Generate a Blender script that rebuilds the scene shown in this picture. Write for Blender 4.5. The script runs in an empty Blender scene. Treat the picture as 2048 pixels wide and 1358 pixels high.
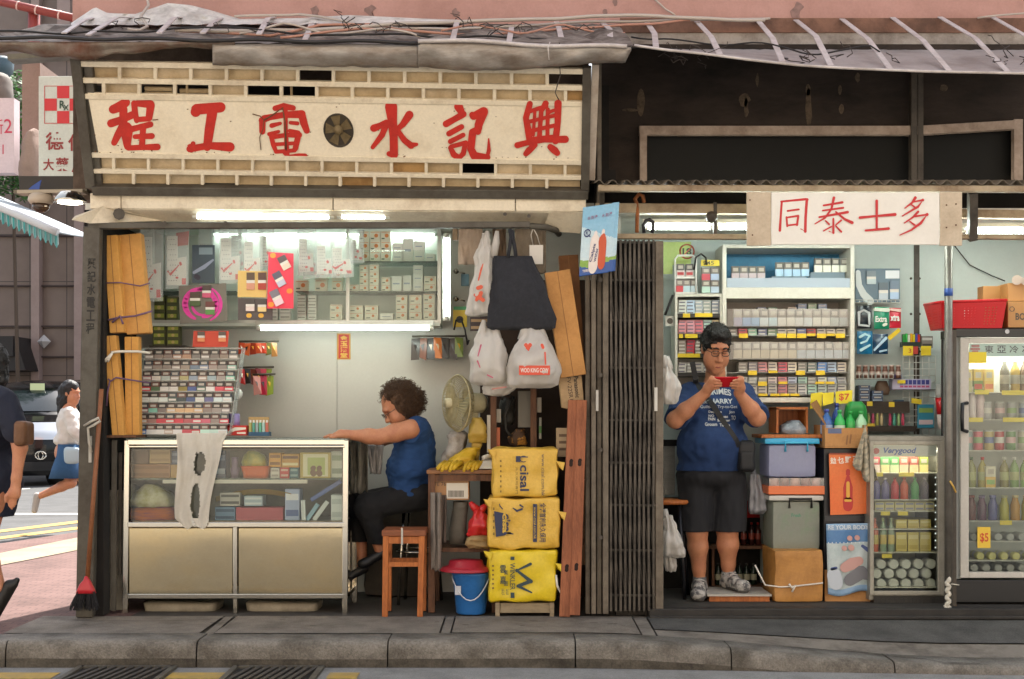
import bpy,bmesh,math,random
import numpy as np
from mathutils import Vector,Matrix,noise
R=math.radians
rnd=random.Random(7)
SC=bpy.context.scene
COL=SC.collection
# ------ camera, world, sun, exposure
F,D0,CAMH,HZ,CX=2600.0,7.8,1.2,833.0,1024.0  # focal length in photo pixels, distance to the shop front, eye height
cam=bpy.data.cameras.new("camera")
cam.sensor_width=36.0
cam.lens=36.0*F/2048.0
cam.shift_y=(HZ-679.0)/2048.0
cam.clip_start,cam.clip_end=0.05,400.0
camo=bpy.data.objects.new("camera",cam);COL.objects.link(camo)
camo.location=(0,-D0,CAMH);camo.rotation_euler=(R(90),0,0)
SC.camera=camo
SUN_ELEV=58.0  # sun high behind the building, so the stall fronts stand in its shade
world=bpy.data.worlds.new("World");SC.world=world;world.use_nodes=True
wn=world.node_tree;bg=wn.nodes["Background"]
sky=wn.nodes.new("ShaderNodeTexSky");sky.sky_type='NISHITA';sky.sun_disc=False
sd=Vector((math.cos(R(SUN_ELEV))*0.30,math.cos(R(SUN_ELEV))*0.954,math.sin(R(SUN_ELEV))))
sky.sun_elevation=R(SUN_ELEV);sky.sun_rotation=math.atan2(sd.x,sd.y)
sky.air_density=1.2;sky.dust_density=3.0
hs=wn.nodes.new("ShaderNodeHueSaturation");hs.inputs["Saturation"].default_value=.5  # hazy city sky, paler than clear air
wn.links.new(sky.outputs[0],hs.inputs["Color"]);wn.links.new(hs.outputs[0],bg.inputs[0]);bg.inputs[1].default_value=0.125
sl=bpy.data.lights.new("sun",'SUN');sl.energy=4.2;sl.angle=R(0.6);sl.color=(1,0.965,0.90)
so=bpy.data.objects.new("sun",sl);COL.objects.link(so)
so.rotation_euler=sd.to_track_quat('Z','Y').to_euler();so.location=(-5,12,20)
SC.view_settings.view_transform='Standard';SC.view_settings.look='None'
SC.view_settings.exposure=1.5;SC.view_settings.gamma=1.0
SC.render.engine='CYCLES';SC.cycles.max_bounces=8;SC.cycles.transparent_max_bounces=24
SC.cycles.use_denoising=True;SC.cycles.sample_clamp_indirect=6.0
# ------ photo pixel + real depth -> metres
def px(x,y=0.0):return(x-CX)*(D0+y)/F
def pz(v,y=0.0):return CAMH-(v-HZ)*(D0+y)/F
def P(x,v,y=0.0):return Vector((px(x,y),y,pz(v,y)))
# ------ materials
def lin(h):
 if not isinstance(h,str):return tuple(h)
 h=h.lstrip('#');c=[int(h[i:i+2],16)/255 for i in(0,2,4)]
 return tuple(v/12.92 if v<=.04045 else((v+.055)/1.055)**2.4 for v in c)
_M={}
def M(name,col,rough=.6,metal=0.,dirt=None,ds=3.,da=.5,bump=0.,bs=40.,emit=0.,transl=0.,clear=0.,aniso=None,stretch=(1,1,1),spec=.5,dc=(.42,.66),grit=60.,ga=.1):
 """procedural material: base colour, stains of colour dirt, bump; transl = share of light let through; clear = see-through share"""
 if name in _M:return _M[name]
 m=bpy.data.materials.new(name);m.use_nodes=True;_M[name]=m
 nt=m.node_tree;n=nt.nodes;L=nt.links;b=n["Principled BSDF"];out=n["Material Output"]
 c=lin(col)
 b.inputs["Base Color"].default_value=(*c,1);b.inputs["Roughness"].default_value=rough;b.inputs["Metallic"].default_value=metal
 b.inputs["Specular IOR Level"].default_value=spec
 tc=n.new("ShaderNodeTexCoord");mp=n.new("ShaderNodeMapping");mp.inputs["Scale"].default_value=stretch
 L.new(tc.outputs["Object"],mp.inputs[0])
 if dirt is not None:
  nz=n.new("ShaderNodeTexNoise");nz.inputs["Scale"].default_value=ds;nz.inputs["Detail"].default_value=8;nz.inputs["Roughness"].default_value=.68
  L.new(mp.outputs[0],nz.inputs["Vector"])
  rp=n.new("ShaderNodeMapRange");rp.inputs[1].default_value=dc[0];rp.inputs[2].default_value=dc[1];rp.inputs[4].default_value=da
  L.new(nz.outputs["Fac"],rp.inputs[0])
  mx=n.new("ShaderNodeMix");mx.data_type='RGBA';mx.inputs[6].default_value=(*c,1);mx.inputs[7].default_value=(*lin(dirt),1)
  L.new(rp.outputs[0],mx.inputs[0])
  gr=n.new("ShaderNodeTexNoise");gr.inputs["Scale"].default_value=grit;gr.inputs["Detail"].default_value=7;gr.inputs["Roughness"].default_value=.75
  L.new(mp.outputs[0],gr.inputs["Vector"])
  g2=n.new("ShaderNodeMapRange");g2.inputs[1].default_value=.32;g2.inputs[2].default_value=.68;g2.inputs[3].default_value=1-ga;g2.inputs[4].default_value=1+ga*.6
  L.new(gr.outputs["Fac"],g2.inputs[0])
  vm=n.new("ShaderNodeVectorMath");vm.operation='SCALE';L.new(mx.outputs[2],vm.inputs[0]);L.new(g2.outputs[0],vm.inputs["Scale"])
  L.new(vm.outputs[0],b.inputs["Base Color"])
  ad=n.new("ShaderNodeMath");ad.operation='MULTIPLY_ADD';ad.inputs[1].default_value=.25;ad.inputs[2].default_value=rough-.08
  L.new(nz.outputs["Fac"],ad.inputs[0]);L.new(ad.outputs[0],b.inputs["Roughness"])
 if bump:
  nb=n.new("ShaderNodeTexNoise");nb.inputs["Scale"].default_value=bs;nb.inputs["Detail"].default_value=5
  L.new(mp.outputs[0],nb.inputs["Vector"])
  bp=n.new("ShaderNodeBump");bp.inputs["Strength"].default_value=min(1,bump);bp.inputs["Distance"].default_value=.01
  L.new(nb.outputs["Fac"],bp.inputs["Height"]);L.new(bp.outputs[0],b.inputs["Normal"])
 last=b.outputs[0]
 if emit:
  b.inputs["Emission Color"].default_value=(*c,1);b.inputs["Emission Strength"].default_value=emit
 if transl:
  t=n.new("ShaderNodeBsdfTranslucent");t.inputs[0].default_value=(*c,1)
  mi=n.new("ShaderNodeMixShader");mi.inputs[0].default_value=transl
  L.new(last,mi.inputs[1]);L.new(t.outputs[0],mi.inputs[2]);last=mi.outputs[0]
 if clear:
  t=n.new("ShaderNodeBsdfTransparent");t.inputs[0].default_value=(.96,.98,.97,1)
  mi=n.new("ShaderNodeMixShader");mi.inputs[0].default_value=clear
  L.new(last,mi.inputs[1]);L.new(t.outputs[0],mi.inputs[2]);last=mi.outputs[0]
 if last is not b.outputs[0]:L.new(last,out.inputs[0])
 return m
def glass(name,tint=(.95,.98,.96),gloss=.0):
 if name in _M:return _M[name]
 m=bpy.data.materials.new(name);m.use_nodes=True;_M[name]=m
 nt=m.node_tree;n=nt.nodes;L=nt.links;n.remove(n["Principled BSDF"]);out=n["Material Output"]
 t=n.new("ShaderNodeBsdfTransparent");t.inputs[0].default_value=(*tint,1)
 g=n.new("ShaderNodeBsdfGlossy");g.inputs["Roughness"].default_value=.06
 lw=n.new("ShaderNodeFresnel");lw.inputs[0].default_value=1.45
 ad=n.new("ShaderNodeMath");ad.operation='ADD';ad.inputs[1].default_value=gloss;ad.use_clamp=True
 mi=n.new("ShaderNodeMixShader");L.new(lw.outputs[0],ad.inputs[0]);L.new(ad.outputs[0],mi.inputs[0])
 L.new(t.outputs[0],mi.inputs[1]);L.new(g.outputs[0],mi.inputs[2]);L.new(mi.outputs[0],out.inputs[0])
 return m
def C(h,rough=.5,**k):  # plain printed / painted colour, made once per colour
 return M('paint_%s_%d'%(h.lstrip('#'),int(rough*100)),h,rough,**k)
# ------ mesh builder
_TXT={}
def glyphs(s,bold=0.0,font=None):
 key=(s,bold)
 if key in _TXT:return _TXT[key]
 cu=bpy.data.curves.new("lettering",'FONT');cu.body=s;cu.size=1.0;cu.resolution_u=3;cu.offset=bold
 ob=bpy.data.objects.new("lettering",cu)
 me=ob.to_mesh()
 vs=[(v.co.x,v.co.y)for v in me.vertices];fs=[tuple(p.vertices)for p in me.polygons]
 ob.to_mesh_clear();bpy.data.objects.remove(ob);bpy.data.curves.remove(cu)
 if vs:
  x0=min(v[0]for v in vs);x1=max(v[0]for v in vs);y0=min(v[1]for v in vs);y1=max(v[1]for v in vs)
  vs=[((x-x0)/max(1e-6,x1-x0),(y-y0)/max(1e-6,y1-y0))for x,y in vs]
 _TXT[key]=(vs,fs);return _TXT[key]
class MB:
 def __init__(s):s.v=[];s.f=[];s.m=[];s.sm=[]
 def add(s,vs,fs,m=0,smooth=False):
  o=len(s.v);s.v+=[Vector(v)for v in vs]
  for f in fs:s.f.append(tuple(i+o for i in f));s.m.append(m);s.sm.append(smooth)
  return s
 def box(s,x0,x1,y0,y1,z0,z1,m=0):
  x0,x1=min(x0,x1),max(x0,x1);y0,y1=min(y0,y1),max(y0,y1);z0,z1=min(z0,z1),max(z0,z1)
  v=[(x,y,z)for x in(x0,x1)for y in(y0,y1)for z in(z0,z1)]
  return s.add(v,[(0,1,3,2),(4,6,7,5),(0,4,5,1),(2,3,7,6),(0,2,6,4),(1,5,7,3)],m)
 def pb(s,x0,v0,x1,v1,y,dep,m=0):  # front face seen at these photo pixels when it stands at depth y
  return s.box(px(x0,y),px(x1,y),y,y+dep,pz(v1,y),pz(v0,y),m)
 def obox(s,c,size,rot=None,m=0):
  rot=rot or Matrix.Identity(3);c=Vector(c);h=[d/2 for d in size]
  v=[c+rot@Vector((x*h[0],y*h[1],z*h[2]))for x in(-1,1)for y in(-1,1)for z in(-1,1)]
  return s.add(v,[(0,1,3,2),(4,6,7,5),(0,4,5,1),(2,3,7,6),(0,2,6,4),(1,5,7,3)],m)
 def beam(s,a,b,w,t,m=0,up=(0,-1,0)):  # rectangular bar from a to b: w across, t deep
  a,b=Vector(a),Vector(b);d=(b-a);L=d.length;d.normalize()
  u=Vector(up);u=(u-d*u.dot(d)).normalized();r=d.cross(u)
  return s.obox((a+b)/2,(w,t,L),Matrix((r,u,d)).transposed(),m)
 def tube(s,pts,r,n=8,m=0,cap=True):
  pts=[Vector(p)for p in pts];k=len(pts);rr=r if isinstance(r,(list,tuple))else[r]*k
  o=len(s.v);up=None
  for i,p in enumerate(pts):
   d=(pts[min(i+1,k-1)]-pts[max(i-1,0)])
   d=d.normalized()if d.length>1e-9 else Vector((0,0,1))
   if up is None:up=Vector((0,0,1))if abs(d.z)<.9 else Vector((1,0,0))
   u=(up-d*up.dot(d)).normalized();w=d.cross(u);up=u
   for j in range(n):
    a=2*math.pi*j/n;s.v.append(p+(u*math.cos(a)+w*math.sin(a))*rr[i])
  for i in range(k-1):
   for j in range(n):
    a,b=o+i*n+j,o+i*n+(j+1)%n
    s.f.append((a,b,b+n,a+n));s.m.append(m);s.sm.append(True)
  if cap:
   s.f.append(tuple(o+j for j in reversed(range(n))));s.m.append(m);s.sm.append(False)
   s.f.append(tuple(o+(k-1)*n+j for j in range(n)));s.m.append(m);s.sm.append(False)
  return s
 def prism(s,poly,y0,y1,m=0):  # polygon of (x, z) extruded along y
  k=len(poly)
  v=[(x,y0,z)for x,z in poly]+[(x,y1,z)for x,z in poly]
  return s.add(v,[tuple(range(k)),tuple(reversed(range(k,2*k)))]+[(i,i+k,(i+1)%k+k,(i+1)%k)for i in range(k)],m)
 def pprism(s,poly,y,dep,m=0):return s.prism([(px(a,y),pz(b,y))for a,b in poly],y,y+dep,m)
 def lathe(s,prof,c,n=20,m=0,axis='z',cap=True,sq=None):  # prof of (radius, height)
  c=Vector(c);o=len(s.v)
  for r,h in prof:
   for j in range(n):
    a=2*math.pi*(j+.5)/n;ca,sa=math.cos(a),math.sin(a)
    if sq:ca,sa=math.copysign(abs(ca)**sq,ca),math.copysign(abs(sa)**sq,sa)
    q={'z':(r*ca,r*sa,h),'y':(r*ca,h,r*sa),'x':(h,r*ca,r*sa)}[axis]
    s.v.append(c+Vector(q))
  for i in range(len(prof)-1):
   mi=m[i]if isinstance(m,(list,tuple))else m
   for j in range(n):
    a,b=o+i*n+j,o+i*n+(j+1)%n
    s.f.append((a,b,b+n,a+n));s.m.append(mi);s.sm.append(True)
  if cap:
   m0=m[0]if isinstance(m,(list,tuple))else m;m1=m[-1]if isinstance(m,(list,tuple))else m
   s.f.append(tuple(o+j for j in reversed(range(n))));s.m.append(m0);s.sm.append(False)
   s.f.append(tuple(o+(len(prof)-1)*n+j for j in range(n)));s.m.append(m1);s.sm.append(False)
  return s
 def grid(s,fn,nu,nv,m=0,thick=None,smooth=True):
  o=len(s.v)
  for i in range(nu+1):
   for j in range(nv+1):s.v.append(Vector(fn(i/nu,j/nv)))
  mf=m if callable(m)else(lambda a,b:m)
  for i in range(nu):
   for j in range(nv):
    a=o+i*(nv+1)+j;s.f.append((a,a+nv+1,a+nv+2,a+1));s.m.append(mf((i+.5)/nu,(j+.5)/nv));s.sm.append(smooth)
  return s
 def loft(s,rows,y,n=28,m=0,amp=0.,fq=14.,sq=.8,cap=True,seed=0,pleat=0.,np_=7):
  """rows of (photo row, left, right, depth thickness[, dy]) round depth y -> soft closed bag / cloth / pot"""
  o=len(s.v)
  for rw in rows:
   v,xl,xr,th=rw[:4];yy=y+(rw[4]if len(rw)>4 else 0)
   cx,rx,z=(px(xl,yy)+px(xr,yy))/2,(px(xr,yy)-px(xl,yy))/2,pz(v,yy)
   for j in range(n):
    a=2*math.pi*j/n;ca,sa=math.cos(a),math.sin(a)
    ca,sa=math.copysign(abs(ca)**sq,ca),math.copysign(abs(sa)**sq,sa)
    q=Vector((cx+rx*ca,yy+th/2*sa,z))
    if amp or pleat:
     w=(noise.noise(q*fq+Vector((seed*7.1,0,seed)))+.55*noise.noise(q*fq*2.3+Vector((seed,5,0))))*amp+pleat*math.sin(np_*a+2.5*noise.noise(q*4)+seed)*.5
     q+=Vector((ca*.6,sa,.15*sa))*w
    s.v.append(q)
  for i in range(len(rows)-1):
   for j in range(n):
    a,b=o+i*n+j,o+i*n+(j+1)%n
    s.f.append((a,b,b+n,a+n));s.m.append(m);s.sm.append(True)
  if cap:
   s.f.append(tuple(o+j for j in reversed(range(n))));s.m.append(m);s.sm.append(True)
   s.f.append(tuple(o+(len(rows)-1)*n+j for j in range(n)));s.m.append(m);s.sm.append(True)
  return s
 def soft(s,x0,x1,y0,y1,z0,z1,r=.02,amp=.006,fq=9.,n=14,m=0,seed=0):  # box with rounded edges and dented faces
  c=Vector(((x0+x1)/2,(y0+y1)/2,(z0+z1)/2));h=Vector(((x1-x0)/2,(y1-y0)/2,(z1-z0)/2))
  for ax in range(3):
   for sg in(-1,1):
    def fn(u,w,ax=ax,sg=sg):
     q=[0,0,0];q[ax]=sg;q[(ax+1)%3]=(2*u-1);q[(ax+2)%3]=(2*w-1)*sg
     p=Vector((q[0]*h.x,q[1]*h.y,q[2]*h.z))
     inn=Vector([max(-(h[i]-r),min(h[i]-r,p[i]))for i in range(3)])
     d=p-inn
     if d.length>1e-9:p=inn+d.normalized()*min(r,d.length)
     nn=noise.noise_vector((p+c)*fq+Vector((seed,seed*3,0)))
     return p+c+nn*amp
    s.grid(fn,n,n,m)
  return s
 def text(s,st,o,u,w,m=0,bold=0.):  # fit lettering in the parallelogram o, o+u, o+w
  vs,fs=glyphs(st,bold);o,u,w=Vector(o),Vector(u),Vector(w)
  return s.add([o+u*a+w*b for a,b in vs],fs,m)
 def ptext(s,st,x0,v0,x1,v1,y,m=0,bold=0.):  # photo-pixel box at depth y
  a=P(x0,v1,y);return s.text(st,a,P(x1,v1,y)-a,P(x0,v0,y)-a,m,bold)
 def strokes(s,sts,fn,m=0,n=7,step=.00025):  # brush strokes: lists of (x, y, half width) mapped by fn(x, y, lift)
  k=0
  for st in sts:
   k+=1;L=[];Rr=[];N=len(st)
   for i,(x,y,w)in enumerate(st):
    a=st[max(0,i-1)];b=st[min(N-1,i+1)];dx,dy=b[0]-a[0],b[1]-a[1];l=math.hypot(dx,dy)or 1
    L.append((x-dy/l*w,y+dx/l*w));Rr.append((x+dy/l*w,y-dx/l*w))
   def cap(p,q,a0,w):
    return[(p+math.cos(a0+math.pi*t/n)*w,q+math.sin(a0+math.pi*t/n)*w)for t in range(1,n)]
   aE=math.atan2(st[-1][1]-st[-2][1],st[-1][0]-st[-2][0]);aS=math.atan2(st[1][1]-st[0][1],st[1][0]-st[0][0])
   vs=[fn(x,y,k*step)for x,y in L]+[fn(x,y,k*step)for x,y in Rr]
   s.add(vs,[(i,i+1,N+i+1,N+i)for i in range(N-1)],m)
   for(x,y,w),a0 in((st[-1],aE-math.pi/2),(st[0],aS+math.pi/2)):
    c=[(x+math.cos(a0)*w,y+math.sin(a0)*w)]+cap(x,y,a0,w)+[(x-math.cos(a0)*w,y-math.sin(a0)*w)]
    s.add([fn(p,q,k*step)for p,q in c],[tuple(range(len(c)))],m)
   for i in range(1,N-1):
    x,y,w=st[i];c=[(x+math.cos(t*math.pi/5)*w,y+math.sin(t*math.pi/5)*w)for t in range(10)]
    s.add([fn(p,q,k*step+step*.45)for p,q in c],[tuple(range(10))],m)
  return s
 def mesh(s,name,mats,off=Vector((0,0,0))):
  me=bpy.data.meshes.new(name)
  me.from_pydata([tuple(v-off)for v in s.v],[],s.f)
  for mm in(mats if isinstance(mats,(list,tuple))else[mats]):me.materials.append(mm)
  me.polygons.foreach_set("material_index",s.m);me.polygons.foreach_set("use_smooth",s.sm);me.update()
  return me
def _tag(o,label,cat,group=None,kind=None):
 if label:o["label"]=label
 if cat:o["category"]=cat
 if group:o["group"]=group
 if kind:o["kind"]=kind
def bev(o,w,seg=2):
 b=o.modifiers.new("bevel",'BEVEL');b.width=w;b.segments=seg;b.limit_method='ANGLE';b.angle_limit=R(40)
def base_of(mb):
 xs=[v.x for v in mb.v];ys=[v.y for v in mb.v];zs=[v.z for v in mb.v]
 return Vector(((min(xs)+max(xs))/2,(min(ys)+max(ys))/2,min(zs)))
def structure(name,mb,mats,bw=0):
 o=bpy.data.objects.new(name,mb.mesh(name,mats));COL.objects.link(o);o["kind"]="structure"
 if bw:bev(o,bw)
 return o
def solo(name,mb,mats,label,cat,group=None,kind=None,bw=0):  # a thing that is one mesh
 b=base_of(mb);o=bpy.data.objects.new(name,mb.mesh(name,mats,b));o.location=b;COL.objects.link(o)
 _tag(o,label,cat,group,kind)
 if bw:bev(o,bw)
 return o
class Thing:  # an Empty at the thing's base that parents its parts
 def __init__(s,name,label,cat,loc,group=None):
  s.o=bpy.data.objects.new(name,None);s.o.empty_display_size=.1;COL.objects.link(s.o)
  s.loc=Vector(loc);s.o.location=s.loc;_tag(s.o,label,cat,group)
 def part(s,name,mb,mats,parent=None,label=None,bw=0,kind=None):
  o=bpy.data.objects.new(name,mb.mesh(name,mats,s.loc));COL.objects.link(o);o.parent=parent or s.o
  _tag(o,label,None,None,kind)
  if bw:bev(o,bw)
  return o
def copy_thing(src,loc,label,group=None):
 """copy a thing, its parts and their sub-parts"""
 def rec(o,par):
  c=o.copy();COL.objects.link(c);c.parent=par
  for ch in o.children:rec(ch,c)
  return c
 r=rec(src,None);r.location=loc;r["label"]=label
 if group:r["group"]=group
 return r
ORD=['first','second','third','fourth','fifth','sixth','seventh','eighth','ninth','tenth','eleventh','twelfth','thirteenth','fourteenth','fifteenth','sixteenth']
# ------ smooth bodies: distance field -> one continuous surface
class Body:
 def __init__(s):s.p=[]
 def cap(s,a,b,ra,rb=None,k=.025,clip=None):s.p.append(('c',Vector(a),Vector(b),ra,ra if rb is None else rb,k,clip));return s
 def chain(s,pts,k=.02):
  for(a,ra),(b,rb)in zip(pts,pts[1:]):s.cap(a,b,ra,rb,k)
  return s
 def ell(s,c,r,k=.025,rot=None,sub=False,clip=None):s.p.append(('e',Vector(c),Vector(r),rot,sub,k,clip));return s
 def moved(s,mat):  # head built in its own frame, then turned and placed
  rot=mat.to_3x3();q=[]
  for p in s.p:
   if p[0]=='c':q.append(('c',mat@p[1],mat@p[2])+p[3:])
   else:q.append(('e',mat@p[1],p[2],rot@(p[3]or Matrix.Identity(3)),p[4],p[5],p[6]))
  return q
 def build(s,mb,h=.005,m=0,disp=None,cut=()):
  lo=np.array([1e9]*3);hi=-lo
  for p in s.p:
   if p[0]=='c':
    r=max(p[3],p[4]);pts=[p[1],p[2]]
   else:r=max(p[2]);pts=[p[1]]
   if p[0]=='e' and p[4]:continue
   for q in pts:lo=np.minimum(lo,np.array(q)-r);hi=np.maximum(hi,np.array(q)+r)
  lo-=3*h;hi+=3*h;n=np.ceil((hi-lo)/h).astype(int)+1
  Fd=np.full(n,.3,np.float32)
  ax=[lo[i]+h*np.arange(n[i])for i in range(3)]
  for p in s.p:
   k=p[5]
   if p[0]=='c':r=max(p[3],p[4]);a_,b_=np.array(p[1]),np.array(p[2]);l=np.minimum(a_,b_)-r;g=np.maximum(a_,b_)+r
   else:r=max(p[2]);l=np.array(p[1])-r;g=np.array(p[1])+r
   i0=np.maximum(0,np.floor((l-k-3*h-lo)/h).astype(int));i1=np.minimum(n,np.ceil((g+k+3*h-lo)/h).astype(int)+1)
   if(i1<=i0).any():continue
   X,Y,Z=np.meshgrid(*[ax[i][i0[i]:i1[i]]for i in range(3)],indexing='ij',sparse=True)
   if p[0]=='c':
    d=b_-a_;dd=max(1e-12,float(d@d))
    t=np.clip(((X-a_[0])*d[0]+(Y-a_[1])*d[1]+(Z-a_[2])*d[2])/dd,0,1)
    q=np.sqrt((X-a_[0]-t*d[0])**2+(Y-a_[1]-t*d[1])**2+(Z-a_[2]-t*d[2])**2)-(p[3]+(p[4]-p[3])*t)
   else:
    c=p[1];rot=p[3];x,y,z=X-c[0],Y-c[1],Z-c[2]
    if rot is not None:
     Rt=np.array(rot).T
     x,y,z=(Rt[0,0]*x+Rt[0,1]*y+Rt[0,2]*z,Rt[1,0]*x+Rt[1,1]*y+Rt[1,2]*z,Rt[2,0]*x+Rt[2,1]*y+Rt[2,2]*z)
    rr=p[2];k0=np.sqrt((x/rr[0])**2+(y/rr[1])**2+(z/rr[2])**2)
    k1=np.sqrt((x/rr[0]**2)**2+(y/rr[1]**2)**2+(z/rr[2]**2)**2)+1e-9
    q=k0*(k0-1)/k1
   if p[6]is not None:
    for cp,cn in p[6]:q=np.maximum(q,(X-cp[0])*cn[0]+(Y-cp[1])*cn[1]+(Z-cp[2])*cn[2])
   sl_=tuple(slice(i0[i],i1[i])for i in range(3));A=Fd[sl_]
   if p[0]=='e' and p[4]:
    hh=np.clip(.5-.5*(A+q)/k,0,1);Fd[sl_]=A*(1-hh)-q*hh+k*hh*(1-hh)
   else:
    hh=np.clip(.5+.5*(A-q)/k,0,1);Fd[sl_]=A*(1-hh)+q*hh-k*hh*(1-hh)
  for cp,cn in cut:
   X,Y,Z=np.meshgrid(*ax,indexing='ij',sparse=True)
   Fd=np.maximum(Fd,(X-cp[0])*cn[0]+(Y-cp[1])*cn[1]+(Z-cp[2])*cn[2]).astype(np.float32)
  S=Fd<0
  cnt=np.zeros(np.array(n)-1,np.int8)
  for a in(0,1):
   for b in(0,1):
    for c in(0,1):cnt+=S[a:n[0]-1+a,b:n[1]-1+b,c:n[2]-1+c]
  act=np.argwhere((cnt>0)&(cnt<8));idx=-np.ones(cnt.shape,np.int64);idx[tuple(act.T)]=np.arange(len(act))
  acc=np.zeros((len(act),3));num=np.zeros(len(act))
  crn=[(a,b,c)for a in(0,1)for b in(0,1)for c in(0,1)]
  for A_ in crn:
   for x_ in range(3):
    if A_[x_]:continue
    B_=list(A_);B_[x_]=1
    fa=Fd[tuple((act+A_).T)];fb=Fd[tuple((act+B_).T)];mk=(fa<0)!=(fb<0)
    t=np.where(mk,fa/np.where(mk,fa-fb,1),0);pos=np.tile(np.array(A_,float),(len(act),1));pos[:,x_]=t
    acc[mk]+=pos[mk];num+=mk
  V=lo+h*(act+acc/num[:,None]);Fc=[]
  for x_ in range(3):
   y_,z_=(x_+1)%3,(x_+2)%3
   s0=[slice(None)]*3;s1=[slice(None)]*3;s0[x_]=slice(0,-1);s1[x_]=slice(1,None)
   ch=np.argwhere(S[tuple(s0)]!=S[tuple(s1)])
   ch=ch[(ch[:,y_]>0)&(ch[:,z_]>0)&(ch[:,y_]<n[y_]-1)&(ch[:,z_]<n[z_]-1)]
   ey=np.eye(3,dtype=int)[y_];ez=np.eye(3,dtype=int)[z_]
   q=np.stack([idx[tuple((ch-ey-ez).T)],idx[tuple((ch-ez).T)],idx[tuple(ch.T)],idx[tuple((ch-ey).T)]],1)
   fl=~S[tuple(ch.T)];q[fl]=q[fl][:,::-1];Fc.append(q)
  Fc=np.concatenate(Fc);Fc=Fc[(Fc>=0).all(1)]
  Vl=[Vector(v)for v in V]
  if disp:Vl=[disp(v)for v in Vl]
  mb.add(Vl,[tuple(int(i)for i in f)for f in Fc],m,True)
  return mb
# ------ colours used all over
cream=M('old_cream_paint','#dccfb6',.55,dirt='#8a6a45',ds=5,da=.55,bump=.15,bs=60,dc=(.5,.75))
cream2=M('yellowed_panel','#c4ac85',.6,dirt='#927650',ds=4,da=.6)
greysteel=M('grey_painted_steel','#544f45',.55,dirt='#3a2f24',ds=7,da=.7,bump=.1)
darksteel=M('dark_dirty_steel','#4a4238',.5,dirt='#241d17',ds=9,da=.8,bump=.15)
rust=M('rusty_sheet','#7d7468',.55,.2,dirt='#5a2f18',ds=3.2,da=.95,bump=.4,bs=25,dc=(.38,.6))
galv=M('galvanised_tin','#a39c94',.45,.35,dirt='#6d5a49',ds=5,da=.8,bump=.35,bs=14,stretch=(.6,1,2))
tinwhite=M('pale_tin','#c9c0bb',.5,.1,dirt='#8d8077',ds=5,da=.6,bump=.2)
black=M('black_plastic','#16161a',.4)
darkvoid=M('dark_board_and_shade','#1c1712',.9,dirt='#0d0b09',ds=6)  # near-black for dark boards, also painted in as shade in gaps and recesses
chrome=M('stainless_steel','#c9c4b8',.16,1.)
white=M('white_paint','#d9d6cc',.5,dirt='#aaa394',ds=4,da=.5)
wood=M('old_brown_wood','#6a4327',.6,dirt='#331d10',ds=6,da=.8,stretch=(6,6,1),bump=.25,bs=30)
woodl=M('orange_wood','#b5672b',.5,dirt='#7a3c16',ds=8,da=.7,stretch=(7,7,1),bump=.1)
plank=M('reddish_plank','#9a5c3b',.7,dirt='#5c3220',ds=6,da=.7,stretch=(5,5,.8),bump=.3)
carton=M('brown_carton','#b98752',.75,dirt='#946538',ds=9,da=.5,bump=.08)
orangecarton=M('orange_tan_carton','#d0984a',.7,dirt='#b3803a',ds=7,da=.5,bump=.06)
redp=M('red_sign_paint','#c22a1c',.5,dirt='#9c1f14',ds=12,da=.5)
redp2=M('red_brush_paint','#bf2026',.5)
tubelit=M('lit_fluorescent_tube','#f2fff8',.3,emit=20);tubedim=M('lit_weak_tube','#f2fff8',.3,emit=8)
skin=M('skin','#bd815e',.48,dirt='#aa6a50',ds=16,da=.6,bump=.12,bs=220,grit=130,ga=.1)
skin.node_tree.nodes['Principled BSDF'].inputs['Subsurface Weight'].default_value=.12;skin.node_tree.nodes['Principled BSDF'].inputs['Subsurface Radius'].default_value=(.012,.005,.003)
concrete=M('pavement_concrete','#81786d',.85,dirt='#524a42',ds=3.5,da=.75,bump=.5,bs=120,grit=110,ga=.4)
kerbm=M('kerb_granite','#817a70',.8,dirt='#474035',ds=4.5,da=.85,bump=.6,bs=110,grit=90,ga=.45)
asphalt=M('dark_asphalt','#55534f',.85,dirt='#363533',ds=4,da=.7,bump=.6,bs=160,grit=150,ga=.5)
roadm=M('road_asphalt','#8b8985',.85,dirt='#6a6763',ds=5,da=.6,grit=120,ga=.4,bump=.5,bs=150)
seam=M('dirty_seam','#332d27',.95)
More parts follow.
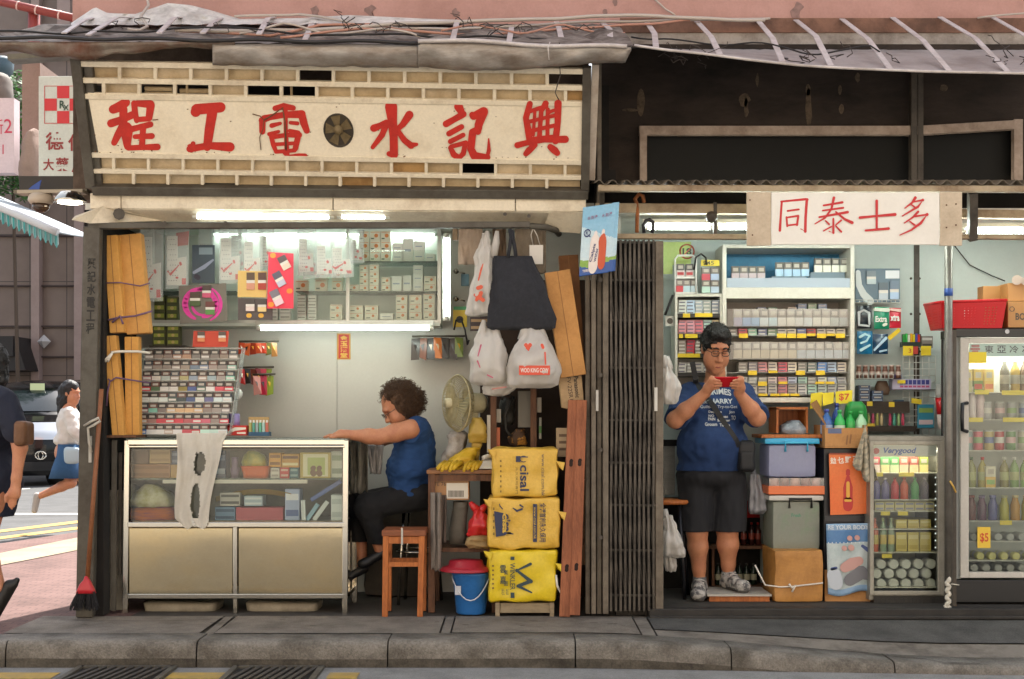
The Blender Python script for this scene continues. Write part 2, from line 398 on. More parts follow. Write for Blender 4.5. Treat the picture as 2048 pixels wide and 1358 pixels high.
# ------ ground, road, kerb, pavement
def sheet(mb,pts,m=0):return mb.add(pts,[tuple(range(len(pts)))],m)
mb=MB();sheet(mb,[(-90,-60,-.2),(90,-60,-.2),(90,160,-.2),(-90,160,-.2)]);structure('ground',mb,roadm)
def drop(x):  # how far the kerb has sunk towards the driveway on the right
 t=max(0,min(1,(x-.35)/2.3));return .135*t*t*(3-2*t)
def rz(x):return-.143-.045*max(0,min(1,(x-.2)/2.6))
mb=MB();mb.grid(lambda u,w:(-14+28*u,-.83-14*w,rz(-14+28*u)),56,2);structure('road',mb,roadm)
mb=MB();ks=[-6.2,-4.5]+[px(a,-.8)for a in(18,397,777,1150,1460,1785)]+[3.0,4.1,5.4]
for a,b in zip(ks,ks[1:]):
 j=rnd.uniform(-.004,.004);g=.004
 def fk(u,w,a=a,b=b,j=j,g=g):
  x=a+g+(b-a-2*g)*u;t=-drop(x)+j
  pr=[(-.60,t-.25),(-.60,t),(-.80,t-.002),(-.822,t-.007),(-.838,t-.024),(-.846,t-.05),(-.849,t-.095),(-.855,-.3)]
  q=pr[min(7,int(round(w*7)))]
  n=noise.noise(Vector((x*9,w*20,j*500)))*.003
  return(x,q[0]+n,q[1]+n*.6)
 mb.grid(fk,16,7,lambda u,w:1 if w>.88 else 0)
 for x in(a+g,b-g):  # stone ends
  t=-drop(x)+j;e=[(x,-.60,t-.25),(x,-.60,t),(x,-.80,t-.002),(x,-.838,t-.024),(x,-.855,-.3)];mb.add(e,[(0,1,2,3,4)])
structure('kerb',mb,[kerbm,M('kerb_grime','#5a5348',.9,dirt='#2f2a23',ds=5,da=.9,bump=.5,bs=90,grit=90,ga=.4)])
mb=MB();mb.grid(lambda u,w:(-5.6+11*u,-.61+.62*w,-drop(-5.6+11*u)*(1-w)-.012),44,4,1)
def slab(x0,x1,y0,y1,m,skew=0):
 mb.grid(lambda u,w:(x0+(x1-x0)*u+skew*(w-.5)*(1 if u<.5 else 1),y0+(y1-y0)*w,-drop(x0+(x1-x0)*u)*max(0,min(1,(.0-(y0+(y1-y0)*w))/.6))+(.0 if m!=2 else-.003)),14,4,m)
slab(-2.82,-1.735,-.598,0.02,0);slab(-1.715,-1.665,-.598,.02,2,-.02);slab(-1.65,-.405,-.598,.02,0);slab(-.395,-.345,-.598,.02,2)
slab(-.335,.715,-.575,.02,0);slab(.725,.80,-.598,.02,2);slab(.81,5.4,-.40,.02,3);slab(.81,5.4,-.598,-.412,2);slab(-.335,.715,-.598,-.583,2)
structure('pavement',mb,[concrete,seam,M('pavement_mortar','#7a7268',.9,dirt='#4d463e',ds=5,da=.8,bump=.4),asphalt])
mb=MB();sheet(mb,[(-2.8,.02,-.006),(5.4,.02,-.006),(5.4,2.2,-.006),(-2.8,2.2,-.006)]);structure('shop_floor',mb,M('grimy_floor','#4a443d',.8,dirt='#2a2520',ds=4))
mb=MB()
def crack(pts,w):
 q=[G(x,v,0)for x,v in pts]
 for a,b in zip(q,q[1:]):
  for p in(a,b):p.z=-drop(p.x)*max(0,min(1,-p.y/.6))+.003
  mb.add([a+Vector((0,-w,0)),b+Vector((0,-w,0)),b+Vector((0,w,0)),a+Vector((0,w,0))],[(0,1,2,3)])
def G(x,v,z=0.):
 d=(CAMH-z)*F/(v-HZ);return Vector(((x-CX)*d/F,d-D0,z))
crack([(1690,1265),(1740,1268),(1790,1272),(1850,1273),(1890,1279),(1960,1278)],.006);crack([(1300,1232),(1306,1246),(1330,1256),(1380,1258)],.004);crack([(120,1240),(300,1243),(420,1240)],.003)
for(x,v)in((870,1245),(925,1250),(1040,1252),(1060,1242),(1180,1246),(1215,1248),(420,1246),(560,1240),(620,1252),(1240,1250),(160,1250)):crack([(x,v),(x+rnd.uniform(8,20),v+rnd.uniform(-1,1))],.005)
structure('pavement_cracks',mb,seam)
# red brick pavement, road and markings of the side street
def G(x,v,z=0.):
 d=(CAMH-z)*F/(v-HZ);return Vector(((x-CX)*d/F,d-D0,z))
brick=M('red_brick_paving','#70524b',.85,dirt='#523b35',ds=2.2,da=.7,bump=.3,bs=50)
bt=brick.node_tree;br=bt.nodes.new("ShaderNodeTexBrick");br.inputs["Scale"].default_value=4.2;br.inputs["Mortar Size"].default_value=.012
tcn=bt.nodes.new("ShaderNodeTexCoord");bt.links.new(tcn.outputs["Object"],br.inputs["Vector"])
br.inputs["Color1"].default_value=(1,1,1,1);br.inputs["Color2"].default_value=(.82,.80,.80,1);br.inputs["Mortar"].default_value=(.35,.33,.33,1)
mxn=bt.nodes.new("ShaderNodeMix");mxn.data_type='RGBA';mxn.blend_type='MULTIPLY';mxn.inputs[0].default_value=1
pbn=bt.nodes["Principled BSDF"];src_=pbn.inputs["Base Color"].links[0].from_socket
bt.links.new(src_,mxn.inputs[6]);bt.links.new(br.outputs[0],mxn.inputs[7]);bt.links.new(mxn.outputs[2],pbn.inputs["Base Color"])
mb=MB();a,b=G(-60,1095),G(230,1052)
sheet(mb,[(-14,-.6,-.004),(-2.815,-.6,-.004),(-2.3,.05,-.004),(-2.3,b.y,-.004),(b.x,b.y,-.004),(a.x,a.y,-.004),(-14,a.y-1,-.004)])
mb.add([(b.x,b.y,-.004),(a.x,a.y,-.004),(a.x,a.y,-.12),(b.x,b.y,-.12)],[(0,1,2,3)])
structure('side_pavement',mb,brick)
mb=MB();sheet(mb,[G(-60,1118,.002),G(-60,1142,.002),G(160,1099,.002),G(160,1074,.002)])
structure('paving_band',mb,M('cream_paving','#94866f',.85,dirt='#75674f',ds=3,da=.6,bump=.3))
mb=MB();mb.grid(lambda u,w:(-30+32*u,3.0+34*w,-.1),4,4);structure('side_road',mb,M('side_road_asphalt','#565554',.9,dirt='#454443',ds=2,da=.6,bump=.4,bs=120,ga=.3))  # plain dark grey asphalt with mottled stains
yel=M('yellow_road_paint','#b3903c',.7,dirt='#7f745c',ds=7,da=.7);wht=M('white_road_paint','#aaa69f',.7,dirt='#807c76',ds=7,da=.6)
mb=MB()
for v0,v1,t in((1061,1037,5),(1075,1049,5)):sheet(mb,[G(-60,v0+6,-.095),G(-60,v0+6+t,-.095),G(230,v1-5+t,-.095),G(230,v1-5,-.095)])
structure('yellow_road_markings',mb,yel)
mb=MB();sheet(mb,[G(-80,1026,-.095),G(-80,1030,-.095),G(230,1030,-.095),G(230,1026,-.095)])
sheet(mb,[G(-80,984,-.095),G(-80,986,-.095),G(60,978,-.095),G(60,976,-.095)]);structure('white_road_markings',mb,wht)
mb=MB()
for x0,x1 in((-4.2,px(108,-1.1)),(px(345,-1),px(465,-1)),(px(660,-1),px(720,-1))):mb.grid(lambda u,w:(x0+(x1-x0)*u,-1.0-.16*w,-.139),8,1)
mb.grid(lambda u,w:(-4.6+5.4*u,-1.42-.18*u-.10*w,-.139),8,1);mb.grid(lambda u,w:(-4.6+5.4*u,-1.62-.18*u-.10*w,-.139),8,1)
structure('yellow_kerbside_line',mb,yel)
# two drain grates in the gutter
def grate(x0,x1,lab):
 t=Thing('drain_grate',lab,'drain grate',((x0+x1)/2,-1.1,-.14),'drain grates in the gutter')
 m=MB();m.box(x0,x1,-1.32,-.9,-.139,-.136);t.part('pit_shade',m,darkvoid)  # flat dark slab painting the shade below the bars
 m=MB()
 for a,b,c,d in((x0,x1,-1.34,-1.31),(x0,x1,-.91,-.88),(x0-.02,x0+.01,-1.34,-.88),(x1-.01,x1+.02,-1.34,-.88)):m.box(a,b,c,d,-.139,-.124)
 t.part('frame',m,greysteel)
 m=MB();n=9
 for i in range(n):
  xx=x0+.02+(x1-x0-.1)*i/(n-1);m.beam((xx,-1.31,-.13),(xx+.06,-.91,-.13),.022,.012,up=(0,0,1))
 t.part('bars',m,M('iron_bars','#4b4641',.6,.5))
grate(px(150,-1),px(335,-1),'iron drain grate in the gutter at the far left')
grate(px(465,-1),px(635,-1),'iron drain grate in the gutter below the glass counter')
# ------ building above both stalls
pinkm=M('faded_pink_paint','#b3897f',.8,dirt='#966f64',ds=1.8,da=.6,bump=.2,bs=20)
bd=Thing('building','faded pink painted building wall rising behind both stall roofs','building',(1,.6,3.4))
mb=MB();mb.box(px(145,.6),6.5,.6,.9,3.66,12.5);bd.part('wall',mb,pinkm)
mb=MB();mb.box(px(1240,.58),6.5,.56,.6,pz(65,.56),pz(36,.56));bd.part('ledge',mb,M('brown_stained_plaster','#7d5a49',.85,dirt='#4d382e',ds=5,da=.8,bump=.4))
mb=MB();mb.box(px(1180,.58),6.5,.57,.62,pz(100,.57),pz(64,.57)-.003);bd.part('plaster_band',mb,M('grey_stained_plaster','#a39a92',.85,dirt='#6c6057',ds=6,da=.8,bump=.4))
mb=MB();mb.box(px(145,.6),px(1178,.6),.61,.9,2.6,3.655);bd.part('lower_wall',mb,M('grimy_brown_plaster','#6b5a4d',.9,dirt='#3d3129',ds=4,da=.8,bump=.4))
mb=MB()
for(x,v,r)in((632,22,.03),(743,22,.035),(911,25,.025),(1210,25,.02),(1595,22,.05),(1230,5,.02)):
 c=P(x,v,.597);mb.grid(lambda u,w:c+Vector((math.cos(6.283*u)*r*w*(.7+1.2*noise.noise(Vector((math.cos(6.283*u)*1.5,r*90,math.sin(6.283*u)*1.5)))),0,math.sin(6.283*u)*r*w*1.2)),14,2)
bd.part('wall_stains',mb,M('grey_stain','#8f716a',.9,dirt='#6f5a55',ds=30,da=.9))
# dark upper front of the right stall with its long window
brownw=M('sooty_brown_plaster','#332922',.9,dirt='#17120e',ds=2.6,da=.9,bump=.5,bs=30,stretch=(.6,1,1.6))
uf=Thing('upper_front','sooty dark brown upper wall with a long window above the right stall','wall',(2.2,.5,2.4))
WY=.5
x0,x1,z0,z1=px(1190,WY),4.6,pz(372,WY),pz(88,WY)
wx0,wx1,wz0,wz1=px(1286,WY),px(2034,WY),pz(368,WY),pz(258,WY)
mb=MB();mb.box(x0,wx0,WY,WY+.09,z0,z1);mb.box(wx1,x1,WY,WY+.09,z0,z1);mb.box(wx0-.001,wx1+.001,WY,WY+.09,wz1,z1-.001);uf.part('wall',mb,brownw)
fr=M('cream_window_frame','#ad9a8a',.6,dirt='#6e5a4b',ds=6,da=.7)
mb=MB();mb.beam(P(1278,262,WY-.02),P(1820,262,WY-.02),.055,.05);mb.beam(P(1832,262,WY-.021),P(2040,250,WY-.021),.055,.05)
mb.beam(P(1286,372,WY-.022),P(1286,256,WY-.022),.045,.05);mb.beam(P(2034,372,WY-.022),P(2034,240,WY-.022),.055,.05);wf=uf.part('window_frame',mb,fr)
mb=MB();mb.box(wx0,wx1,WY+.05,WY+.056,wz0,wz1);uf.part('pane',mb,M('dark_dusty_window','#0b0c0b',.5,dirt='#171612',ds=2.5,da=.6,spec=.2),wf)
mb=MB();mb.box(px(1817,WY),px(1829,WY),WY-.06,WY-.003,pz(372,WY),pz(150,WY));mb.box(px(1831,WY),px(1842,WY),WY-.05,WY-.003,pz(372,WY),pz(150,WY));uf.part('mullion',mb,darksteel)
mb=MB()
for(x,v,w,h)in((1282,205,8,28),(1490,200,12,14),(1492,215,4,20),(1617,215,6,40),(1683,218,5,10),(1680,180,4,10),(1888,176,8,7),(1616,180,5,12),(1262,220,20,3),(1515,160,3,14),(1715,155,4,10)):
 c=P(x,v,WY-.002);sx,sz=w*.0032,h*.0032
 mb.grid(lambda u,q:c+Vector((math.cos(6.283*u)*sx*q*(1+.9*noise.noise(Vector((u*5,x,1)))),0,math.sin(6.283*u)*sz*q)),12,2)
uf.part('plaster_scars',mb,M('pale_plaster_scar','#5f5040',.9,dirt='#33281f',ds=22,da=.9))
# ------ metal awning over the right stall, with its stays
aw=Thing('awning','pale grey sheet metal awning with white stays above the right stall','awning',(2.2,0,3.2),'metal awnings over the stalls')
edge=[(1268,92),(1330,101),(1400,108),(1500,121),(1600,132),(1700,138),(1850,144),(2048,148),(2250,152)]
def edgev(x):
 for(a,b),(c,d)in zip(edge,edge[1:]):
  if x<=c:return b+(d-b)*(x-a)/(c-a)
 return edge[-1][1]
def awf(u,w):
 x=1268+982*u;p=P(x,edgev(x),-.5);q=Vector((p.x,.56,pz(94,.56)-.01*w));r_=p.lerp(q,w)
 r_.z+=.02*math.sin(w*3.14)*noise.noise(Vector((u*9,w*2,3)))+.006*noise.noise(Vector((u*60,3,w)))
 return r_
mb=MB();mb.grid(awf,80,6);awm=M('grey_awning_sheet','#a79f9c',.55,dirt='#7d736d',ds=3,da=.7,bump=.15)
aws=aw.part('sheet',mb,awm)
mb=MB();mb.tube([awf(i/60,0)+Vector((0,-.004,.003))for i in range(61)],.008,6);aw.part('edge_lip',mb,tinwhite)
for a,b,c,d in((1204,45,1222,92),(1294,45,1312,97),(1393,42,1440,108),(1515,40,1565,122),(1592,40,1662,133),(1684,38,1780,139),(1785,35,1898,144),(1880,34,2015,147),(1985,34,2140,150)):
 p,q=P(a,b,.55),P(c,edgev(c)-4 if c>1268 else 92,-.46);k=rnd.uniform(.0,.05)
 mb=MB();m1=p.lerp(q,.5)+Vector((.02,0,k))
 mb.beam(p,m1,.034,.006,up=(0,-.3,1));mb.beam(m1,q,.034,.007,up=(0,-.3,1));aw.part('stay',mb,M('white_strap','#c4bbb9',.5,dirt='#8f8078',ds=8,da=.5))
def wire(pts,r,mat,lab,name='cable',cat='cable',seed=0,wob=.012,group='cables and wires over the roofs'):
 o=[]
 for a,b in zip(pts,pts[1:]):
  a,b=Vector(a),Vector(b);n=max(2,int((b-a).length/.05))
  for i in range(n):
   t=i/n;q=a.lerp(b,t);q+=noise.noise_vector(q*3+Vector((seed,0,0)))*wob;o.append(q)
 o.append(Vector(pts[-1]));m=MB();m.tube(o,r,6);solo(name,m,mat,lab,cat,group)
blackc=M('black_cable','#1b1716',.6);pinkc=M('pinkish_cable','#b07f6b',.55);whitec=M('grey_cable','#b3a79c',.55)
# ------ metal awning over the left stall
al=Thing('awning','rusty galvanised tin awning with a torn drooping edge above the left stall','awning',(-1.2,0,3.2),'metal awnings over the stalls')
def lef(u,w):
 x=-60+1330*u;v=82+10*u;p=P(x,v,-.62);q=Vector((p.x,.58,pz(48,.58)));r_=p.lerp(q,w)
 r_.z+=.06*noise.noise(Vector((u*22,w*5,8)))*math.sin(3.14*w)+.01*noise.noise(Vector((u*80,w*8,1)));return r_
mb=MB();mb.grid(lef,90,8);al.part('sheet',mb,M('sooty_roof_sheet','#8f857c',.85,dirt='#3d3028',ds=5,da=.9,bump=.5,bs=22,dc=(.38,.6)))
def apron(x0,x1,va,vb,wav,y0,sd,m,lab):
 mb=MB()
 def fa(u,w):
  x=x0+(x1-x0)*u;v=va(u)+(vb(u)-va(u))*w
  y=y0+.10*w*w-.02*w+wav*noise.noise(Vector((u*9+sd,w*1.5,sd)))*w
  return P(x,v+3*w*noise.noise(Vector((u*14,7,sd))),y)
 mb.grid(fa,70,6);o=al.part('apron',mb,m,label=lab);s_=o.modifiers.new('thickness','SOLIDIFY');s_.thickness=.003;return o
apron(-60,470,lambda u:84,lambda u:96+26*max(0,math.sin(u*4.3))**1*(.6+.4*u)+10*noise.noise(Vector((u*8,0,0))),.09,-.63,3,rust,'rust brown drooping piece of the tin edge')
apron(425,838,lambda u:88,lambda u:130+5*u,.05,-.615,11,galv,'dull grey tin strip of the edge')
apron(836,1262,lambda u:82+13*u,lambda u:133+8*math.sin(u*5)+(0 if u<.97 else-26*(u-.97)/.03),.06,-.64,5,galv,'crumpled bright tin strip of the edge')
mb=MB();mb.tube([P(-60+i*30,74+14*i/40+2*math.sin(i*.9),-.64)for i in range(31)],.011,6);al.part('gutter_edge',mb,M('black_gutter_edge','#1e1a19',.5))
mb=MB();mb.tube([P(836+i*22,80+15*i/19+3*math.sin(i*.5+2.2),-.655)for i in range(20)],.012,6);al.part('edge_lip',mb,tinwhite)
for a,b,c,d in((195,33,128,66),(275,36,176,70),(372,36,318,66),(448,34,405,66),(548,34,518,68),(632,45,610,80),(920,48,905,82),(1027,58,1018,85),(1113,44,1126,92)):
 p,q=P(a,b,.55),P(c,d,-.5);k=rnd.uniform(.0,.06);mb=MB();m1=p.lerp(q,.45)+Vector((0,0,k))
 mb.beam(p,m1,.032,.006,up=(0,-.3,1));mb.beam(m1,q,.032,.007,up=(0,-.3,1));al.part('stay',mb,_M['white_strap'])
# crumpled tarpaulin lying along the top of the left roof
mb=MB()
tp=[(142,46),(160,34),(190,14),(215,26),(270,28),(335,6),(380,10),(420,20),(480,38),(600,36),(700,30),(842,37),(930,40)]
def tarp(u,w):
 x=142+788*u
 for(a,b),(c,d)in zip(tp,tp[1:]):
  if x<=c:v=b+(d-b)*(x-a)/(c-a);break
 v2=50+4*noise.noise(Vector((u*30,2,2)))-4*u
 q=P(x,v+(v2-v)*w,.5-.28*w+.06*noise.noise(Vector((u*40,w*5,5))));return q
mb.grid(tarp,110,6);solo('tarpaulin',mb,M('dirty_white_tarp','#d8d3cc',.6,dirt='#8d857d',ds=6,da=.7,bump=.5,bs=40),'crumpled dirty white tarpaulin lying along the left roof against the pink wall','tarpaulin')
# roof litter: bits of twisted wire
mb=MB()
for i in range(46):
 c=P(rnd.choice((rnd.uniform(250,560),rnd.uniform(700,840),rnd.uniform(900,1200),rnd.uniform(1330,1400),rnd.uniform(1520,1760),rnd.uniform(1940,2040))),0,0)
 y=rnd.uniform(-.45,-.1);zz=3.36+.36*(y+.45)if c.x<.8 else 3.17+.35*(y+.5)
 pts=[Vector((c.x,y,zz+.03))]
 for k in range(5):pts.append(pts[-1]+Vector((rnd.uniform(-.05,.06),rnd.uniform(-.02,.02),rnd.uniform(-.03,.035))))
 mb.tube(pts,.003,4)
solo('wire_scraps',mb,M('rusty_wire','#3a312c',.7),'tangled scraps of thin dark wire strewn over the roof sheets','wire scraps',kind='stuff')
wire([P(350,63,-.3),P(480,62,-.25),P(700,55,-.1),P(900,44,.1),P(1250,32,.4),P(1530,40,.5)],.012,whitec,'thick pale grey cable running along the roof from left to right',seed=1)
wire([P(560,75,-.35),P(720,58,-.2),P(850,62,-.1),P(960,70,-.1),P(1100,60,.1),P(1320,46,.4),P(1400,40,.5)],.008,pinkc,'thin pink cable sagging across the roof junction',seed=4)
wire([P(360,62,-.2),P(540,72,-.3),P(640,50,-.1),P(740,48,0),P(820,60,.0)],.008,pinkc,'loose pink cable curling on the left roof',seed=9)
wire([P(470,33,.45),P(600,28,.5),P(720,50,.1),P(900,58,.0),P(1110,46,.4),P(1540,37,.52)],.008,whitec,'thin grey cable fixed along the pink wall',seed=14)
wire([P(292,-20,.5),P(296,10,.4),P(280,30,.2),P(295,50,.1),P(280,58,0),P(255,58,0)],.009,whitec,'grey cable hanging down onto the left roof corner',seed=21)
wire([P(1304,-8,.57),P(1330,18,.57),P(1350,30,.55)],.006,whitec,'short pale wire coming down the pink wall',seed=3)
wire([P(-60,66,-.5),P(150,62,-.4),P(400,58,-.3),P(640,66,-.3),P(900,72,-.3),P(1260,84,-.3)],.006,blackc,'thin black cable lying along the whole left roof',seed=17,wob=.03)
wire([P(480,60,-.3),P(560,50,-.2),P(640,62,-.2),P(760,66,-.3),P(840,74,-.3)],.007,whitec,'grey cable snaking in the middle of the left roof',seed=27,wob=.04)
wire([P(880,66,-.3),P(960,52,-.1),P(1040,66,-.2),P(1130,56,0),P(1250,66,0)],.006,pinkc,'pink cable looping over the right end of the left roof',seed=37,wob=.04)
wire([P(1260,70,.1),P(1420,84,-.1),P(1560,96,-.2),P(1760,104,-.2)],.005,blackc,'thin black cable lying on the right awning',seed=47,wob=.05)
wire([P(2060,26,.4),P(1995,31,.5),P(1955,36,.54)],.006,whitec,'short pale wire along the right end of the ledge',seed=6)
# ------ building across the street: it faces the sun and throws warm light back on the stalls
ob=Thing('building','cream building across the street that mirrors in the counter steel','building',(0,-19,0))
mb=MB();mb.box(-40,40,-22,-19,-.2,14);ob.part('wall',mb,M('opposite_wall','#e2d4c2',.8,dirt='#cbb8a2',ds=.6,da=.4))
mb=MB()
for i in range(24):
 for k in range(4):mb.box(-38+i*3.2,-36.4+i*3.2,-18.99,-18.95,4.2+k*2.6,5.6+k*2.6)
ob.part('windows',mb,M('opposite_windows','#4a5055',.2),kind='stuff')
# ------ shell of the left stall
ls=Thing('shop_stall','narrow repair and cigarette stall with a cream frame and pale back wall','stall',(-1.3,.5,0))
BY=1.1
shopwall=M('pale_shop_wall','#bdbab0',.4,dirt='#a8a396',ds=1.2,da=.3,ga=.04)
mb=MB();mb.box(-2.6,px(674,BY)-.0015,BY,BY+.03,0,2.5);mb.box(px(674,BY)+.0015,.62,BY,BY+.03,0,2.5);ls.part('back_wall',mb,shopwall)
mb=MB();mb.box(-2.6,.62,BY+.031,BY+.06,0,2.5);ls.part('wall_backing',mb,seam)
mb=MB();mb.box(-2.6,.62,.12,BY-.003,2.46,2.5);ls.part('ceiling',mb,white)
mb=MB();mb.box(.585,.62,.06,BY-.003,0,2.455);ls.part('side_wall',mb,darkvoid,label='dark dividing wall towards the folding gate')
mb=MB();mb.box(-2.6,-2.57,.1,BY-.003,0,2.455);ls.part('side_wall',mb,darkvoid,label='dark wall on the street corner side')
mb=MB();mb.box(-2.57,.585,.13,.6,2.505,2.54);mb.box(-2.6,.6,.25,.6,2.54,3.25);ls.part('loft',mb,darkvoid)  # dark boxes put in as the roof shade behind the open lattice cells
mb=MB();mb.beam(P(187,455,-.02),P(172,1233,-.02),.10,.08);ps=ls.part('corner_post',mb,greysteel,bw=.006)
mb=MB()
for i,ch in enumerate('興記水電工程'):mb.ptext(ch,175-i*.6,516+i*26,192-i*.6,538+i*26,-.0625,bold=.02)
ls.part('lettering',mb,M('faded_black_ink','#2e2b27',.8),ps)
mb=MB();mb.beam(P(205,458,.06),P(205,1228,.06),.05,.12);ls.part('gap_shade',mb,darkvoid)  # near-black bar painted in for the shaded gap beside the corner post
# cream fascia under the signboard, the lamp hood and the grey front rail
def fas(x,v,y):return P(x,v+6*(x-180)/990,y)
mb=MB()
for xa,xb,dy in((180,241,0),(242.5,665,.003),(667,1030,0),(1031.5,1172,.004)):
 q=[fas(xa,386,-.05+dy),fas(xb,386,-.05+dy),fas(xb,417,-.05+dy),fas(xa,417,-.05+dy)]
 mb.add(q+[p+Vector((0,.05,0))for p in q],[(3,2,1,0),(4,5,6,7),(0,1,5,4),(1,2,6,5),(2,3,7,6),(3,0,4,7)])
ls.part('fascia',mb,cream,bw=.004)
mb=MB();q=[fas(225,418,-.04),fas(1168,418,-.04),fas(1168,441,.1),fas(240,441,.1)];mb.add(q,[(0,1,2,3)])
q=[P(205,412,-.05),P(240,420,-.05),P(330,441,.1),P(180,447,-.1),P(143,440,-.2),P(150,432,-.16)];mb.add(q,[(0,1,2),(0,2,3),(0,3,4,5)])
q=[P(1100,420,-.045),P(1172,425,-.08),P(1160,466,.05),P(1085,460,.1)];mb.add(q,[(0,1,2,3)])
o=ls.part('lamp_hood',mb,cream);s_=o.modifiers.new('thickness','SOLIDIFY');s_.thickness=.004
mb=MB();mb.beam(P(178,452,-.03),P(1060,450,-.03),.036,.05);mb.tube([P(1058,452,-.03),P(1095,455,.0),P(1112,461,.06),P(1118,468,.16)],.02,8);mb.tube([P(182,455,-.03),P(196,456,.02),P(235,452,.2)],.018,8)
ls.part('front_rail',mb,greysteel,bw=.004)
mb=MB()
for x,v in((238,428),(330,446),(451,446),(1010,428),(1058,432)):mb.tube([P(x,v,-.09),P(x,v,-.02)],.012 if x!=238 else .035,8)
ls.part('fixing',mb,darksteel)
mb=MB();mb.pb(880,424,1010,437,.05,.12,0);mb.pb(905,445,1060,452,.12,.08,0);mb.pb(905,428,915,480,.13,.05,0);ls.part('shutter_box',mb,M('brown_shutter_box','#8a765c',.6,dirt='#57432f',ds=6,da=.7))
# ------ lattice signboard
def yv(v):return-.05-.42*(378-v)/268
def sgp(x,v,lift=0.):
 v+=(x-180)/985*(15 if v<330 else 15-7*(v-330)/50);return P(x,v,yv(v)-lift)
sg=Thing('signboard','cream lattice signboard with six large red brush characters and a round vent','signboard',(-1.25,-.3,2.6))
UP=(P(600,200,yv(200))-P(600,300,yv(300))).normalized();NRM=Vector((0,-1,0));NRM=(NRM-UP*NRM.dot(UP)).normalized()
def rail(m,a,b,w,t):m.beam(a,b,w,t,up=NRM)
mb=MB()
for v,w in((127,.032),(160,.03),(192,.03),(309,.03),(341,.026)):rail(mb,sgp(160+(v-127)*.13,v,.012),sgp(1168,v,.012),w,.03)
def xs(a,st,n):return[a+st*i for i in range(n)]
for x in xs(240,71.2,13):rail(mb,sgp(x,130,.011),sgp(x,158,.011),.02,.024)
for x in xs(208,71,14):rail(mb,sgp(x,163,.011),sgp(x,190,.011),.02,.024)
for x in xs(228,69.4,14):rail(mb,sgp(x,311,.011),sgp(x,339,.011),.018,.024)
for x in xs(268,68.8,13):rail(mb,sgp(x,343,.013),sgp(x,366,.013),.019,.03)
sg.part('lattice',mb,cream,bw=.003)
dark1={7:1,0:2};rows=[(129,159,[170]+xs(240,71.2,13)+[1166],{6,13}),(161,191,[176]+xs(208,71,14)+[1166],{0,2,3,5,6}),(310,340,[198]+xs(228,69.4,14)+[1162],{11}),(342,368,[200]+xs(268,68.8,13)+[1160],set())]
mb=MB()
for va,vb,X,op in rows:
 for i,(a,b)in enumerate(zip(X,X[1:])):
  if i in op:continue
  lt=-.012-.01*rnd.random();e=rnd.uniform(0,5)if rnd.random()<.3 else 0
  q=[sgp(a,va,lt),sgp(b,va,lt),sgp(b,vb-e,lt),sgp(a,vb-e,lt)]
  mb.add(q,[(3,2,1,0)],1 if rnd.random()<.05 else(2 if rnd.random()<.3 else 0))
sg.part('backing_panels',mb,[cream2,M('orange_aged_panel','#b58e58',.6,dirt='#7c5226',ds=6,da=.6),M('pale_aged_panel','#cdb896',.6,dirt='#8f7349',ds=5,da=.5)])
mb=MB()
for a,b,v in((180,240,137),(245,310,136),(385,455,140),(460,530,142),(290,345,175),(360,420,178)):rail(mb,sgp(a,v,-.05),sgp(b,v,-.05),.02,.02);rail(mb,sgp(a,v+9,-.06),sgp(b,v+9,-.06),.02,.02)
for x in(374,583):rail(mb,sgp(x,162,-.04),sgp(x,190,-.04),.012,.012)
sg.part('inner_slats',mb,cream2)
mb=MB();q=[sgp(175,186,.02),sgp(1167,188,.02),sgp(1163,309,.02),sgp(197,306,.02)]
mb.add(q+[p-NRM*.02 for p in q],[(3,2,1,0),(4,5,6,7),(0,1,5,4),(1,2,6,5),(2,3,7,6),(3,0,4,7)])
bo=sg.part('board',mb,M('cream_sign_board','#e6d9c0',.5,dirt='#b09468',ds=3.5,da=.4,dc=(.52,.78)))
def zz1(L,ox=0.):return[[(ox+x/2.926,y/2.926,w/2.926)for x,y,w in st]for st in L]
ch=zz1([[(735,600,26),(700,625,30),(662,640,26)],[(650,722,24),(700,705,22),(775,672,22)],[(722,640,24),(722,740,24),(745,850,22)],[(715,735,20),(690,790,22),(668,835,18)],[(748,730,14),(775,760,14)],
[(785,605,18),(790,660,18),(800,705,16)],[(800,605,18),(880,610,24)],[(882,615,24),(872,690,20)],[(800,700,16),(870,695,16)],
[(775,755,18),(880,728,18)],[(760,752,20),(745,860,18)],[(790,800,14),(888,796,18)],[(752,866,16),(840,862,16),(920,860,20)],[(838,740,18),(830,860,18)],
[(1145,655,30),(1150,640,32),(1290,628,30)],[(1245,640,30),(1225,760,28),(1212,860,24)],[(1115,865,24),(1110,872,20),(1220,852,20),(1345,860,28)],[(1130,840,14),(1120,880,14)],
[(1610,634,16),(1660,622,20),(1715,632,16)],[(1575,690,16),(1535,705,22),(1535,770,18)],[(1545,692,18),(1660,672,18),(1765,668,24)],[(1765,668,22),(1778,720,22),(1795,765,18)],
[(1670,620,14),(1672,760,12),(1680,905,14)],[(1590,735,14),(1640,722,10)],[(1575,785,12),(1630,770,10)],[(1700,718,11),(1740,722,12)],[(1695,765,11),(1745,775,12)],
[(1588,800,14),(1600,850,14),(1615,885,12)],[(1595,802,14),(1680,790,13),(1750,790,18)],[(1745,795,18),(1728,870,16)],[(1610,845,11),(1730,838,11)],[(1615,888,12),(1725,880,12)],[(1665,890,14),(1690,920,16),(1750,915,18),(1785,912,14)]])
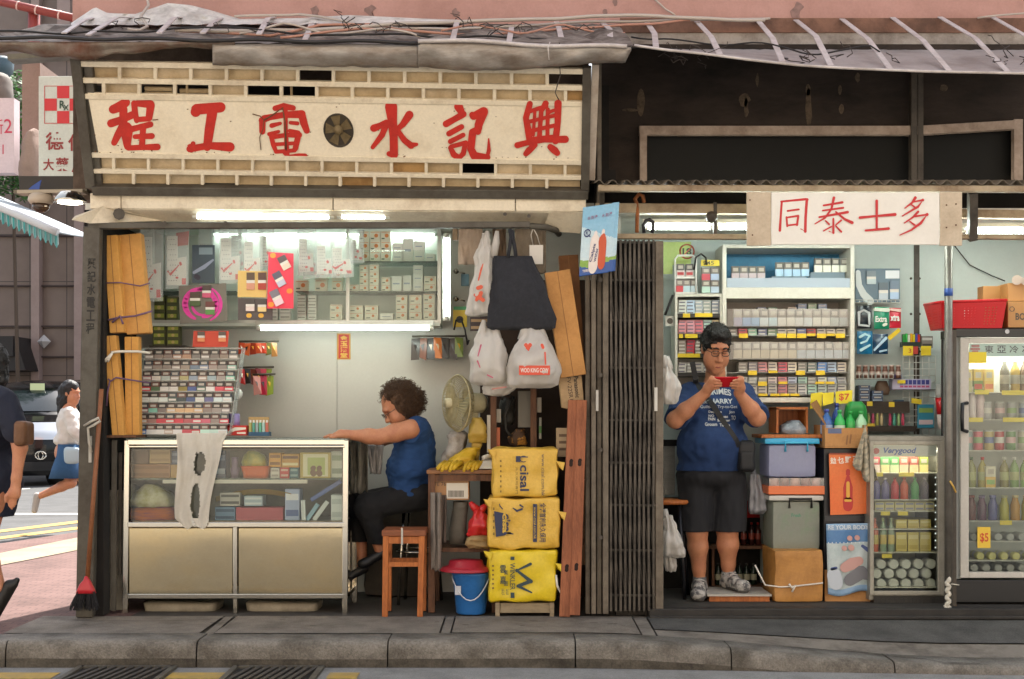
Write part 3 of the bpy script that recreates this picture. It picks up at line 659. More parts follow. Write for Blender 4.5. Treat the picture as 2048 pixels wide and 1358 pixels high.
ch+=zz1([[(533,625,36),(540,700,28),(548,800,24),(550,905,24)],[(550,905,22),(522,900,16)],[(432,750,22),(470,735,18),(505,715,16)],[(508,722,18),(480,790,18),(425,862,12)],[(640,672,24),(600,730,18),(560,765,14)],[(565,755,14),(610,820,18),(650,852,20),(682,845,10)],
[(928,625,26),(945,655,20)],[(855,725,20),(900,700,18),(955,668,20)],[(872,782,17),(945,742,16)],[(880,828,15),(955,790,14)],[(880,865,14),(900,905,18),(930,925,18)],[(885,858,13),(970,835,14)],[(968,840,14),(955,900,16),(930,925,14)],
[(1008,672,18),(1015,680,22),(1075,652,26)],[(1075,655,26),(1045,730,24),(1040,770,20)],[(1005,770,16),(1050,750,16)],[(1010,775,22),(1000,870,22),(1020,912,24)],[(1020,912,24),(1095,920,20),(1105,880,12),(1104,812,4)],
[(1345,608,18),(1322,690,18),(1335,760,20),(1345,835,18)],[(1438,605,18),(1412,650,14),(1405,740,13),(1400,815,16)],[(1510,605,22),(1508,720,18),(1495,825,20)],
[(1335,655,12),(1380,640,12),(1440,622,14)],[(1330,715,12),(1410,695,11),(1505,672,12)],[(1335,770,12),(1500,732,12)],[(1340,815,12),(1500,800,14)],[(1375,645,10),(1365,790,10)],[(1450,640,12),(1448,800,12)],[(1450,660,10),(1500,640,10)],
[(1272,850,18),(1340,832,16),(1430,818,16),(1552,815,22)],[(1375,848,16),(1340,880,20),(1322,900,16)],[(1465,860,18),(1490,880,22),(1505,895,18)]],600)
mb=MB();mb.strokes(ch,lambda x,y,l:P(x,y,yv(y)-.0225-l*.4),0);sg.part('lettering',mb,redp,bo)
mb=MB()
for i in range(90):
 x,v=rnd.uniform(185,1160),rnd.choice((rnd.uniform(188,196),rnd.uniform(297,305),rnd.uniform(190,303)))
 c=sgp(x,v,.0212);r_=rnd.uniform(.002,.006)
 mb.add([c+Vector((math.cos(k)*r_,0,math.sin(k)*r_))for k in(0,1.05,2.1,3.15,4.2,5.25)],[tuple(range(6))])
for(L)in([(505,228),(520,232),(528,240),(526,258),(519,275),(522,300)],[(528,240),(548,228),(565,215),(570,245),(572,300)],[(305,240),(316,239)]):
 mb.tube([P(a,b,yv(b)-.026)for a,b in L],.003 if L[0][0]!=528 else .005,4)
sg.part('rust_spots',mb,M('rust_spot','#6b4a30',.8),bo)
vc=P(677,261,yv(261)-.022)
def tilt(m,c):
 for v in m.v:v.y+=(v.z-c.z)*(NRM.z/-NRM.y)
mb=MB();mb.lathe([(.078,0),(.084,-.008),(.088,0),(.088,.004),(.0,.004)],vc,28,0,'y');
tilt(mb,vc);vt=sg.part('vent',mb,M('grimy_vent','#3a3022',.5,dirt='#1b1510',ds=14))
mb=MB()
for i in range(5):
 a=i*1.2566+.5;d1=Vector((math.cos(a),0,math.sin(a)));d2=Vector((-math.sin(a),0,math.cos(a)))
 mb.add([vc+Vector((0,-.003-.004*k,0))+d1*r1+d2*s1 for k,r1,s1 in((0,.02,-.012),(0,.074,-.03),(1,.074,.026),(1,.02,.014))],[(0,1,2,3)])
mb.lathe([(.026,-.006),(.026,-.02),(.018,-.026),(0,-.026)],vc,16,0,'y');tilt(mb,vc);sg.part('fan',mb,M('dusty_brass','#7a6848',.45,.4,dirt='#40341f',ds=20),vt)
mb=MB()
mb.beam(sgp(152,108,.0),sgp(184,374,.0),.06,.06,up=NRM);mb.beam(sgp(178,118,-.02),sgp(199,372,-.02),.05,.06,up=NRM)
mb.beam(sgp(1174,118,.0),sgp(1170,372,.0),.05,.06,up=NRM);mb.beam(sgp(188,377,.0),sgp(1176,377,.0),.055,.09,up=NRM);sg.part('frame',mb,greysteel,bw=.004)
mb=MB();mb.beam(P(1191,128,-.42),P(1183,358,-.06),.04,.04);sg.part('side_rail',mb,M('white_side_rail','#b3a698',.6,dirt='#85725f',ds=6,da=.6))
wire([P(1120,85,-.66),P(1118,100,-.62),P(1122,150,-.5),P(1112,185,-.48),P(1118,200,-.46)],.003,_M['rusty_wire'],'thin wire hanging from the tin edge over the rightmost red character','wire','wire',5,.01)
wire([P(1098,120,-.66),P(1096,95,-.7),P(1100,84,-.66)],.003,tinwhite,'bright wire loop hooked over the tin edge','wire','wire',8,.006)
# ------ shell of the right stall
rs=Thing('shop_stall','open general store stall with pale blue back wall and dark sill','stall',(2,.5,0))
RY=1.0
paleblue=M('pale_blue_wall','#bcc6c2',.4,dirt='#9da8a3',ds=1.5,da=.35,ga=.04)
mb=MB()
sx=[.625,px(1834,RY)-.01,4.6]
mb.box(sx[0],sx[1],RY,RY+.03,.05,2.5);mb.box(sx[1]+.014,sx[2],RY,RY+.03,.05,2.5);rs.part('back_wall',mb,paleblue)
mb=MB();mb.box(sx[1]-.012,sx[1]+.026,RY-.004,RY+.02,.05,2.5);mb.box(.63,4.6,RY+.031,RY+.05,0,2.5);rs.part('wall_joint',mb,darksteel)
mb=MB()
for v in(557,628,703):
 for x in(1822,1839):mb.tube([P(x,v,RY-.004),P(x,v,RY+.01)],.009,8)
rs.part('wall_bolts',mb,darksteel)
mb=MB();mb.box(.625,4.6,.0,RY-.003,2.42,2.45);rs.part('ceiling',mb,white)
mb=MB();mb.box(.625,.66,.08,RY-.003,.052,2.415);mb.box(4.56,4.6,0,RY-.003,.052,2.415);rs.part('side_wall',mb,paleblue)
mb=MB();mb.box(.63,4.6,.07,RY+.03,0,.048);rs.part('floor',mb,M('dark_shop_floor','#3c3731',.8,dirt='#201c18',ds=4))
mb=MB();mb.box(.82,4.6,-.035,.068,-.01,.052);mb.box(.82,4.6,-.06,-.037,-.01,.012);rs.part('sill',mb,M('black_sill','#2a2622',.6,dirt='#15120f',ds=7,da=.8,bump=.2),bw=.006)
beamm=M('stained_cream_beam','#a8967a',.6,dirt='#6b5138',ds=5,da=.75,bump=.15)
mb=MB();mb.beam(P(1196,377,-.2),P(2200,379,-.2),.036,.05);rs.part('canopy_beam',mb,beamm,bw=.003)
mb=MB();mb.beam(P(1190,417,.02),P(1496,419,.02),.058,.06);mb.beam(P(1918,428,.02),P(2200,432,.02),.05,.06);rs.part('lamp_beam',mb,beamm,bw=.003)
mb=MB();mb.beam(P(1225,473,.0),P(1500,474,.0),.03,.05);mb.beam(P(1920,474,.0),P(2200,476,.0),.026,.05);rs.part('gate_rail',mb,beamm,bw=.003)
mb=MB();mb.beam(P(1204,372,-.19),P(1204,412,-.05),.026,.03);mb.beam(P(1430,405,.0),P(1430,478,.0),.02,.03);mb.beam(P(1945,385,-.15),P(1945,480,.0),.05,.04);mb.lathe([(.0,-.02),(.03,-.02),(.036,0),(.0,.004)],P(1423,434,-.02),14,0,'y');rs.part('bracket',mb,darksteel)
mb=MB();mb.box(.5,4.6,.12,.16,2.455,pz(382,.12));mb.box(.5,.63,.1,.14,2.3,2.7);rs.part('dark_void',mb,darkvoid)  # dark boxes added to close the bright gap above the gate, reading as shade
def corr(u,w):
 x=px(1190,-.24)+3.2*u;return Vector((x,-.24+.72*w,pz(364,-.24)+.12*w+.014*math.sin(x*2*math.pi/.081)))
mb=MB();mb.grid(corr,320,3);o=rs.part('corrugated_canopy',mb,M('dirty_corrugated_sheet','#6f6353',.6,dirt='#3c3228',ds=6,da=.8));s_=o.modifiers.new('thickness','SOLIDIFY');s_.thickness=.004
# white store sign
st=Thing('store_sign','white store sign with four slender red brush characters','sign',(px(1709,-.24),-.24,pz(490,-.24)))
mb=MB();mb.pb(1543,385,1879,489,-.25,.02);so_=st.part('panel',mb,M('white_sign_face','#e4dfd5',.45,dirt='#cdc5b6',ds=3,da=.3,ga=.03))
for a,b in((1494,1542),(1880,1924)):
 mb=MB();mb.pb(a,384,b,491,-.246,.018);st.part('end_panel',mb,M('beige_sign_end','#c5b49c',.5,dirt='#9b866b',ds=4,da=.5))
mb=MB()
for x,v in((1500,400),(1505,470),(1893,410),(1912,408),(1893,455),(1912,450)):mb.tube([P(x,v,-.251),P(x,v,-.245)],.005,6)
st.part('screws',mb,M('rust_spot2','#5b3d28',.7))
def zz3(L):return[[(1248+x/2.56,y/2.56,w/2.56*.62)for x,y,w in s_]for s_ in L]
mb=MB();mb.strokes(zz3([[(808,1032,9),(803,1100,9),(798,1180,11)],[(805,1032,8),(930,1020,10),(938,1022,12)],[(936,1024,11),(930,1110,11),(928,1185,12),(905,1172,4)],[(838,1080,8),(895,1072,8)],[(832,1112,8),(836,1158,8)],[(832,1114,7),(892,1105,9)],[(892,1108,9),(886,1152,9)],[(836,1154,7),(888,1148,8)],
[(1022,1052,8),(1118,1036,10)],[(1018,1078,7),(1122,1064,9)],[(1000,1112,8),(1145,1086,11)],[(1075,1012,11),(1062,1070,9),(1030,1115,8),(978,1146,5)],[(1085,1085,7),(1130,1122,10),(1168,1140,13)],[(1072,1120,8),(1072,1192,10),(1050,1184,4)],[(1032,1130,6),(1050,1148,8)],[(1022,1182,6),(1062,1160,6)],[(1112,1128,8),(1086,1150,6)],[(1084,1156,6),(1112,1186,9)],
[(1208,1114,11),(1290,1106,9),(1388,1098,13)],[(1294,1028,11),(1294,1100,10),(1294,1174,9)],[(1238,1180,9),(1355,1170,11)],
[(1492,1012,12),(1475,1038,9),(1438,1066,5)],[(1478,1034,7),(1530,1024,12),(1506,1058,10),(1425,1106,5)],[(1470,1046,6),(1490,1062,8)],[(1506,1084,10),(1480,1112,8),(1435,1142,5)],[(1490,1108,8),(1552,1098,13),(1520,1142,11),(1470,1178,8),(1412,1204,4)],[(1464,1134,6),(1488,1152,8)]]),lambda x,y,l:P(x,y,-.2506-l),0)
st.part('lettering',mb,redp2,so_)
# ------ lamps
housing=M('lamp_housing','#d8d8cf',.4)
def tube_lamp(x0,x1,v,y,lab,vert=None,tm=None):
 if vert:a,b=P(x0,vert[0],y),P(x0,vert[1],y);off=Vector((.0,.03,0))
 else:a,b=P(x0,v,y),P(x1,v,y);off=Vector((0,.012,.028))
 t=Thing('tube_lamp',lab,'lamp',(a+b)/2+off,'fluorescent tube lamps')
 d=(b-a).normalized();m=MB();m.tube([a,b],.0125,10);t.part('tube',m,tm or tubelit)
 m=MB();m.tube([a-d*.03,a],.014,10);m.tube([b,b+d*.03],.014,10);m.beam(a-d*.03+off,b+d*.03+off,.05,.03,up=off);t.part('housing',m,housing)
tube_lamp(395,658,433,.03,'long lit fluorescent tube under the left end of the cream fascia')
tube_lamp(684,770,433,.03,'short lit fluorescent tube under the middle of the cream fascia')
tube_lamp(522,858,657,.78,'lit fluorescent tube along the underside of the wall cabinet',None,tubedim)
tube_lamp(893,0,0,.74,'upright lit fluorescent tube at the right end of the wall cabinet',vert=(632,476),tm=tubedim)
tube_lamp(430,868,468,1.04,'lit fluorescent tube inside the top of the wall cabinet',None,tubedim)
tube_lamp(1556,1720,455,.1,'lit fluorescent tube behind the white store sign, left half')
tube_lamp(1740,1915,458,.1,'lit fluorescent tube behind the white store sign, right half')
tube_lamp(1296,1420,455,.1,'lit fluorescent tube behind the beam near the folding gate')
tube_lamp(1438,1540,455,.1,'lit fluorescent tube partly behind the white store sign')
tube_lamp(1932,2140,463,.1,'lit fluorescent tube at the far right of the store')
# ------ small goods
_PK={}
def pack_mesh(w,h,d,low,top,band=None):
 k=(round(w,4),round(h,4),round(d,4),low,top,band)
 if k in _PK:return _PK[k]
 m=MB();s_=.5*h
 m.box(-w/2,w/2,0,d,0,s_,0);m.box(-w/2,w/2,0,d,s_+.0004,h,1)
 if band:m.box(-w*.42,w*.42,-.0008,.001,s_*.28,s_*.72,2)
 m.box(-w*.30,w*.32,-.0008,.001,s_*1.25,s_*1.75,3)
 _PK[k]=m.mesh('pack',[C(low,.35),C(top,.4),C(band or low,.4),C('#b0a79a',.5)]);return _PK[k]
def put(name,me,loc,label,cat,group=None,rz_=0.,rx_=0.,ry_=0.):
 o=bpy.data.objects.new(name,me);COL.objects.link(o);o.location=loc;o.rotation_euler=(rx_,ry_,rz_);_tag(o,label,cat,group);return o
DARKW=['#4b3c36','#3b3734','#5d3f38','#42464a','#6b4a40','#38322e']
# ------ wall cabinet with bulb boxes
wc=Thing('wall_cabinet','glass fronted wall cabinet full of small white bulb boxes','cabinet',P(600,650,.8))
CY=.80;alu=M('aluminium','#b9bab2',.35,.5,bump=.03)
mb=MB();mb.pb(300,646,880,652,CY,.29);mb.pb(300,452,880,458,CY,.29);mb.box(px(300,CY),px(880,CY),BY-.012,BY-.004,pz(646,CY),pz(458,CY));wc.part('case',mb,M('white_cabinet_back','#cfd6cc',.5))
mb=MB()
for x in(300,476,692,875):mb.pb(x,458,x+7,646,CY+.005,.02)
mb.pb(307,640,875,646,CY+.006,.018);wc.part('frame',mb,alu)
for v,xa,xb in((525,700,875),(584,590,875),(584,307,470)):
 mb=MB();mb.box(px(xa,CY),px(xb,CY),CY+.03,BY-.014,pz(v,CY+.1)-.006,pz(v,CY+.1));wc.part('glass_shelf',mb,M('green_glass_edge','#5d7468',.2,clear=.3))
mb=MB();mb.box(px(595,CY),px(873,CY),CY+.012,CY+.016,pz(640,CY),pz(500,CY));wc.part('glass_pane',mb,glass('clear_glass'))
def bulb_box(w,h,kind):
 k=('bulb',round(w,4),round(h,4),kind)
 if k in _PK:return _PK[k]
 m=MB();m.box(-w/2,w/2,0,.07,0,h,0)
 if kind==0:m.lathe([(h*.2,-.001),(0,-.001)],(w*.12,0,h*.55),8,1,'y',cap=False);m.box(-w*.4,-w*.1,-.001,0,h*.2,h*.32,2);m.box(-w*.42,w*.42,-.001,0,h*.86,h*.9,1)
 elif kind==1:m.box(-w*.4,w*.4,-.001,0,h*.3,h*.42,2);m.box(-w*.5,w*.5,-.001,0,h*.9,h*.97,2)
 elif kind==2:m.box(-w*.35,w*.3,-.001,0,h*.45,h*.55,3)
 else:m.box(-w*.4,w*.4,-.001,0,h*.25,h*.75,1);m.lathe([(h*.25,-.002),(0,-.002)],(0,0,h*.5),8,3,'y',cap=False)
 base={0:'#d9d3bf',1:'#cfd3cb',2:'#dad8cf',3:'#5b5f3a'}[kind]
 _PK[k]=m.mesh('bulb_box',[C(base,.5),C('#cf7a3a' if kind!=3 else '#a8b04a',.5),C('#55604f',.5),C('#9aa3b0' if kind!=3 else '#d5c27a',.5)]);return _PK[k]
kn=['orange printed box','grey lined box','plain white box','green box']
stacks=[('top',525,[(728,3,20,20,0),(750,3,20,20,0),(771,3,19,20,0),(795,2,20,18,2),(816,1,20,46,2),(838,2,20,20,2),(860,1,18,16,2)]),
('middle',584,[(603,1,26,22,0),(642,2,24,24,0),(674,2,20,22,0),(706,1,22,14,0),(728,4,18,13,0),(748,4,18,13,0),(772,2,18,14,0),(793,1,20,30,2),(814,1,18,32,2),(836,3,19,17,2),(860,2,24,15,0)]),
('bottom',640,[(603,4,17,12,1),(624,4,17,12,1),(672,2,24,15,0),(712,2,28,14,0),(743,2,26,14,0),(773,1,26,12,2),(803,3,22,16,0),(831,3,24,16,0),(858,3,22,17,0)]),
('left middle',640,[(318,3,24,16,3),(344,3,22,15,3),(545,2,20,14,1),(570,2,22,14,1)])]
for sn,vb,L in stacks:
 for i,(x,n,w,h,kd)in enumerate(L):
  y=CY+.06+rnd.uniform(-.008,.02)
  for k in range(n):
   tier='' if n==1 else(' at the bottom of' if k==0 else(' on top of' if k==n-1 else ' %s up in'%ORD[k]))
   lab='%s%s the %s stack of the %s shelf'%(kn[kd],tier,ORD[i],sn)if n>1 else '%s standing alone, %s place of the %s shelf'%(kn[kd],ORD[i],sn)
   put('bulb_box',bulb_box(w*.00338,h*.00338,kd),(px(x,y),y,pz(vb,CY+.1)+.0005+(h*.00338+.0006)*k),lab,'box','small boxes in the wall cabinet',rnd.uniform(-.05,.05))
# green boxes under the cabinet on the left
mb=MB();mb.box(px(300,.82),px(372,.82),.8,BY-.012,pz(697,.82),pz(691,.82));solo('wall_shelf',mb,darksteel,'narrow dark shelf carrying stacked green boxes above the pack rack','shelf')
for i,x in enumerate((318,346)):
 for k in range(3):
  put('bulb_box',bulb_box(.085,.045,3),(px(x,.83),.83,pz(691,.82)+.0005+.0455*k),'green printed box, %s up in the %s stack on the dark shelf'%(ORD[k],'left' if i==0 else 'right'),'box','green boxes on the dark shelf')
# ------ cards and packets hung in front of the cabinet
def quadface(m,pts,y,mi=0,th=.004):
 q=[P(a,b,y)for a,b in pts];k=len(q);m.add(q+[p+Vector((0,th,0))for p in q],[tuple(reversed(range(k))),tuple(range(k,2*k))]+[(i,i+k,(i+1)%k+k,(i+1)%k)if 0 else((i+1)%k,(i+1)%k+k,i+k,i)for i in range(k)],mi);return m
clearf=M('clear_plastic_film','#e4e8e6',.15,clear=.72)
def tickcard(x0,v0,w,h,y,lab,tick=True,sk=0):
 t=Thing('blister_card',lab,'packet',P(x0+w/2,v0+h,y),'clear hanging packets in the left stall')
 m=MB();quadface(m,[(x0-4,v0-22),(x0+w+6,v0-20),(x0+w+4+sk,v0+h+6),(x0-3+sk,v0+h+8)],y-.004,0,.012);t.part('bag',m,clearf)
 m=MB();quadface(m,[(x0,v0),(x0+w*.55,v0),(x0+w*.55,v0+h*.45),(x0+w,v0+h*.42),(x0+w+sk,v0+h),(x0+sk,v0+h)],y,0,.006);c=t.part('card',m,C('#dcd5cd',.5))
 m=MB()
 for i in range(4):
  for j in range(9):
   xx,vv=x0+3+i*w*.13+(j%2)*3,v0+6+j*h*.105
   if i>2 and j<4:continue
   quadface(m,[(xx,vv),(xx+1.6,vv),(xx+1.6,vv+1.6),(xx,vv+1.6)],y-.001,1,.0008)
 if tick:m.strokes([[(x0+2,v0+h*.72,1.6),(x0+7,v0+h*.78,2.6),(x0+w*.62,v0+h*.60,.8)]],lambda a,b,l:P(a,b,y-.0012-l),0)
 m.strokes([[(x0+w*.7,v0+h*.55,2.5),(x0+w*.72,v0+h*.58,2.5)],[(x0+w*.5,v0+h*.85,2.2),(x0+w*.55,v0+h*.85,2.2)]],lambda a,b,l:P(a,b,y-.0016-l),0)
 quadface(m,[(x0+w*.78,v0+h*.86),(x0+w+sk,v0+h*.86),(x0+w+sk,v0+h-1),(x0+w*.78+sk,v0+h-1)],y-.0012,0,.0008)
 t.part('print',m,[C('#cc2a22',.5),C('#55505a',.5)],c)
tickcard(283,474,38,122,.55,'longest spotted white blister packet with red tick, beside the tall cartons')
tickcard(334,472,38,98,.56,'spotted white blister packet with red tick and a red corner above it')
tickcard(441,476,38,84,.58,'spotted white blister packet hanging just right of the dark blue one')
tickcard(488,484,32,74,.57,'spotted white blister packet behind the top of the cream card')
tickcard(634,492,30,56,.60,'faint white packet without a tick right of the pink card',False)
tickcard(664,496,36,52,.58,'spotted white packet with red tick hanging rightmost before the cabinet glass',True,3)
for i,(x,v,w,h)in enumerate(((462,470,26,62),(520,472,22,60),(598,478,28,66),(612,500,24,50),(700,480,22,40),(402,460,20,24))):tickcard(x,v,w,h,.63+.02*i,('clear packet with a white card left of the cream card','clear packet squeezed behind the pink red card','clear packet just right of the pink red card','lower clear packet right of the pink red card','clear packet before the right cabinet door','small clear packet above the dark blue one')[i],False,(-2,2,1,-3,2,0)[i])
m=MB();quadface(m,[(352,466),(378,462),(376,490),(354,492)],.565,0);solo('red_card',m,C('#b0392f',.5),'small red card behind the second spotted blister packet','card')
# dark blue hanging pack
t=Thing('hanging_pack','dark blue and grey hanging packet above the pink ring card','packet',P(405,565,.56))
m=MB();m.pb(384,490,429,566,.56,.012);c=t.part('pack',m,C('#33434f',.4))
m=MB();m.pb(397,452,424,489,.57,.004);t.part('hang_tab',m,C('#8f9a94',.4))
m=MB();m.pb(398,495,425,509,.5585,.001,0);m.strokes([[(388,545,3),(408,534,4),(426,520,2)]],lambda a,b,l:P(a,b,.558-l),1);m.strokes([[(393,553,5),(396,555,5)]],lambda a,b,l:P(a,b,.558-l),2);t.part('print',m,[C('#7a8a93'),C('#8e97ad'),C('#2a2236')],c)
def packcard(name,lab,pts,y,col,packs,extra=None):
 t=Thing(name,lab,'card',P(sum(p[0]for p in pts)/len(pts),max(p[1]for p in pts),y))
 m=MB();quadface(m,pts,y);c=t.part('card',m,C(col,.5))
 for(x,v,w,h,ang,lo,tp)in packs:
  m=MB();ca,sa=math.cos(ang),math.sin(ang)
  def q(a,b):return(x+a*ca-b*sa,v+a*sa+b*ca)
  for(b0,b1,mi)in((-h/2,-2,1),(-1.8,h*.12,2),(h*.12+.2,h/2,0)):quadface(m,[q(-w/2,b0),q(w/2,b0),q(w/2,b1),q(-w/2,b1)],y-.012,mi,.011)
  t.part('pack',m,[C(lo),C(tp),C('#d9d2ca')],c)
 if extra:extra(t,c)
packcard('display_card','bright pink red card with three slanted packs',[(537,504),(587,507),(587,617),(534,617)],.5,'#e0354e',
[(568,525,17,28,-.5,'#dcc9b8','#5a4d50'),(558,558,17,30,-.5,'#b9b7c9','#5a5868'),(553,595,18,32,-.45,'#e3bfc9','#77707a')],
lambda t,c:t.part('orange_dots',MB().strokes([[(a,b,5),(a+2,b,5)]for a,b in((545,511),(578,582),(541,609))],lambda a,b,l:P(a,b,.4992-l)),C('#e08a2c'),c))
packcard('display_card','cream yellow card with two reddish packs left of the pink card',[(476,541),(534,543),(533,595),(475,594)],.53,'#d9b56a',[(501,562,16,34,0,'#c98a70','#5b4638'),(524,562,16,34,0,'#a8382a','#5b3a32')])
packcard('display_card','dark brown card with two pale packs and yellow dots',[(476,596),(545,598),(545,640),(476,640)],.54,'#4f4544',[(500,610,17,24,0,'#d6c4c0','#4b4440'),(524,611,17,24,0,'#e0c48a','#4b4440')],
lambda t,c:t.part('yellow_dots',MB().strokes([[(a,b,4.5),(a+2,b,4.5)]for a,b in((497,631),(521,631))],lambda a,b,l:P(a,b,.5392-l)),C('#dba63a'),c))
def ring(t,c):
 L=[]
 for k,(rx,ry,a0,a1,w)in enumerate(((34,32,2.0,4.4,6),(28,26,-1.2,1.5,6),(38,36,-1.0,1.1,3.4),(20,22,1.2,3.2,3),(30,30,4.2,5.6,5))):
  L.append([(404+rx*math.cos(a0+(a1-a0)*i/9),608+ry*math.sin(a0+(a1-a0)*i/9),w*(.35+.65*math.sin(3.14*(i+.5)/10)))for i in range(10)])
 t.part('ring',MB().strokes(L,lambda a,b,l:P(a,b,.5185-l)),C('#d42f95',.45),c)
packcard('display_card','grey card with a neon pink ring and three small packs',[(357,572),(452,566),(455,642),(360,648)],.52,'#6d675d',[(390,598,20,28,0,'#4a5a34','#4b3a30'),(413,583,17,24,0,'#c05070','#4b3a36'),(420,616,18,26,0,'#5a8f4a','#6b3a36')],
ring)
packcard('display_box','orange red box with two packs on its front above the acrylic rack',[(387,662),(458,662),(455,694),(385,694)],.5,'#c2412a',[(402,673,14,20,0,'#d98a5a','#5b5048'),(444,673,14,20,0,'#d98a5a','#5b5048')])
# hooks of sachets on the wall right of the rack
def sachets(name,lab,x0,x1,v0,v1,cols,y=.9):
 t=Thing(name,lab,'sachets',P((x0+x1)/2,v1,y));m=MB();m.tube([P(x0,v0-3,y-.02),P(x1+6,v0-4,y-.02)],.007,8);t.part('rod',m,greysteel)
 n=len(cols)
 for i,c in enumerate(cols):
  a=x0+(x1-x0)*i/n;b=a+(x1-x0)/n*1.15;k=rnd.uniform(-3,3)
  m=MB();q=[P(a+k*.4,v0+rnd.uniform(-2,1),y-.03+.01*(i%3)),P(b,v0,y-.02),P(b+k,v1+rnd.uniform(-5,3),y-.055),P(a+k,v1+rnd.uniform(-5,3),y-.045)]
  m.add(q+[p+Vector((0,.012,0))for p in q],[(0,3,2,1),(4,5,6,7),(0,1,5,4),(1,2,6,5),(2,3,7,6),(3,0,4,7)],0)
  m.add([q[0].lerp(q[2],.3)+Vector((0,-.004,0)),q[1].lerp(q[3],.3)+Vector((0,-.004,0)),q[0].lerp(q[2],.6)+Vector((0,-.005,.0))],[(0,1,2)],1)
  t.part('sachet',m,[C(c,.3),C(rnd.choice(('#d8cdb8','#e0b040','#2c2420')),.3)])
sachets('sachet_strip','row of orange and red foil sachets on a rod beside the rack',478,552,686,711,['#b5431f','#c25a28','#8f2f1c','#c04a22','#b8391f','#6b6a3a','#a8743a'])
sachets('sachet_strip','row of mixed red, black and green sweets on the lower rod',477,542,738,770,['#b0201c','#2a2320','#7a3a2c','#6f1f24','#b03040','#7d8a3a'])
sachets('sachet_strip','row of dark film packets with orange prints on the back wall',824,924,676,718,['#38302a','#6f3f28','#2b2622','#b5672f','#2e2a26','#3a2f28','#6b7a3a'],1.0)
sachets('sachet_strip','hanging strip of red and lime sweets',505,545,752,790,['#c98a80','#a8203a','#8a9a3a'],.88)
# round things by the rack
m=MB();m.lathe([(0,-.03),(.03,-.022),(.04,0),(.03,.022),(0,.03)],P(473,788,.5),14,0,'y');solo('round_bag',m,C('#d5d8d0',.4),'small round white bundle hanging at the rack edge','bundle')
# ------ acrylic pack rack standing on the counter
rk=Thing('pack_rack','sloping clear acrylic rack of cigarette packs on the glass counter','rack',P(360,870,.3))
def rp(u,r):  # u across, r row position 0 top .. 8 bottom
 t=r/8;y=.47-.2*t;return P(290-17*t+(188-8*t)*u,697+172*t,y)
acr=M('clear_acrylic','#cdd3d0',.15,clear=.62)
mb=MB()
for r in range(9):
 a,b=rp(-.03,r),rp(1.03,r);mb.add([a+Vector((0,-.01,0)),b+Vector((0,-.01,0)),b+Vector((0,.06,0)),a+Vector((0,.06,0))],[(0,1,2,3)])
 mb.add([a+Vector((0,-.012,0)),b+Vector((0,-.012,0)),b+Vector((0,-.012,.004)),a+Vector((0,-.012,.004))],[(0,1,2,3)])
o=rk.part('shelves',mb,M('acrylic_shelf','#d8d4cc',.2,clear=.6));s_=o.modifiers.new('thickness','SOLIDIFY');s_.thickness=.003
for u in(-.035,1.035):
 mb=MB();a,b=rp(u,-.1),rp(u,8);mb.add([a,b,b+Vector((0,.1,0)),a+Vector((0,.1,0))],[(0,1,2,3)]);o=rk.part('side_panel',mb,acr);s_=o.modifiers.new('thickness','SOLIDIFY');s_.thickness=.004
rowc=[['#8f8076','#97877c','#8a7a70','#a8806a','#b08a70','#77716a','#7a6f68','#7c7168','#8a7a6c','#9a8f84'],
['#8a7f78','#96897f','#8f8278','#8a7a72','#9a8b7c','#6f7c8a','#7f8aa0','#9a8a80','#8a8078','#8fb0a0'],
['#a07070','#c9c0b5','#a8b0a8','#95887c','#a89f6f','#8a94a0','#a89080','#95a5a8','#9a9088','#8fbfa8'],
['#c22a35','#5a7050','#d5cfc6','#d5cfc6','#8a7a3a','#4a5a8a','#5a7060','#d8d2ca','#d0505a','#c2283a'],
['#d8d8ce','#d5d6cc','#d0d5cc','#44584c','#3f4a4a','#4a5a80','#ccd0c4','#6a6a8f','#c5d0cc','#ccd3d0'],
['#7a4a4e','#7fb5a0','#7d7068','#cbab80','#c9a57c','#cda87c','#c8a57a','#8a7c72','#9a8f86','#8a8280'],
['#b08a70','#a07a70','#c2404a','#c43038','#c9404c','#b05a5c','#c8485a','#c06070','#8f8078','#c02a40'],
['#4a70a5','#d5d2cc','#d5d2cc','#b5a090','#d5d0cc','#c5505a','#c2303a','#c0e0d0','#bcd5c8','#d0d5d2']]
for r in range(8):
 for j in range(10):
  a=rp((j+.5)/10,r+1);w=(px(188,.35)-px(0,.35))/10*.94
  put('cigarette_pack',pack_mesh(round(w,3),.058,.02,rowc[r][j],DARKW[(r*3+j*7)%6],None if j%3 else '#cfc8bf'),a+Vector((0,.012,.002)),
  'cigarette pack, %s from left in the %s row from the top of the acrylic rack'%(ORD[j],ORD[r]),'cigarette pack','packs in the acrylic rack',rnd.uniform(-.03,.03),-.12)
# things on the counter right of the rack
CT=pz(879,.15)
def on(name,lab,cat,x0,v0,x1,v1,y,dep,col,grp=None,extra=None,rough=.45):
 t=Thing(name,lab,cat,P((x0+x1)/2,v1,y),grp);m=MB();m.pb(x0,v0,x1,v1,y,dep);b=t.part('box',m,C(col,rough),bw=.002)
 if extra:m=MB();cols=extra(m);t.part('print',m,cols,b)
 return t
def stripe(x0,v0,x1,v1,y,cs,n=2):
 def f(m):
  for i in range(n):a=v0+(v1-v0)*(i+.3)/n;m.pb(x0+2,a,x1-2,a+(v1-v0)*.4/n,y-.0008,.001,i%len(cs))
  return[C(c)for c in cs]
 return f
on('sweet_box','red and white sweet box lying on the counter beside the rack','box',452,851,493,871,.35,.1,'#c3271e',None,lambda m:(m.strokes([[(456,865,2.2),(470,858,3.5),(490,857,2)],[(475,866,1.5),(490,866,2)]],lambda a,b,l:P(a,b,.349-l)),[C('#e8dccb')])[1])
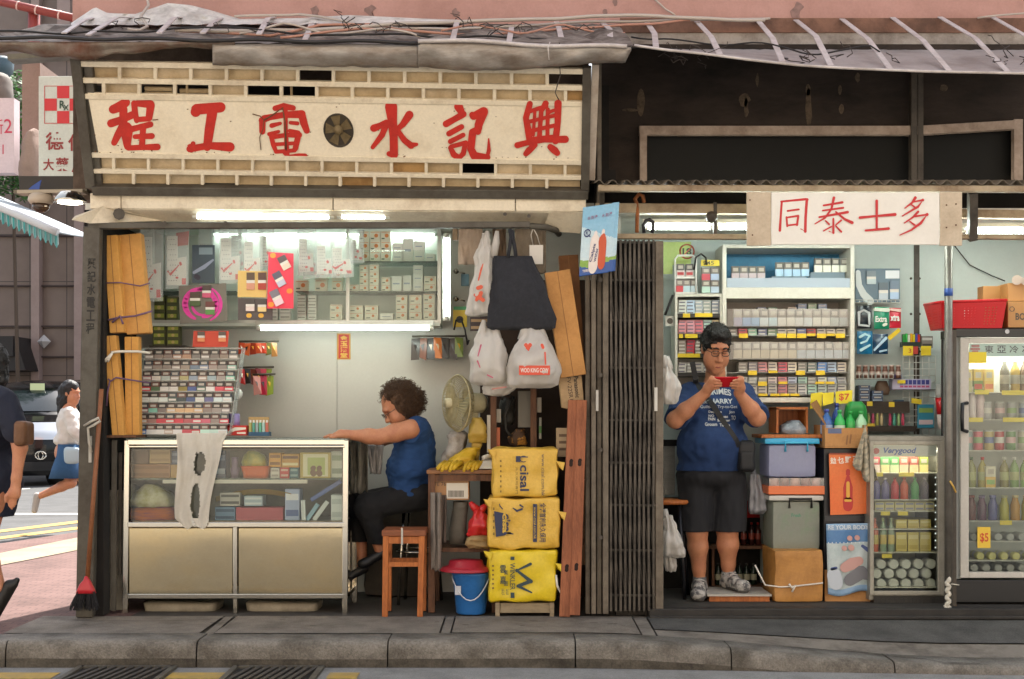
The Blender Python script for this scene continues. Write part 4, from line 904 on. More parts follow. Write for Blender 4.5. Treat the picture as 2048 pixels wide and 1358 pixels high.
m=MB();m.lathe([(.036,0),(.038,.03),(.036,.075),(.034,.078)],P(468,852,.42),16,0);solo('cup',m,C('#8d83b5',.35),'lilac plastic cup standing behind the red sweet box','cup')
tr=Thing('lighter_tray','small blue tray of coloured lighters standing on the counter','tray',P(517,871,.35));m=MB();m.pb(497,864,538,872,.34,.08);m.pb(497,834,538,864,.43,.004,1);tr.part('tray',m,[C('#23506e'),C('#b0925c')])
for i,c in enumerate(('#9a9a50','#3f8f7c','#8a9a9c','#49a080','#9cc0b8','#b05a4a')):
 m=MB();m.pb(498+i*6.6,845,503+i*6.6,864,.36,.015,0);m.pb(499+i*6.6,840,502.5+i*6.6,845,.36,.012,1);solo('lighter',m,[C(c,.25),C('#d5d0c6',.3)],'%s lighter, %s from left in the blue tray on the counter'%(('olive','teal','grey','green','pale mint','reddish')[i],ORD[i]),'lighter','lighters in the blue tray')
# lucky red paper
t=Thing('red_paper','red and gold lucky paper stuck on the back wall under the tube lamp','paper',P(687,718,BY));m=MB();m.pb(674,667,701,719,BY-.004,.003);c=t.part('paper',m,C('#c29038',.5))
m=MB();m.pb(677,669,698,717,BY-.0055,.001,0);
for i,chh in enumerate('金玉滿堂'):m.ptext(chh,680.5,671+i*11.5,695,681+i*11.5,BY-.0065,1,.03)
t.part('print',m,[C('#b3261c',.5),C('#d8b04a',.5)],c)
# ------ glass counter
FY=.15
gc=Thing('glass_counter','stainless steel shop counter with glass display above two brushed metal doors','counter',P(474,1226,.35))
DEP=.44
mb=MB()
def fr_(x,yy,va,vb,w=11):mb.box(px(x,FY),px(x+w,FY),yy,yy+.034,pz(vb,FY),pz(va,FY))
for(xa,xb)in(((250,247),0),((687,686),0)):
 mb.beam(P(xa[0]+5,880,FY+.017),P(xa[1]+4,1228,FY+.017),.034,.034);b0=P(xa[0]+5,880,FY);mb.beam((b0.x,FY+DEP,b0.z),(b0.x,FY+DEP,0.0),.034,.034)
mb.beam(P(471,1049,FY+.016),P(471,1228,FY+.016),.026,.03)
for v,w in((884,.036),(1049,.032),(1192,.03)):mb.beam(P(256,v,FY+.015),P(690,v,FY+.015),w,.032)
mb.beam(P(258,893,FY+.005),P(690,893,FY+.005),.014,.02)
for x in(256,691):
 for v in(884,1049,1192):a=P(x,v,FY+.03);mb.beam(a,(a.x,FY+DEP,a.z),.03,.03,up=(1,0,0))
a=P(256,884,FY);mb.beam((px(256,FY),FY+DEP,a.z),(px(691,FY),FY+DEP,a.z),.036,.03)
gc.part('frame',mb,chrome,bw=.004)
brushed=M('brushed_steel','#e0cda6',.05,1.,dirt='#d0b57f',ds=1.5,da=.4,bump=.035,bs=1.3,stretch=(1,1,2.2),grit=60,ga=.08)
for xa,xb in((258,465),(477,685)):
 mb=MB();mb.pb(xa,1056,xb,1187,FY+.012,.01);gc.part('door',mb,brushed,bw=.003)
mb=MB();mb.box(px(258,FY),px(686,FY),FY+DEP-.02,FY+DEP-.012,pz(1190,FY),pz(890,FY));gc.part('back_panel',mb,M('counter_back','#857c6c',.5,dirt='#5f5749',ds=4))
for x in(258,683):
 mb=MB();mb.box(px(x,FY),px(x,FY)+.006,FY+.03,FY+DEP-.025,pz(1188,FY),pz(1052,FY));gc.part('side_panel',mb,brushed)
 mb=MB();mb.box(px(x,FY),px(x,FY)+.005,FY+.03,FY+DEP-.025,pz(1044,FY),pz(896,FY));gc.part('side_glass',mb,_M['clear_glass'])
mb=MB();mb.box(px(262,FY),px(683,FY),FY+.03,FY+DEP-.025,pz(1047,FY),pz(1043,FY));gc.part('floor_panel',mb,M('counter_floor','#a09684',.5))
mb=MB();mb.box(px(262,FY),px(683,FY),FY+.06,FY+DEP-.025,pz(959,FY)-.004,pz(959,FY)+.004);gc.part('shelf',mb,M('green_glass_edge','#5d7468',.2,clear=.3))
mb=MB();mb.beam(P(326,963,FY+.05),P(615,963,FY+.05),.022,.02);gc.part('shelf_strip',mb,C('#d3cdc0',.4))
mb=MB();mb.pb(262,897,684,1042,FY+.006,.005);gc.part('front_glass',mb,_M['clear_glass'])
mb=MB();mb.box(px(252,FY),px(696,FY),FY-.004,FY+DEP+.02,CT-.004,CT+.006);gc.part('top_glass',mb,M('green_top_glass','#7d8d84',.12,clear=.45))
# contents, top shelf then floor
S1,S2=FY+.1,FY+.08
def goods(L,y0,shelf):
 for i,(nm,lab,x0,v0,x1,v1,col,cs)in enumerate(L):
  y=y0+rnd.uniform(0,.05);on(nm,lab+' '+shelf,nm.split('_')[-1],x0,v0,x1,v1,y,.12,col,None,stripe(x0,v0,x1,v1,y,cs,2)if cs else None)
goods([('cardboard_box','dark brown box at the left end',266,899,297,927,'#7b5a42',None),('cardboard_box','tan box with creased front above another',299,899,340,927,'#b08d5f',['#9a774c']),('cardboard_box','wide brown box under two others',264,928,340,956,'#99693f',['#84582f']),
('small_box','slate blue box behind the hanging bag',342,902,372,929,'#56607c',['#7f87a0']),('small_box','ochre box behind the hanging bag',341,930,372,956,'#b58a48',None),('small_box','dark blue box stack right of the hanging bag',428,902,452,956,'#2c3f5c',['#5b6f8c','#8a97a5']),
('small_box','white box of the low row',541,936,559,956,'#cfc9bf',['#a09a90']),('small_box','bright red box of the low row',560,935,578,956,'#c02f2f',['#d8b0a0']),('small_box','teal box of the low row',579,935,597,956,'#2f6876',['#7fa5a8']),
('yellow_packet','yellow orange packet lying over the low boxes',538,906,562,934,'#cf9430',['#8a5a22']),('film_packet','yellow and brown film packet',563,908,598,935,'#c08a2c',['#6b4120','#e0d0a0']),('white_carton','stack of thin white cartons at the right end',662,903,686,955,'#cfd1c2',['#9aa58c','#8f9a86'])],S1,'on the counter shelf')
m=MB();m.loft([(956,462,478,.05),(936,461,479,.055),(934,464,476,.05),(914,463,477,.05)],S1+.04,14,0);solo('plastic_tub',m,C('#7d6a80',.4),'mauve plastic tub on the counter shelf','tub')
m=MB();m.loft([(934,486,532,.1),(925,484,535,.12),(910,488,530,.1),(902,498,512,.05)],S1+.08,20,0,amp=.02,fq=25);solo('film_bundle',m,M('olive_film','#8a8f45',.3,dirt='#c3b04c',ds=20,da=.9),'crumpled olive green film bundle above the orange basket','bundle')
m=MB();m.loft([(957,489,537,.1),(945,487,539,.11),(933,484,541,.12),(932,482,543,.125)],S1+.04,24,0,sq=.4);bk_=solo('small_basket',m,M('orange_plastic','#d4622a',.4),'orange plastic basket on the counter shelf','basket')
t=Thing('picture_box','yellow framed box with a picture of two children on the counter shelf','box',P(630,956,S1));m=MB();m.pb(600,905,661,956,S1,.04);b=t.part('box',m,C('#b39a43'),bw=.002);m=MB();m.pb(606,908,656,953,S1-.0008,.001,0);m.pb(615,915,650,950,S1-.0016,.001,1);m.strokes([[(626,937,5),(627,936,5)],[(638,937,5),(639,936,5)],[(626,945,6),(627,947,6)],[(638,945,6),(639,947,6)]],lambda a,b_,l:P(a,b_,S1-.0018-l),2);t.part('picture',m,[C('#d6cfae'),C('#a9b265'),C('#6b4a35')],b)
goods([('small_box','steel blue box behind the glass',430,1014,470,1042,'#5f7e9a',['#2f4a68']),('pink_box','long pink red box',472,1015,566,1042,'#b5545a',None),('white_carton','upright blue and white carton',570,978,599,1042,'#a7b2cf',['#e0e0e4','#5a6a9a','#d8d8de']),('white_carton','white carton at the right end',662,990,685,1042,'#d2d5cf',['#b8bdb8']),('small_box','white and grey box leaning under yellow film',440,985,480,1012,'#b9b3a8',['#5a5650']),('small_box','pale blue box in the middle',488,992,525,1012,'#a9b9c2',['#d5d8d8'])],S2,'on the counter floor')
m=MB();m.loft([(1043,262,356,.2),(1030,260,357,.22),(1018,266,350,.18),(1013,275,340,.1)],S2+.1,26,0,amp=.02,fq=14);solo('folded_cloth',m,M('orange_purple_cloth','#c26a2c',.8,dirt='#6b3a5c',ds=9,da=1.,stretch=(.3,1,4)),'folded orange and purple cloth at the left of the counter floor','cloth')
m=MB();m.loft([(1012,264,350,.2),(1000,262,350,.22),(985,270,340,.2),(968,290,320,.1)],S2+.12,26,0,amp=.03,fq=20);solo('film_roll',m,M('clear_yellow_film','#b3ab7c',.25,dirt='#d5d0b8',ds=14,da=.9),'crumpled yellowish film roll above the orange cloth','film')
m=MB();m.grid(lambda u,w:P(432+150*u,1000-22*math.sin(u*2.2+.3)+10*w,S2+.02+.08*w),20,4);solo('yellow_tube',m,C('#c9a545',.35),'curved strip of yellow film across the counter floor','film')
for i,(a,b,c)in enumerate((((608,1040),(606,1000),'#d5d8d5'),((614,1040),(636,1008),'#8fb0c0'),((628,1040),(655,1003),'#d8dad6'),((622,1000),(682,962),'#5c6aa0'))):
 m=MB();m.beam(P(*a,S2+.02*i),P(*b,S2+.02*i),.026,.02);solo('long_carton',m,C(c,.4),'%s slim carton leaning at the right of the counter floor'%('short white','pale blue','long white','violet blue')[i],'carton',bw=.002)
for i,(xa,xb)in enumerate(((295,442),(497,642))):
 m=MB();m.loft([(1230,xa+6,xb-4,.26),(1214,xa+2,xb-1,.28),(1201,xa,xb,.3)],.38,24,0,sq=.3);solo('storage_tray',m,M('grimy_beige_tray','#9b917d',.5,dirt='#6b6152',ds=5,da=.7),'%s beige tray on the ground under the counter'%('left','right')[i],'tray','trays under the counter')
# white bag draped over the counter front, with two torn holes
t=MB();NU,NV=44,60
def bagf(u,w):
 v=866+189*w;xl=352+3*math.sin(w*6)+4*max(0,w-.9)*40*(1-u);xr=444-26*w+4*math.sin(w*5+1)
 if w<.1:xr+=8*(1-w*10)
 x=xl+(xr-xl)*u;y=FY-.012-.022*math.sin(3.14*u)*min(1,w*3)-.012*noise.noise(Vector((u*8,w*3,2)));return P(x,v+(4*math.sin(u*9)if w>.95 else 0),y)
t.grid(bagf,NU,NV,0)
kf=[]
for f in t.f:
 i,j=divmod(f[0],NV+1);u,w=i/NU,j/NV;v=866+189*w;x=352+(444-26*w-352)*u;n=.5*noise.noise(Vector((x*.2,v*.2,0)))
 h1=((x-396)/11.5)**2+((v-925)/24)**2;h2=((x-393)/9.5)**2+((v-1002)/36)**2
 kf.append(not(h1+n<1 or h2+n<1 or(w>.93 and abs(u-.5)>.5-(w-.93)*3)))
t.f=[f for f,k in zip(t.f,kf)if k];t.m=t.m[:len(t.f)];t.sm=t.sm[:len(t.f)]
o=solo('plastic_bag',t,M('thin_white_plastic','#e6e0d4',.45,transl=.3,clear=.1,bump=.4,bs=18,dirt='#cfc3ad',ds=7,da=.5,ga=.06),'thin white plastic bag with two torn holes hanging over the counter front','plastic bag')
# ------ cartons, broom and boards at the left edge
def carton_b(name,lab,a,b,w,t,mat,cat='carton',grp=None,seamc='#8a5f34',up=(0,-1,0),prints=None):
 """a long carton from a (bottom) to b (top), its front seam down the middle"""
 th=Thing(name,lab,cat,a,grp);m=MB();m.beam(a,b,w,t,up=up);o=th.part('box',m,mat,bw=.004)
 d=(Vector(b)-Vector(a)).normalized();u=Vector(up);u=(u-d*u.dot(d)).normalized();r=d.cross(u)
 f=Vector(a)+u*(t/2+.0008);m=MB();m.beam(f,f+(Vector(b)-Vector(a)),.004,.001,up=up);th.part('seam',m,C(seamc,.7),o)
 if prints:m=MB();prints(m,f,d,r,u);th.part('print',m,C('#a8331f',.6),o)
 return th
def dots(m,f,d,r,u):
 for a,b in((.06,.025),(.11,-.02)):m.obox(f+d*a+r*b+u*.0006,(.02,.001,.018),Matrix((r,u,d)).transposed())
carton_b('long_carton','tall orange tan carton leaning outermost beside the left post',P(240,872,.1),P(222,672,.1),.075,.07,orangecarton)
carton_b('long_carton','tall tan carton right of the outermost lower one',P(268,870,.16),P(266,674,.16),.085,.07,orangecarton)
carton_b('long_carton','tall orange tan carton at the top beside the left post, darkest fold',P(237,666,.1),P(224,472,.1),.085,.07,orangecarton)
carton_b('long_carton','tall tan carton at the top next to the spotted packets',P(280,668,.17),P(262,470,.17),.14,.08,M('tan_carton','#cc9650',.7,dirt='#b07f3c',ds=8,da=.5))
carton_b('long_carton','short tan carton behind the upper tall ones',P(290,668,.3),P(288,600,.3),.07,.06,_M['tan_carton'])
m=MB();m.tube([P(216,640,.05),P(238,635,.05),P(270,632,.1),P(305,622,.12)],.006,6);m.tube([P(224,645,.045),P(240,632,.045),P(246,648,.045)],.007,6);m.tube([P(212,566,.05),P(240,565,.05),P(280,572,.11),P(300,566,.12)],.004,6);solo('string',m,M('purple_string','#6b5068',.8),'purple string tied round the upper tan cartons','string')
m=MB();m.tube([P(222,705,.04),P(240,703,.05),P(275,703,.1),P(300,706,.14)],.008,6)
for dx in(-14,-9,-4):m.tube([P(226,704,.035),P(222+dx*.6,716,.03),P(220+dx,724,.03)],.006,5)
solo('ribbon',m,C('#d5cdbd',.7),'white plastic ribbon knotted round the lower cartons','ribbon')
m=MB();m.tube([P(216,758,.05),P(222,762,.05),P(232,755,.05),P(300,766,.13)],.005,6);m.tube([P(220,762,.045),P(215,785,.045),P(213,812,.045)],.005,6);solo('string',m,_M['purple_string'],'purple string hanging from the lower tan cartons','string')
m=MB();m.box(px(205,.1),px(275,.1),.06,.3,pz(875,.1),pz(870,.1));solo('ledge_board',m,wood,'thin brown ledge board carrying the tall tan cartons','board')
for i,(x0,x1,va,vb,y,mt)in enumerate(((222,232,880,1222,.12,greysteel),(236,243,905,1150,.18,darksteel),(214,248,980,1225,.3,M('dusty_board','#a39c8d',.7,dirt='#6f675a',ds=4,da=.7)))):
 m=MB();m.beam(P((x0+x1)/2,vb,y),P((x0+x1)/2+2,va,y),(x1-x0)*.003,.012);solo('board',m,mt,('narrow grey strip leaning left of the glass counter','short dark strip leaning left of the counter','dusty pale board leaning behind the counter left leg')[i],'board')
br_=Thing('broom','wooden broom with a red head and black bristles leaning on the corner post','broom',P(168,1222,-.1))
m=MB();m.tube([P(174,1168,-.12),P(188,980,-.1),P(203,778,-.08)],.014,10);br_.part('handle',m,M('broom_handle','#8a5532',.5,dirt='#5e361e',ds=8,da=.6))
m=MB();m.loft([(1186,152,192,.06),(1178,155,189,.06),(1168,160,184,.05),(1160,167,180,.035),(1152,170,177,.03)],-.12,16,0,sq=.7);br_.part('head',m,C('#b3222c',.35))
m=MB()
for i in range(240):
 u,w=rnd.random(),rnd.random();a=P(154+36*u,1183,-.145+.05*w);b=P(142+50*u+rnd.uniform(-4,4)+(5 if u>.5 else-2),1218+rnd.uniform(-8,4),-.16+.08*w);b.z=max(b.z,.003);m.tube([a,a.lerp(b,.5)+Vector((rnd.uniform(-.004,.004),0,0)),b],.0016,3,cap=False)
br_.part('bristles',m,C('#17151a',.6))
m=MB();m.tube([P(168,852,-.08),P(182,843,-.09),P(197,836,-.11),P(200,842,-.11),P(188,850,-.1),P(176,856,-.09),P(178,885,-.085),P(183,905,-.08)],.008,6);solo('rag_strip',m,C('#b9b3a6',.8),'white rag strip tying the broom handle to the post','rag')
m=MB();m.pb(177,872,183,925,-.075,.012);solo('latch_plate',m,M('white_plate','#b5b1a8',.5),'narrow pale plate fixed on the corner post','plate')
m=MB();c=G(1482,1222,.012);m.add([c,c+Vector((.04,.01,.004)),c+Vector((.05,.035,.0)),c+Vector((.008,.03,.008))],[(0,1,2,3)],0);m.add([c+Vector((.045,.02,.003)),c+Vector((.09,.03,.0)),c+Vector((.085,.05,.006)),c+Vector((.05,.04,.004))],[(0,1,2,3)],1);solo('paper_scrap',m,[C('#d5cfc6'),C('#a8303a')],'small red and white paper scrap lying by the sill of the store','litter')
# ------ posts between the stalls, folding gate
jb=Thing('gate_post','bunch of dirty steel posts between the two stalls','post',(px(1196,0),0,0))
for x0,x1,va,vb,y,w in((1171,1180,470,1228,.03,0),(1183,1192,520,1228,-.03,0),(1194,1203,120,1228,.0,0),(1206,1217,478,1228,-.05,0)):
 m=MB();m.pb(x0,va,x1,vb,y,.05);jb.part('post',m,M('dusty_brown_steel','#6f6455',.6,dirt='#3d342a',ds=6,da=.75,bump=.15),bw=.003)
m=MB();m.pb(1192,780,1197,822,-.06,.02);jb.part('handle_strip',m,C('#b5b0a6',.5))
m=MB()
for v in(560,750,900,1075):m.tube([P(1201,v,-.06),P(1201,v,-.02)],.014,8)
jb.part('hinge',m,darksteel)
gt=Thing('folding_gate','folded dark steel lattice gate standing between the two stalls','gate',(px(1266,-.02),0,0))
rail_m=M('worn_gate_steel','#575048',.45,.4,dirt='#241e19',ds=8,da=.9,bump=.1)
for i in range(10):
 x=1222+i*9.4;m=MB();y=-.04+(.012 if i%2 else 0)
 k=[P(x+.6*math.sin(v*.01+i),v,y)for v in(480,640,740,815,830,1000,1222)];k[3].x+=.006;k[4].x+=.004
 for a,b in zip(k,k[1:]):m.beam(a,b,.013,.016)
 gt.part('upright',m,rail_m)
m=MB()
for v in(484,560,640,735,840,925,1010,1100,1190):m.beam(P(1219,v,-.02),P(1312,v+1,-.02),.012,.01);
for i in range(9):
 for k in range(8):
  v=500+k*88;x=1223+i*9.4;m.beam(P(x,v,-.01),P(x+8,v+78,-.008),.006,.01)
gt.part('links',m,darksteel)
m=MB();m.pb(1219,486,1310,1220,.03,.004);gt.part('shade_backing',m,M('gate_shadow_board','#1d1915',.9))  # near-black sheet painting the shade between the folded bars
m=MB();m.pb(1311,482,1327,1224,-.03,.06);gt.part('end_post',m,_M['dusty_brown_steel'],bw=.004)
m=MB();m.pb(1309,775,1315,822,-.045,.014);gt.part('pull',m,C('#c5c0b6',.4))
lk=Thing('hook','black curved hook above the folding gate','hook',P(1298,468,-.03));m=MB();m.tube([P(1288,466,-.04),P(1287,450,-.04),P(1292,441,-.04),P(1299,439,-.04),P(1306,444,-.04),P(1306,458,-.04),P(1304,466,-.04)],.011,8);lk.part('hook_loop',m,black)
m=MB();m.tube([P(1274,465,-.01),P(1275,410,.0),P(1270,398,.0),P(1278,388,.0),P(1286,392,.0),P(1288,405,.0)],.012,8);solo('rusty_hook',m,M('orange_rust','#9a5a2a',.7,dirt='#5b3218',ds=12,da=.8),'rusty orange hook bar between the beams above the gate','hook')
# poster hung on the posts
po=Thing('poster','curled blue drink poster with two bottles hanging on the posts','poster',P(1198,552,-.2))
def pst(u,w,l=0.):  # u right, w down, curled right edge
 x=1166+72*u-8*w;v=415-10*u+138*w-(1 if u>.8 else 0);y=-.2-.03*u*u+.02*w
 if u>.9:y+=.02*(u-.9)*10
 return P(x,v,y)+Vector((0,-l,0))
m=MB();m.grid(lambda u,w:pst(u,w),40,64,lambda u,w:3 if w>.86+.03*math.sin(u*5)else(2 if w>.76+.02*math.sin(u*9)else(0 if w<.28+.25*u else 1)))
sh_=po.part('sheet',m,[M('poster_sky_blue','#7fb3cf',.4,dirt='#a9cde0',ds=4,da=.5),M('poster_pale_sky','#c6d8dd',.4,dirt='#9cc5d8',ds=4,da=.5),M('poster_grass','#7fa545',.4,dirt='#a9c06a',ds=30),C('#2c5396',.4)]);s_=sh_.modifiers.new('thickness','SOLIDIFY');s_.thickness=.003
def pt_(m,st,u0,w0,u1,w1,mi,l=.0055,bold=.02):
 a=pst(u0,w1,l);m.text(st,a,pst(u1,w1,l)-a,pst(u0,w0,l)-a,mi,bold)
m=MB()
for i,c in enumerate('去到邊'):pt_(m,c,.14+i*.1,.145-i*.005,.225+i*.1,.195,0)
for i,c in enumerate('水到邊'):pt_(m,c,.54+i*.1,.135-i*.005,.625+i*.1,.185,0)
m.strokes([[(.16+.085*math.cos(a),.385+.05*math.sin(a),.011)for a in[k*.5 for k in range(13)]],[(.2,.42,.012),(.25,.445,.008)]],lambda a,b,l:pst(a,b,.0055+l),1)
pt_(m,'新',.115,.355,.2,.415,1)
m.strokes([[(.40,.41,.045),(.40,.45,.045)],[(.61,.40,.045),(.60,.44,.045)]],lambda a,b,l:pst(a,b,.0045+l),2)
m.strokes([[(.40,.48,.06),(.39,.54,.13),(.38,.70,.13),(.37,.86,.13)]],lambda a,b,l:pst(a,b,.0047+l),2)
m.strokes([[(.62,.48,.06),(.60,.54,.11),(.61,.66,.10),(.60,.84,.105)]],lambda a,b,l:pst(a,b,.006+l),3)
a=pst(.34,.82,.008);m.text('Calpis',a,pst(.44,.56,.008)-a,pst(.25,.81,.008)-a,1,.02)
a=pst(.44,.82,.008);m.text('water',a,pst(.50,.62,.008)-a,pst(.37,.82,.008)-a,1,.01)
pt_(m,'飲到你',.08,.91,.32,.955,2);po.part('print',m,[C('#8a6f8c',.5),C('#273468',.5),C('#dfd3cb',.5),C('#c2512f',.5)],sh_)
# ------ things hung from the front rail
plast=M('white_bag_plastic','#e4dfd8',.3,transl=.4,clear=.05,bump=.9,bs=26,stretch=(1,1,.3),dirt='#d5ccc3',ds=9,da=.5,ga=.05)
def hbag(name,lab,rows,y,mat,handles,hm=None,prints=None,cols=None,amp=.03,fq=15,pleat=.02,cat='plastic bag',sq=.85,seed=0):
 t=Thing(name,lab,cat,P((rows[0][1]+rows[0][2])/2,max(r[0]for r in rows),y),'bags hanging in the left stall' if cat=='plastic bag' else None)
 m=MB();m.loft(rows,y,44,0,amp=amp,fq=fq,pleat=pleat,sq=sq,seed=seed);b=t.part('bag',m,mat)
 for hpts in handles:
  m=MB();m.tube([P(*p[:2],p[2]if len(p)>2 else y)for p in hpts],[.012 if i in(0,)else .016+.006*i for i in range(len(hpts))],8);t.part('handle',m,hm or mat)
 if prints:m=MB();prints(m);t.part('print',m,cols,b)
 return t
def sub(rows,n=4):
 o=[]
 for a,b in zip(rows,rows[1:]):
  for i in range(n):o.append(tuple(a[k]+(b[k]-a[k])*i/n for k in range(4)))
 return o+[rows[-1]]
hbag('plastic_bag','tall white plastic bag with an orange red print at the left of the black tote',sub([(632,938,978,.05),(626,933,984,.12),(590,937,986,.16),(545,948,988,.12),(505,952,986,.07),(485,958,980,.05),(466,966,972,.02)]),-.02,plast,
[[(975,462),(972,480),(966,505)],[(994,462),(992,485),(985,515)]],None,lambda m:m.strokes([[(953,600,3),(958,592,6),(962,586,4)],[(950,590,3),(966,600,4)],[(957,560,1.5),(962,540,2),(966,528,1)],[(956,576,4),(962,574,4)]],lambda a,b,l:P(a,b,-.108-l)),[C('#c9502f',.5)],seed=2)
totem=M('black_tote_fabric','#24252a',.85,dirt='#34343a',ds=30,da=.6,bump=.3,bs=200)
hbag('tote_bag','large black fabric tote bag with white bags around it',sub([(660,985,1098,.02),(656,978,1108,.08),(638,976,1112,.13),(600,980,1100,.14),(560,984,1086,.10),(530,986,1070,.05),(512,988,1062,.02)]),-.06,totem,[],None,None,None,.02,7,.02,'tote bag',.7,4)
m=MB()
for a in([(1020,458),(1022,475),(1019,495),(1016,515)],[(1024,460),(1026,478),(1030,498),(1032,515)]):m.tube([P(x,v,-.06)for x,v in a],.011,8)
o=bpy.data.objects.new('handle',m.mesh('handle',totem,P(1048,660,-.06)*0+Vector([ob_ for ob_ in[o for o in COL.objects if o.name=='tote_bag'][0].location])));COL.objects.link(o);o.parent=COL.objects['tote_bag']
hbag('plastic_bag','white plastic bag with faint red marks beside the red panelled one',sub([(770,950,1000,.05),(764,942,1010,.14),(740,939,1013,.2),(710,941,1012,.2),(685,950,1005,.14),(668,956,998,.08),(655,966,990,.04)]),-.04,plast,[[(968,640),(966,655),(962,675)],[(986,642),(990,656),(994,676)]],None,
lambda m:m.strokes([[(962,690,1.6),(956,712,1.2)],[(955,722,1.6),(960,735,1)],[(975,750,1.4),(985,755,1.4)]],lambda a,b,l:P(a,b,-.15-l)),[C('#b5506a',.5)],.03,12,.014,seed=6)
def wong(m):
 y=-.205
 m.pb(1038,731,1100,750,y,.002,0);m.ptext('WOO KING COW',1041,736,1097,745,y-.001,1,.02)
 m.strokes([[(1052,690,4),(1056,695,5),(1060,690,4)],[(1056,697,3),(1057,700,2)],[(1084,690,3),(1086,695,3)],[(1090,705,1.6),(1091,728,1.6)]],lambda a,b,l:P(a,b,y-.0005-l),0)
hbag('plastic_bag','big white plastic bag with a red printed panel',sub([(776,1030,1100,.06),(770,1018,1114,.2),(745,1014,1119,.28),(715,1018,1115,.26),(690,1030,1105,.18),(670,1044,1092,.1),(655,1052,1080,.05)]),-.06,plast,[[(1052,640),(1050,655),(1044,680)],[(1076,640),(1080,655),(1088,680)]],None,wong,[C('#cf4a2f',.5),C('#e8ddd3',.5)],.03,10,.016,seed=9)
hbag('plastic_bag','small crumpled white bag squeezed under the two big white ones',sub([(792,985,1010,.04),(788,968,1020,.1),(775,965,1032,.14),(758,966,1030,.1),(750,975,1020,.05)]),.05,plast,[],None,lambda m:m.strokes([[(985,778,1.5),(1012,774,1.5)]],lambda a,b,l:P(a,b,-.03-l)),[C('#c98a80',.5)],.03,14,.01,seed=12)
def cloth(name,lab,x0,x1,v0,v1,y,mat,cat='cloth',wob=.025,tp=0):
 m=MB();m.grid(lambda u,w:P(x0+tp*w+(x1-x0-2*tp*w)*u,v0+(v1-v0)*w*(1+.12*noise.noise(Vector((u*3,3,x0)))),y+wob*(1.3*noise.noise(Vector((u*3.1,w*1.1,x0)))+.7*noise.noise(Vector((u*9,w*2.5,x0*.7)))+.35*math.sin(u*11+3*w+x0))),20,18)
 o=solo(name,m,mat,lab,cat);s_=o.modifiers.new('thickness','SOLIDIFY');s_.thickness=.004;return o
cloth('hanging_cloth','beige cloth hanging behind the white bag',917,965,458,530,.12,M('beige_cloth','#a89684',.9,dirt='#8d7a68',ds=6,da=.6,bump=.3,bs=80))
cloth('hanging_cloth','grey brown cloth hanging behind the black tote',1030,1092,458,545,.15,M('grey_brown_cloth','#8a7d6c',.9,dirt='#6f6252',ds=6,da=.6,bump=.3,bs=80))
cloth('hanging_cloth','dark brown cloth strip hanging by the white tag',985,1012,458,520,.14,M('brown_cloth','#6d5a48',.9,bump=.3,bs=80))
m=MB();m.pb(1059,490,1086,528,.02,.02);m.tube([P(1066,490,.03),P(1062,470,0),P(1066,456,-.03)],.003,5);m.tube([P(1080,490,.03),P(1074,470,0),P(1066,456,-.03)],.003,5);solo('white_tag',m,C('#cfc8bd',.5),'pair of white tags hanging right of the black tote','tag')
# wall goods near the upright lamp
on('yellow_card','yellow card with a black round mark beside the upright lamp','card',906,618,934,654,.85,.01,'#c9ab2a',None,lambda m:(m.strokes([[(919,639,7),(920,639,7)]],lambda a,b,l:P(a,b,.849-l),0),m.pb(907,613,933,620,.849,.001,1),[C('#2a2620'),C('#3f8a5a')])[2])
on('dark_card','dark packet with pale figures under the tall white bag','packet',940,634,980,662,.3,.01,'#3a2b2c',None,stripe(940,634,980,662,.3,['#a88a62'],2))
on('photo_card','small card with teal picture left of the tall white bag','card',922,548,938,572,.86,.01,'#3f5f6b')
m=MB();m.tube([P(908,660,.8),P(912,640,.8),P(922,638,.8),P(930,660,.8),P(935,690,.8),P(938,680,.8)],.006,6);solo('cord',m,blackc,'black cord loop hanging below the yellow card','cord')
for i,v in enumerate((543,598)):m=MB();m.lathe([(0,-.012),(.018,-.01),(.018,0)],P(912,v,.9),12,0,'y');m.tube([P(913,v,.9),P(930,v+4,.9)],.006,6);solo('wall_hook',m,chrome,'%s chrome knob on the wall beside the upright lamp'%('upper','lower')[i],'hook')
# ------ cartons and planks by the gate
carton_b('long_carton','long tan carton leaning behind the black tote',P(1146,752,.05),P(1114,543,.02),.155,.1,M('leaning_carton','#c08a4c',.7,dirt='#9c6a38',ds=7,da=.5,bump=.08))
carton_b('long_carton','dark brown carton half hidden behind the leaning one',P(1150,740,.28),P(1136,512,.28),.12,.1,M('dim_carton','#8a5a30',.7,dirt='#5d3b20',ds=5,da=.6))
pc=Thing('carton','tan carton printed on end between the planks and the leaning carton','carton',P(1142,845,.04))
m=MB();q=[(1117,755),(1163,746),(1168,805),(1140,812),(1136,818),(1124,815)];quadface(m,q,.06,0,.12);b_=pc.part('box',m,M('pale_carton','#b39670',.75,dirt='#957a55',ds=7,da=.5),bw=.003)
m=MB();a=P(1147,753,.058);m.text('Panasonic',a,P(1151,796,.058)-a,P(1156,752,.058)-a,0,.02);a=P(1133,755,.058);m.text('FV-22SR1',a,P(1139,800,.058)-a,P(1141,754,.058)-a,0,.0);pc.part('lettering',m,C('#3a3028',.6),b_)
on('carton','small pale carton with faint print left of the planks','carton',1113,856,1142,914,.2,.1,'#b09674',None,stripe(1116,864,1138,905,.2,['#6a5038'],3))
on('carton','dark tan carton low behind the planks','carton',1142,960,1172,1130,.25,.1,'#7a5838',None,stripe(1150,1000,1170,1100,.25,['#5a3e26'],3))
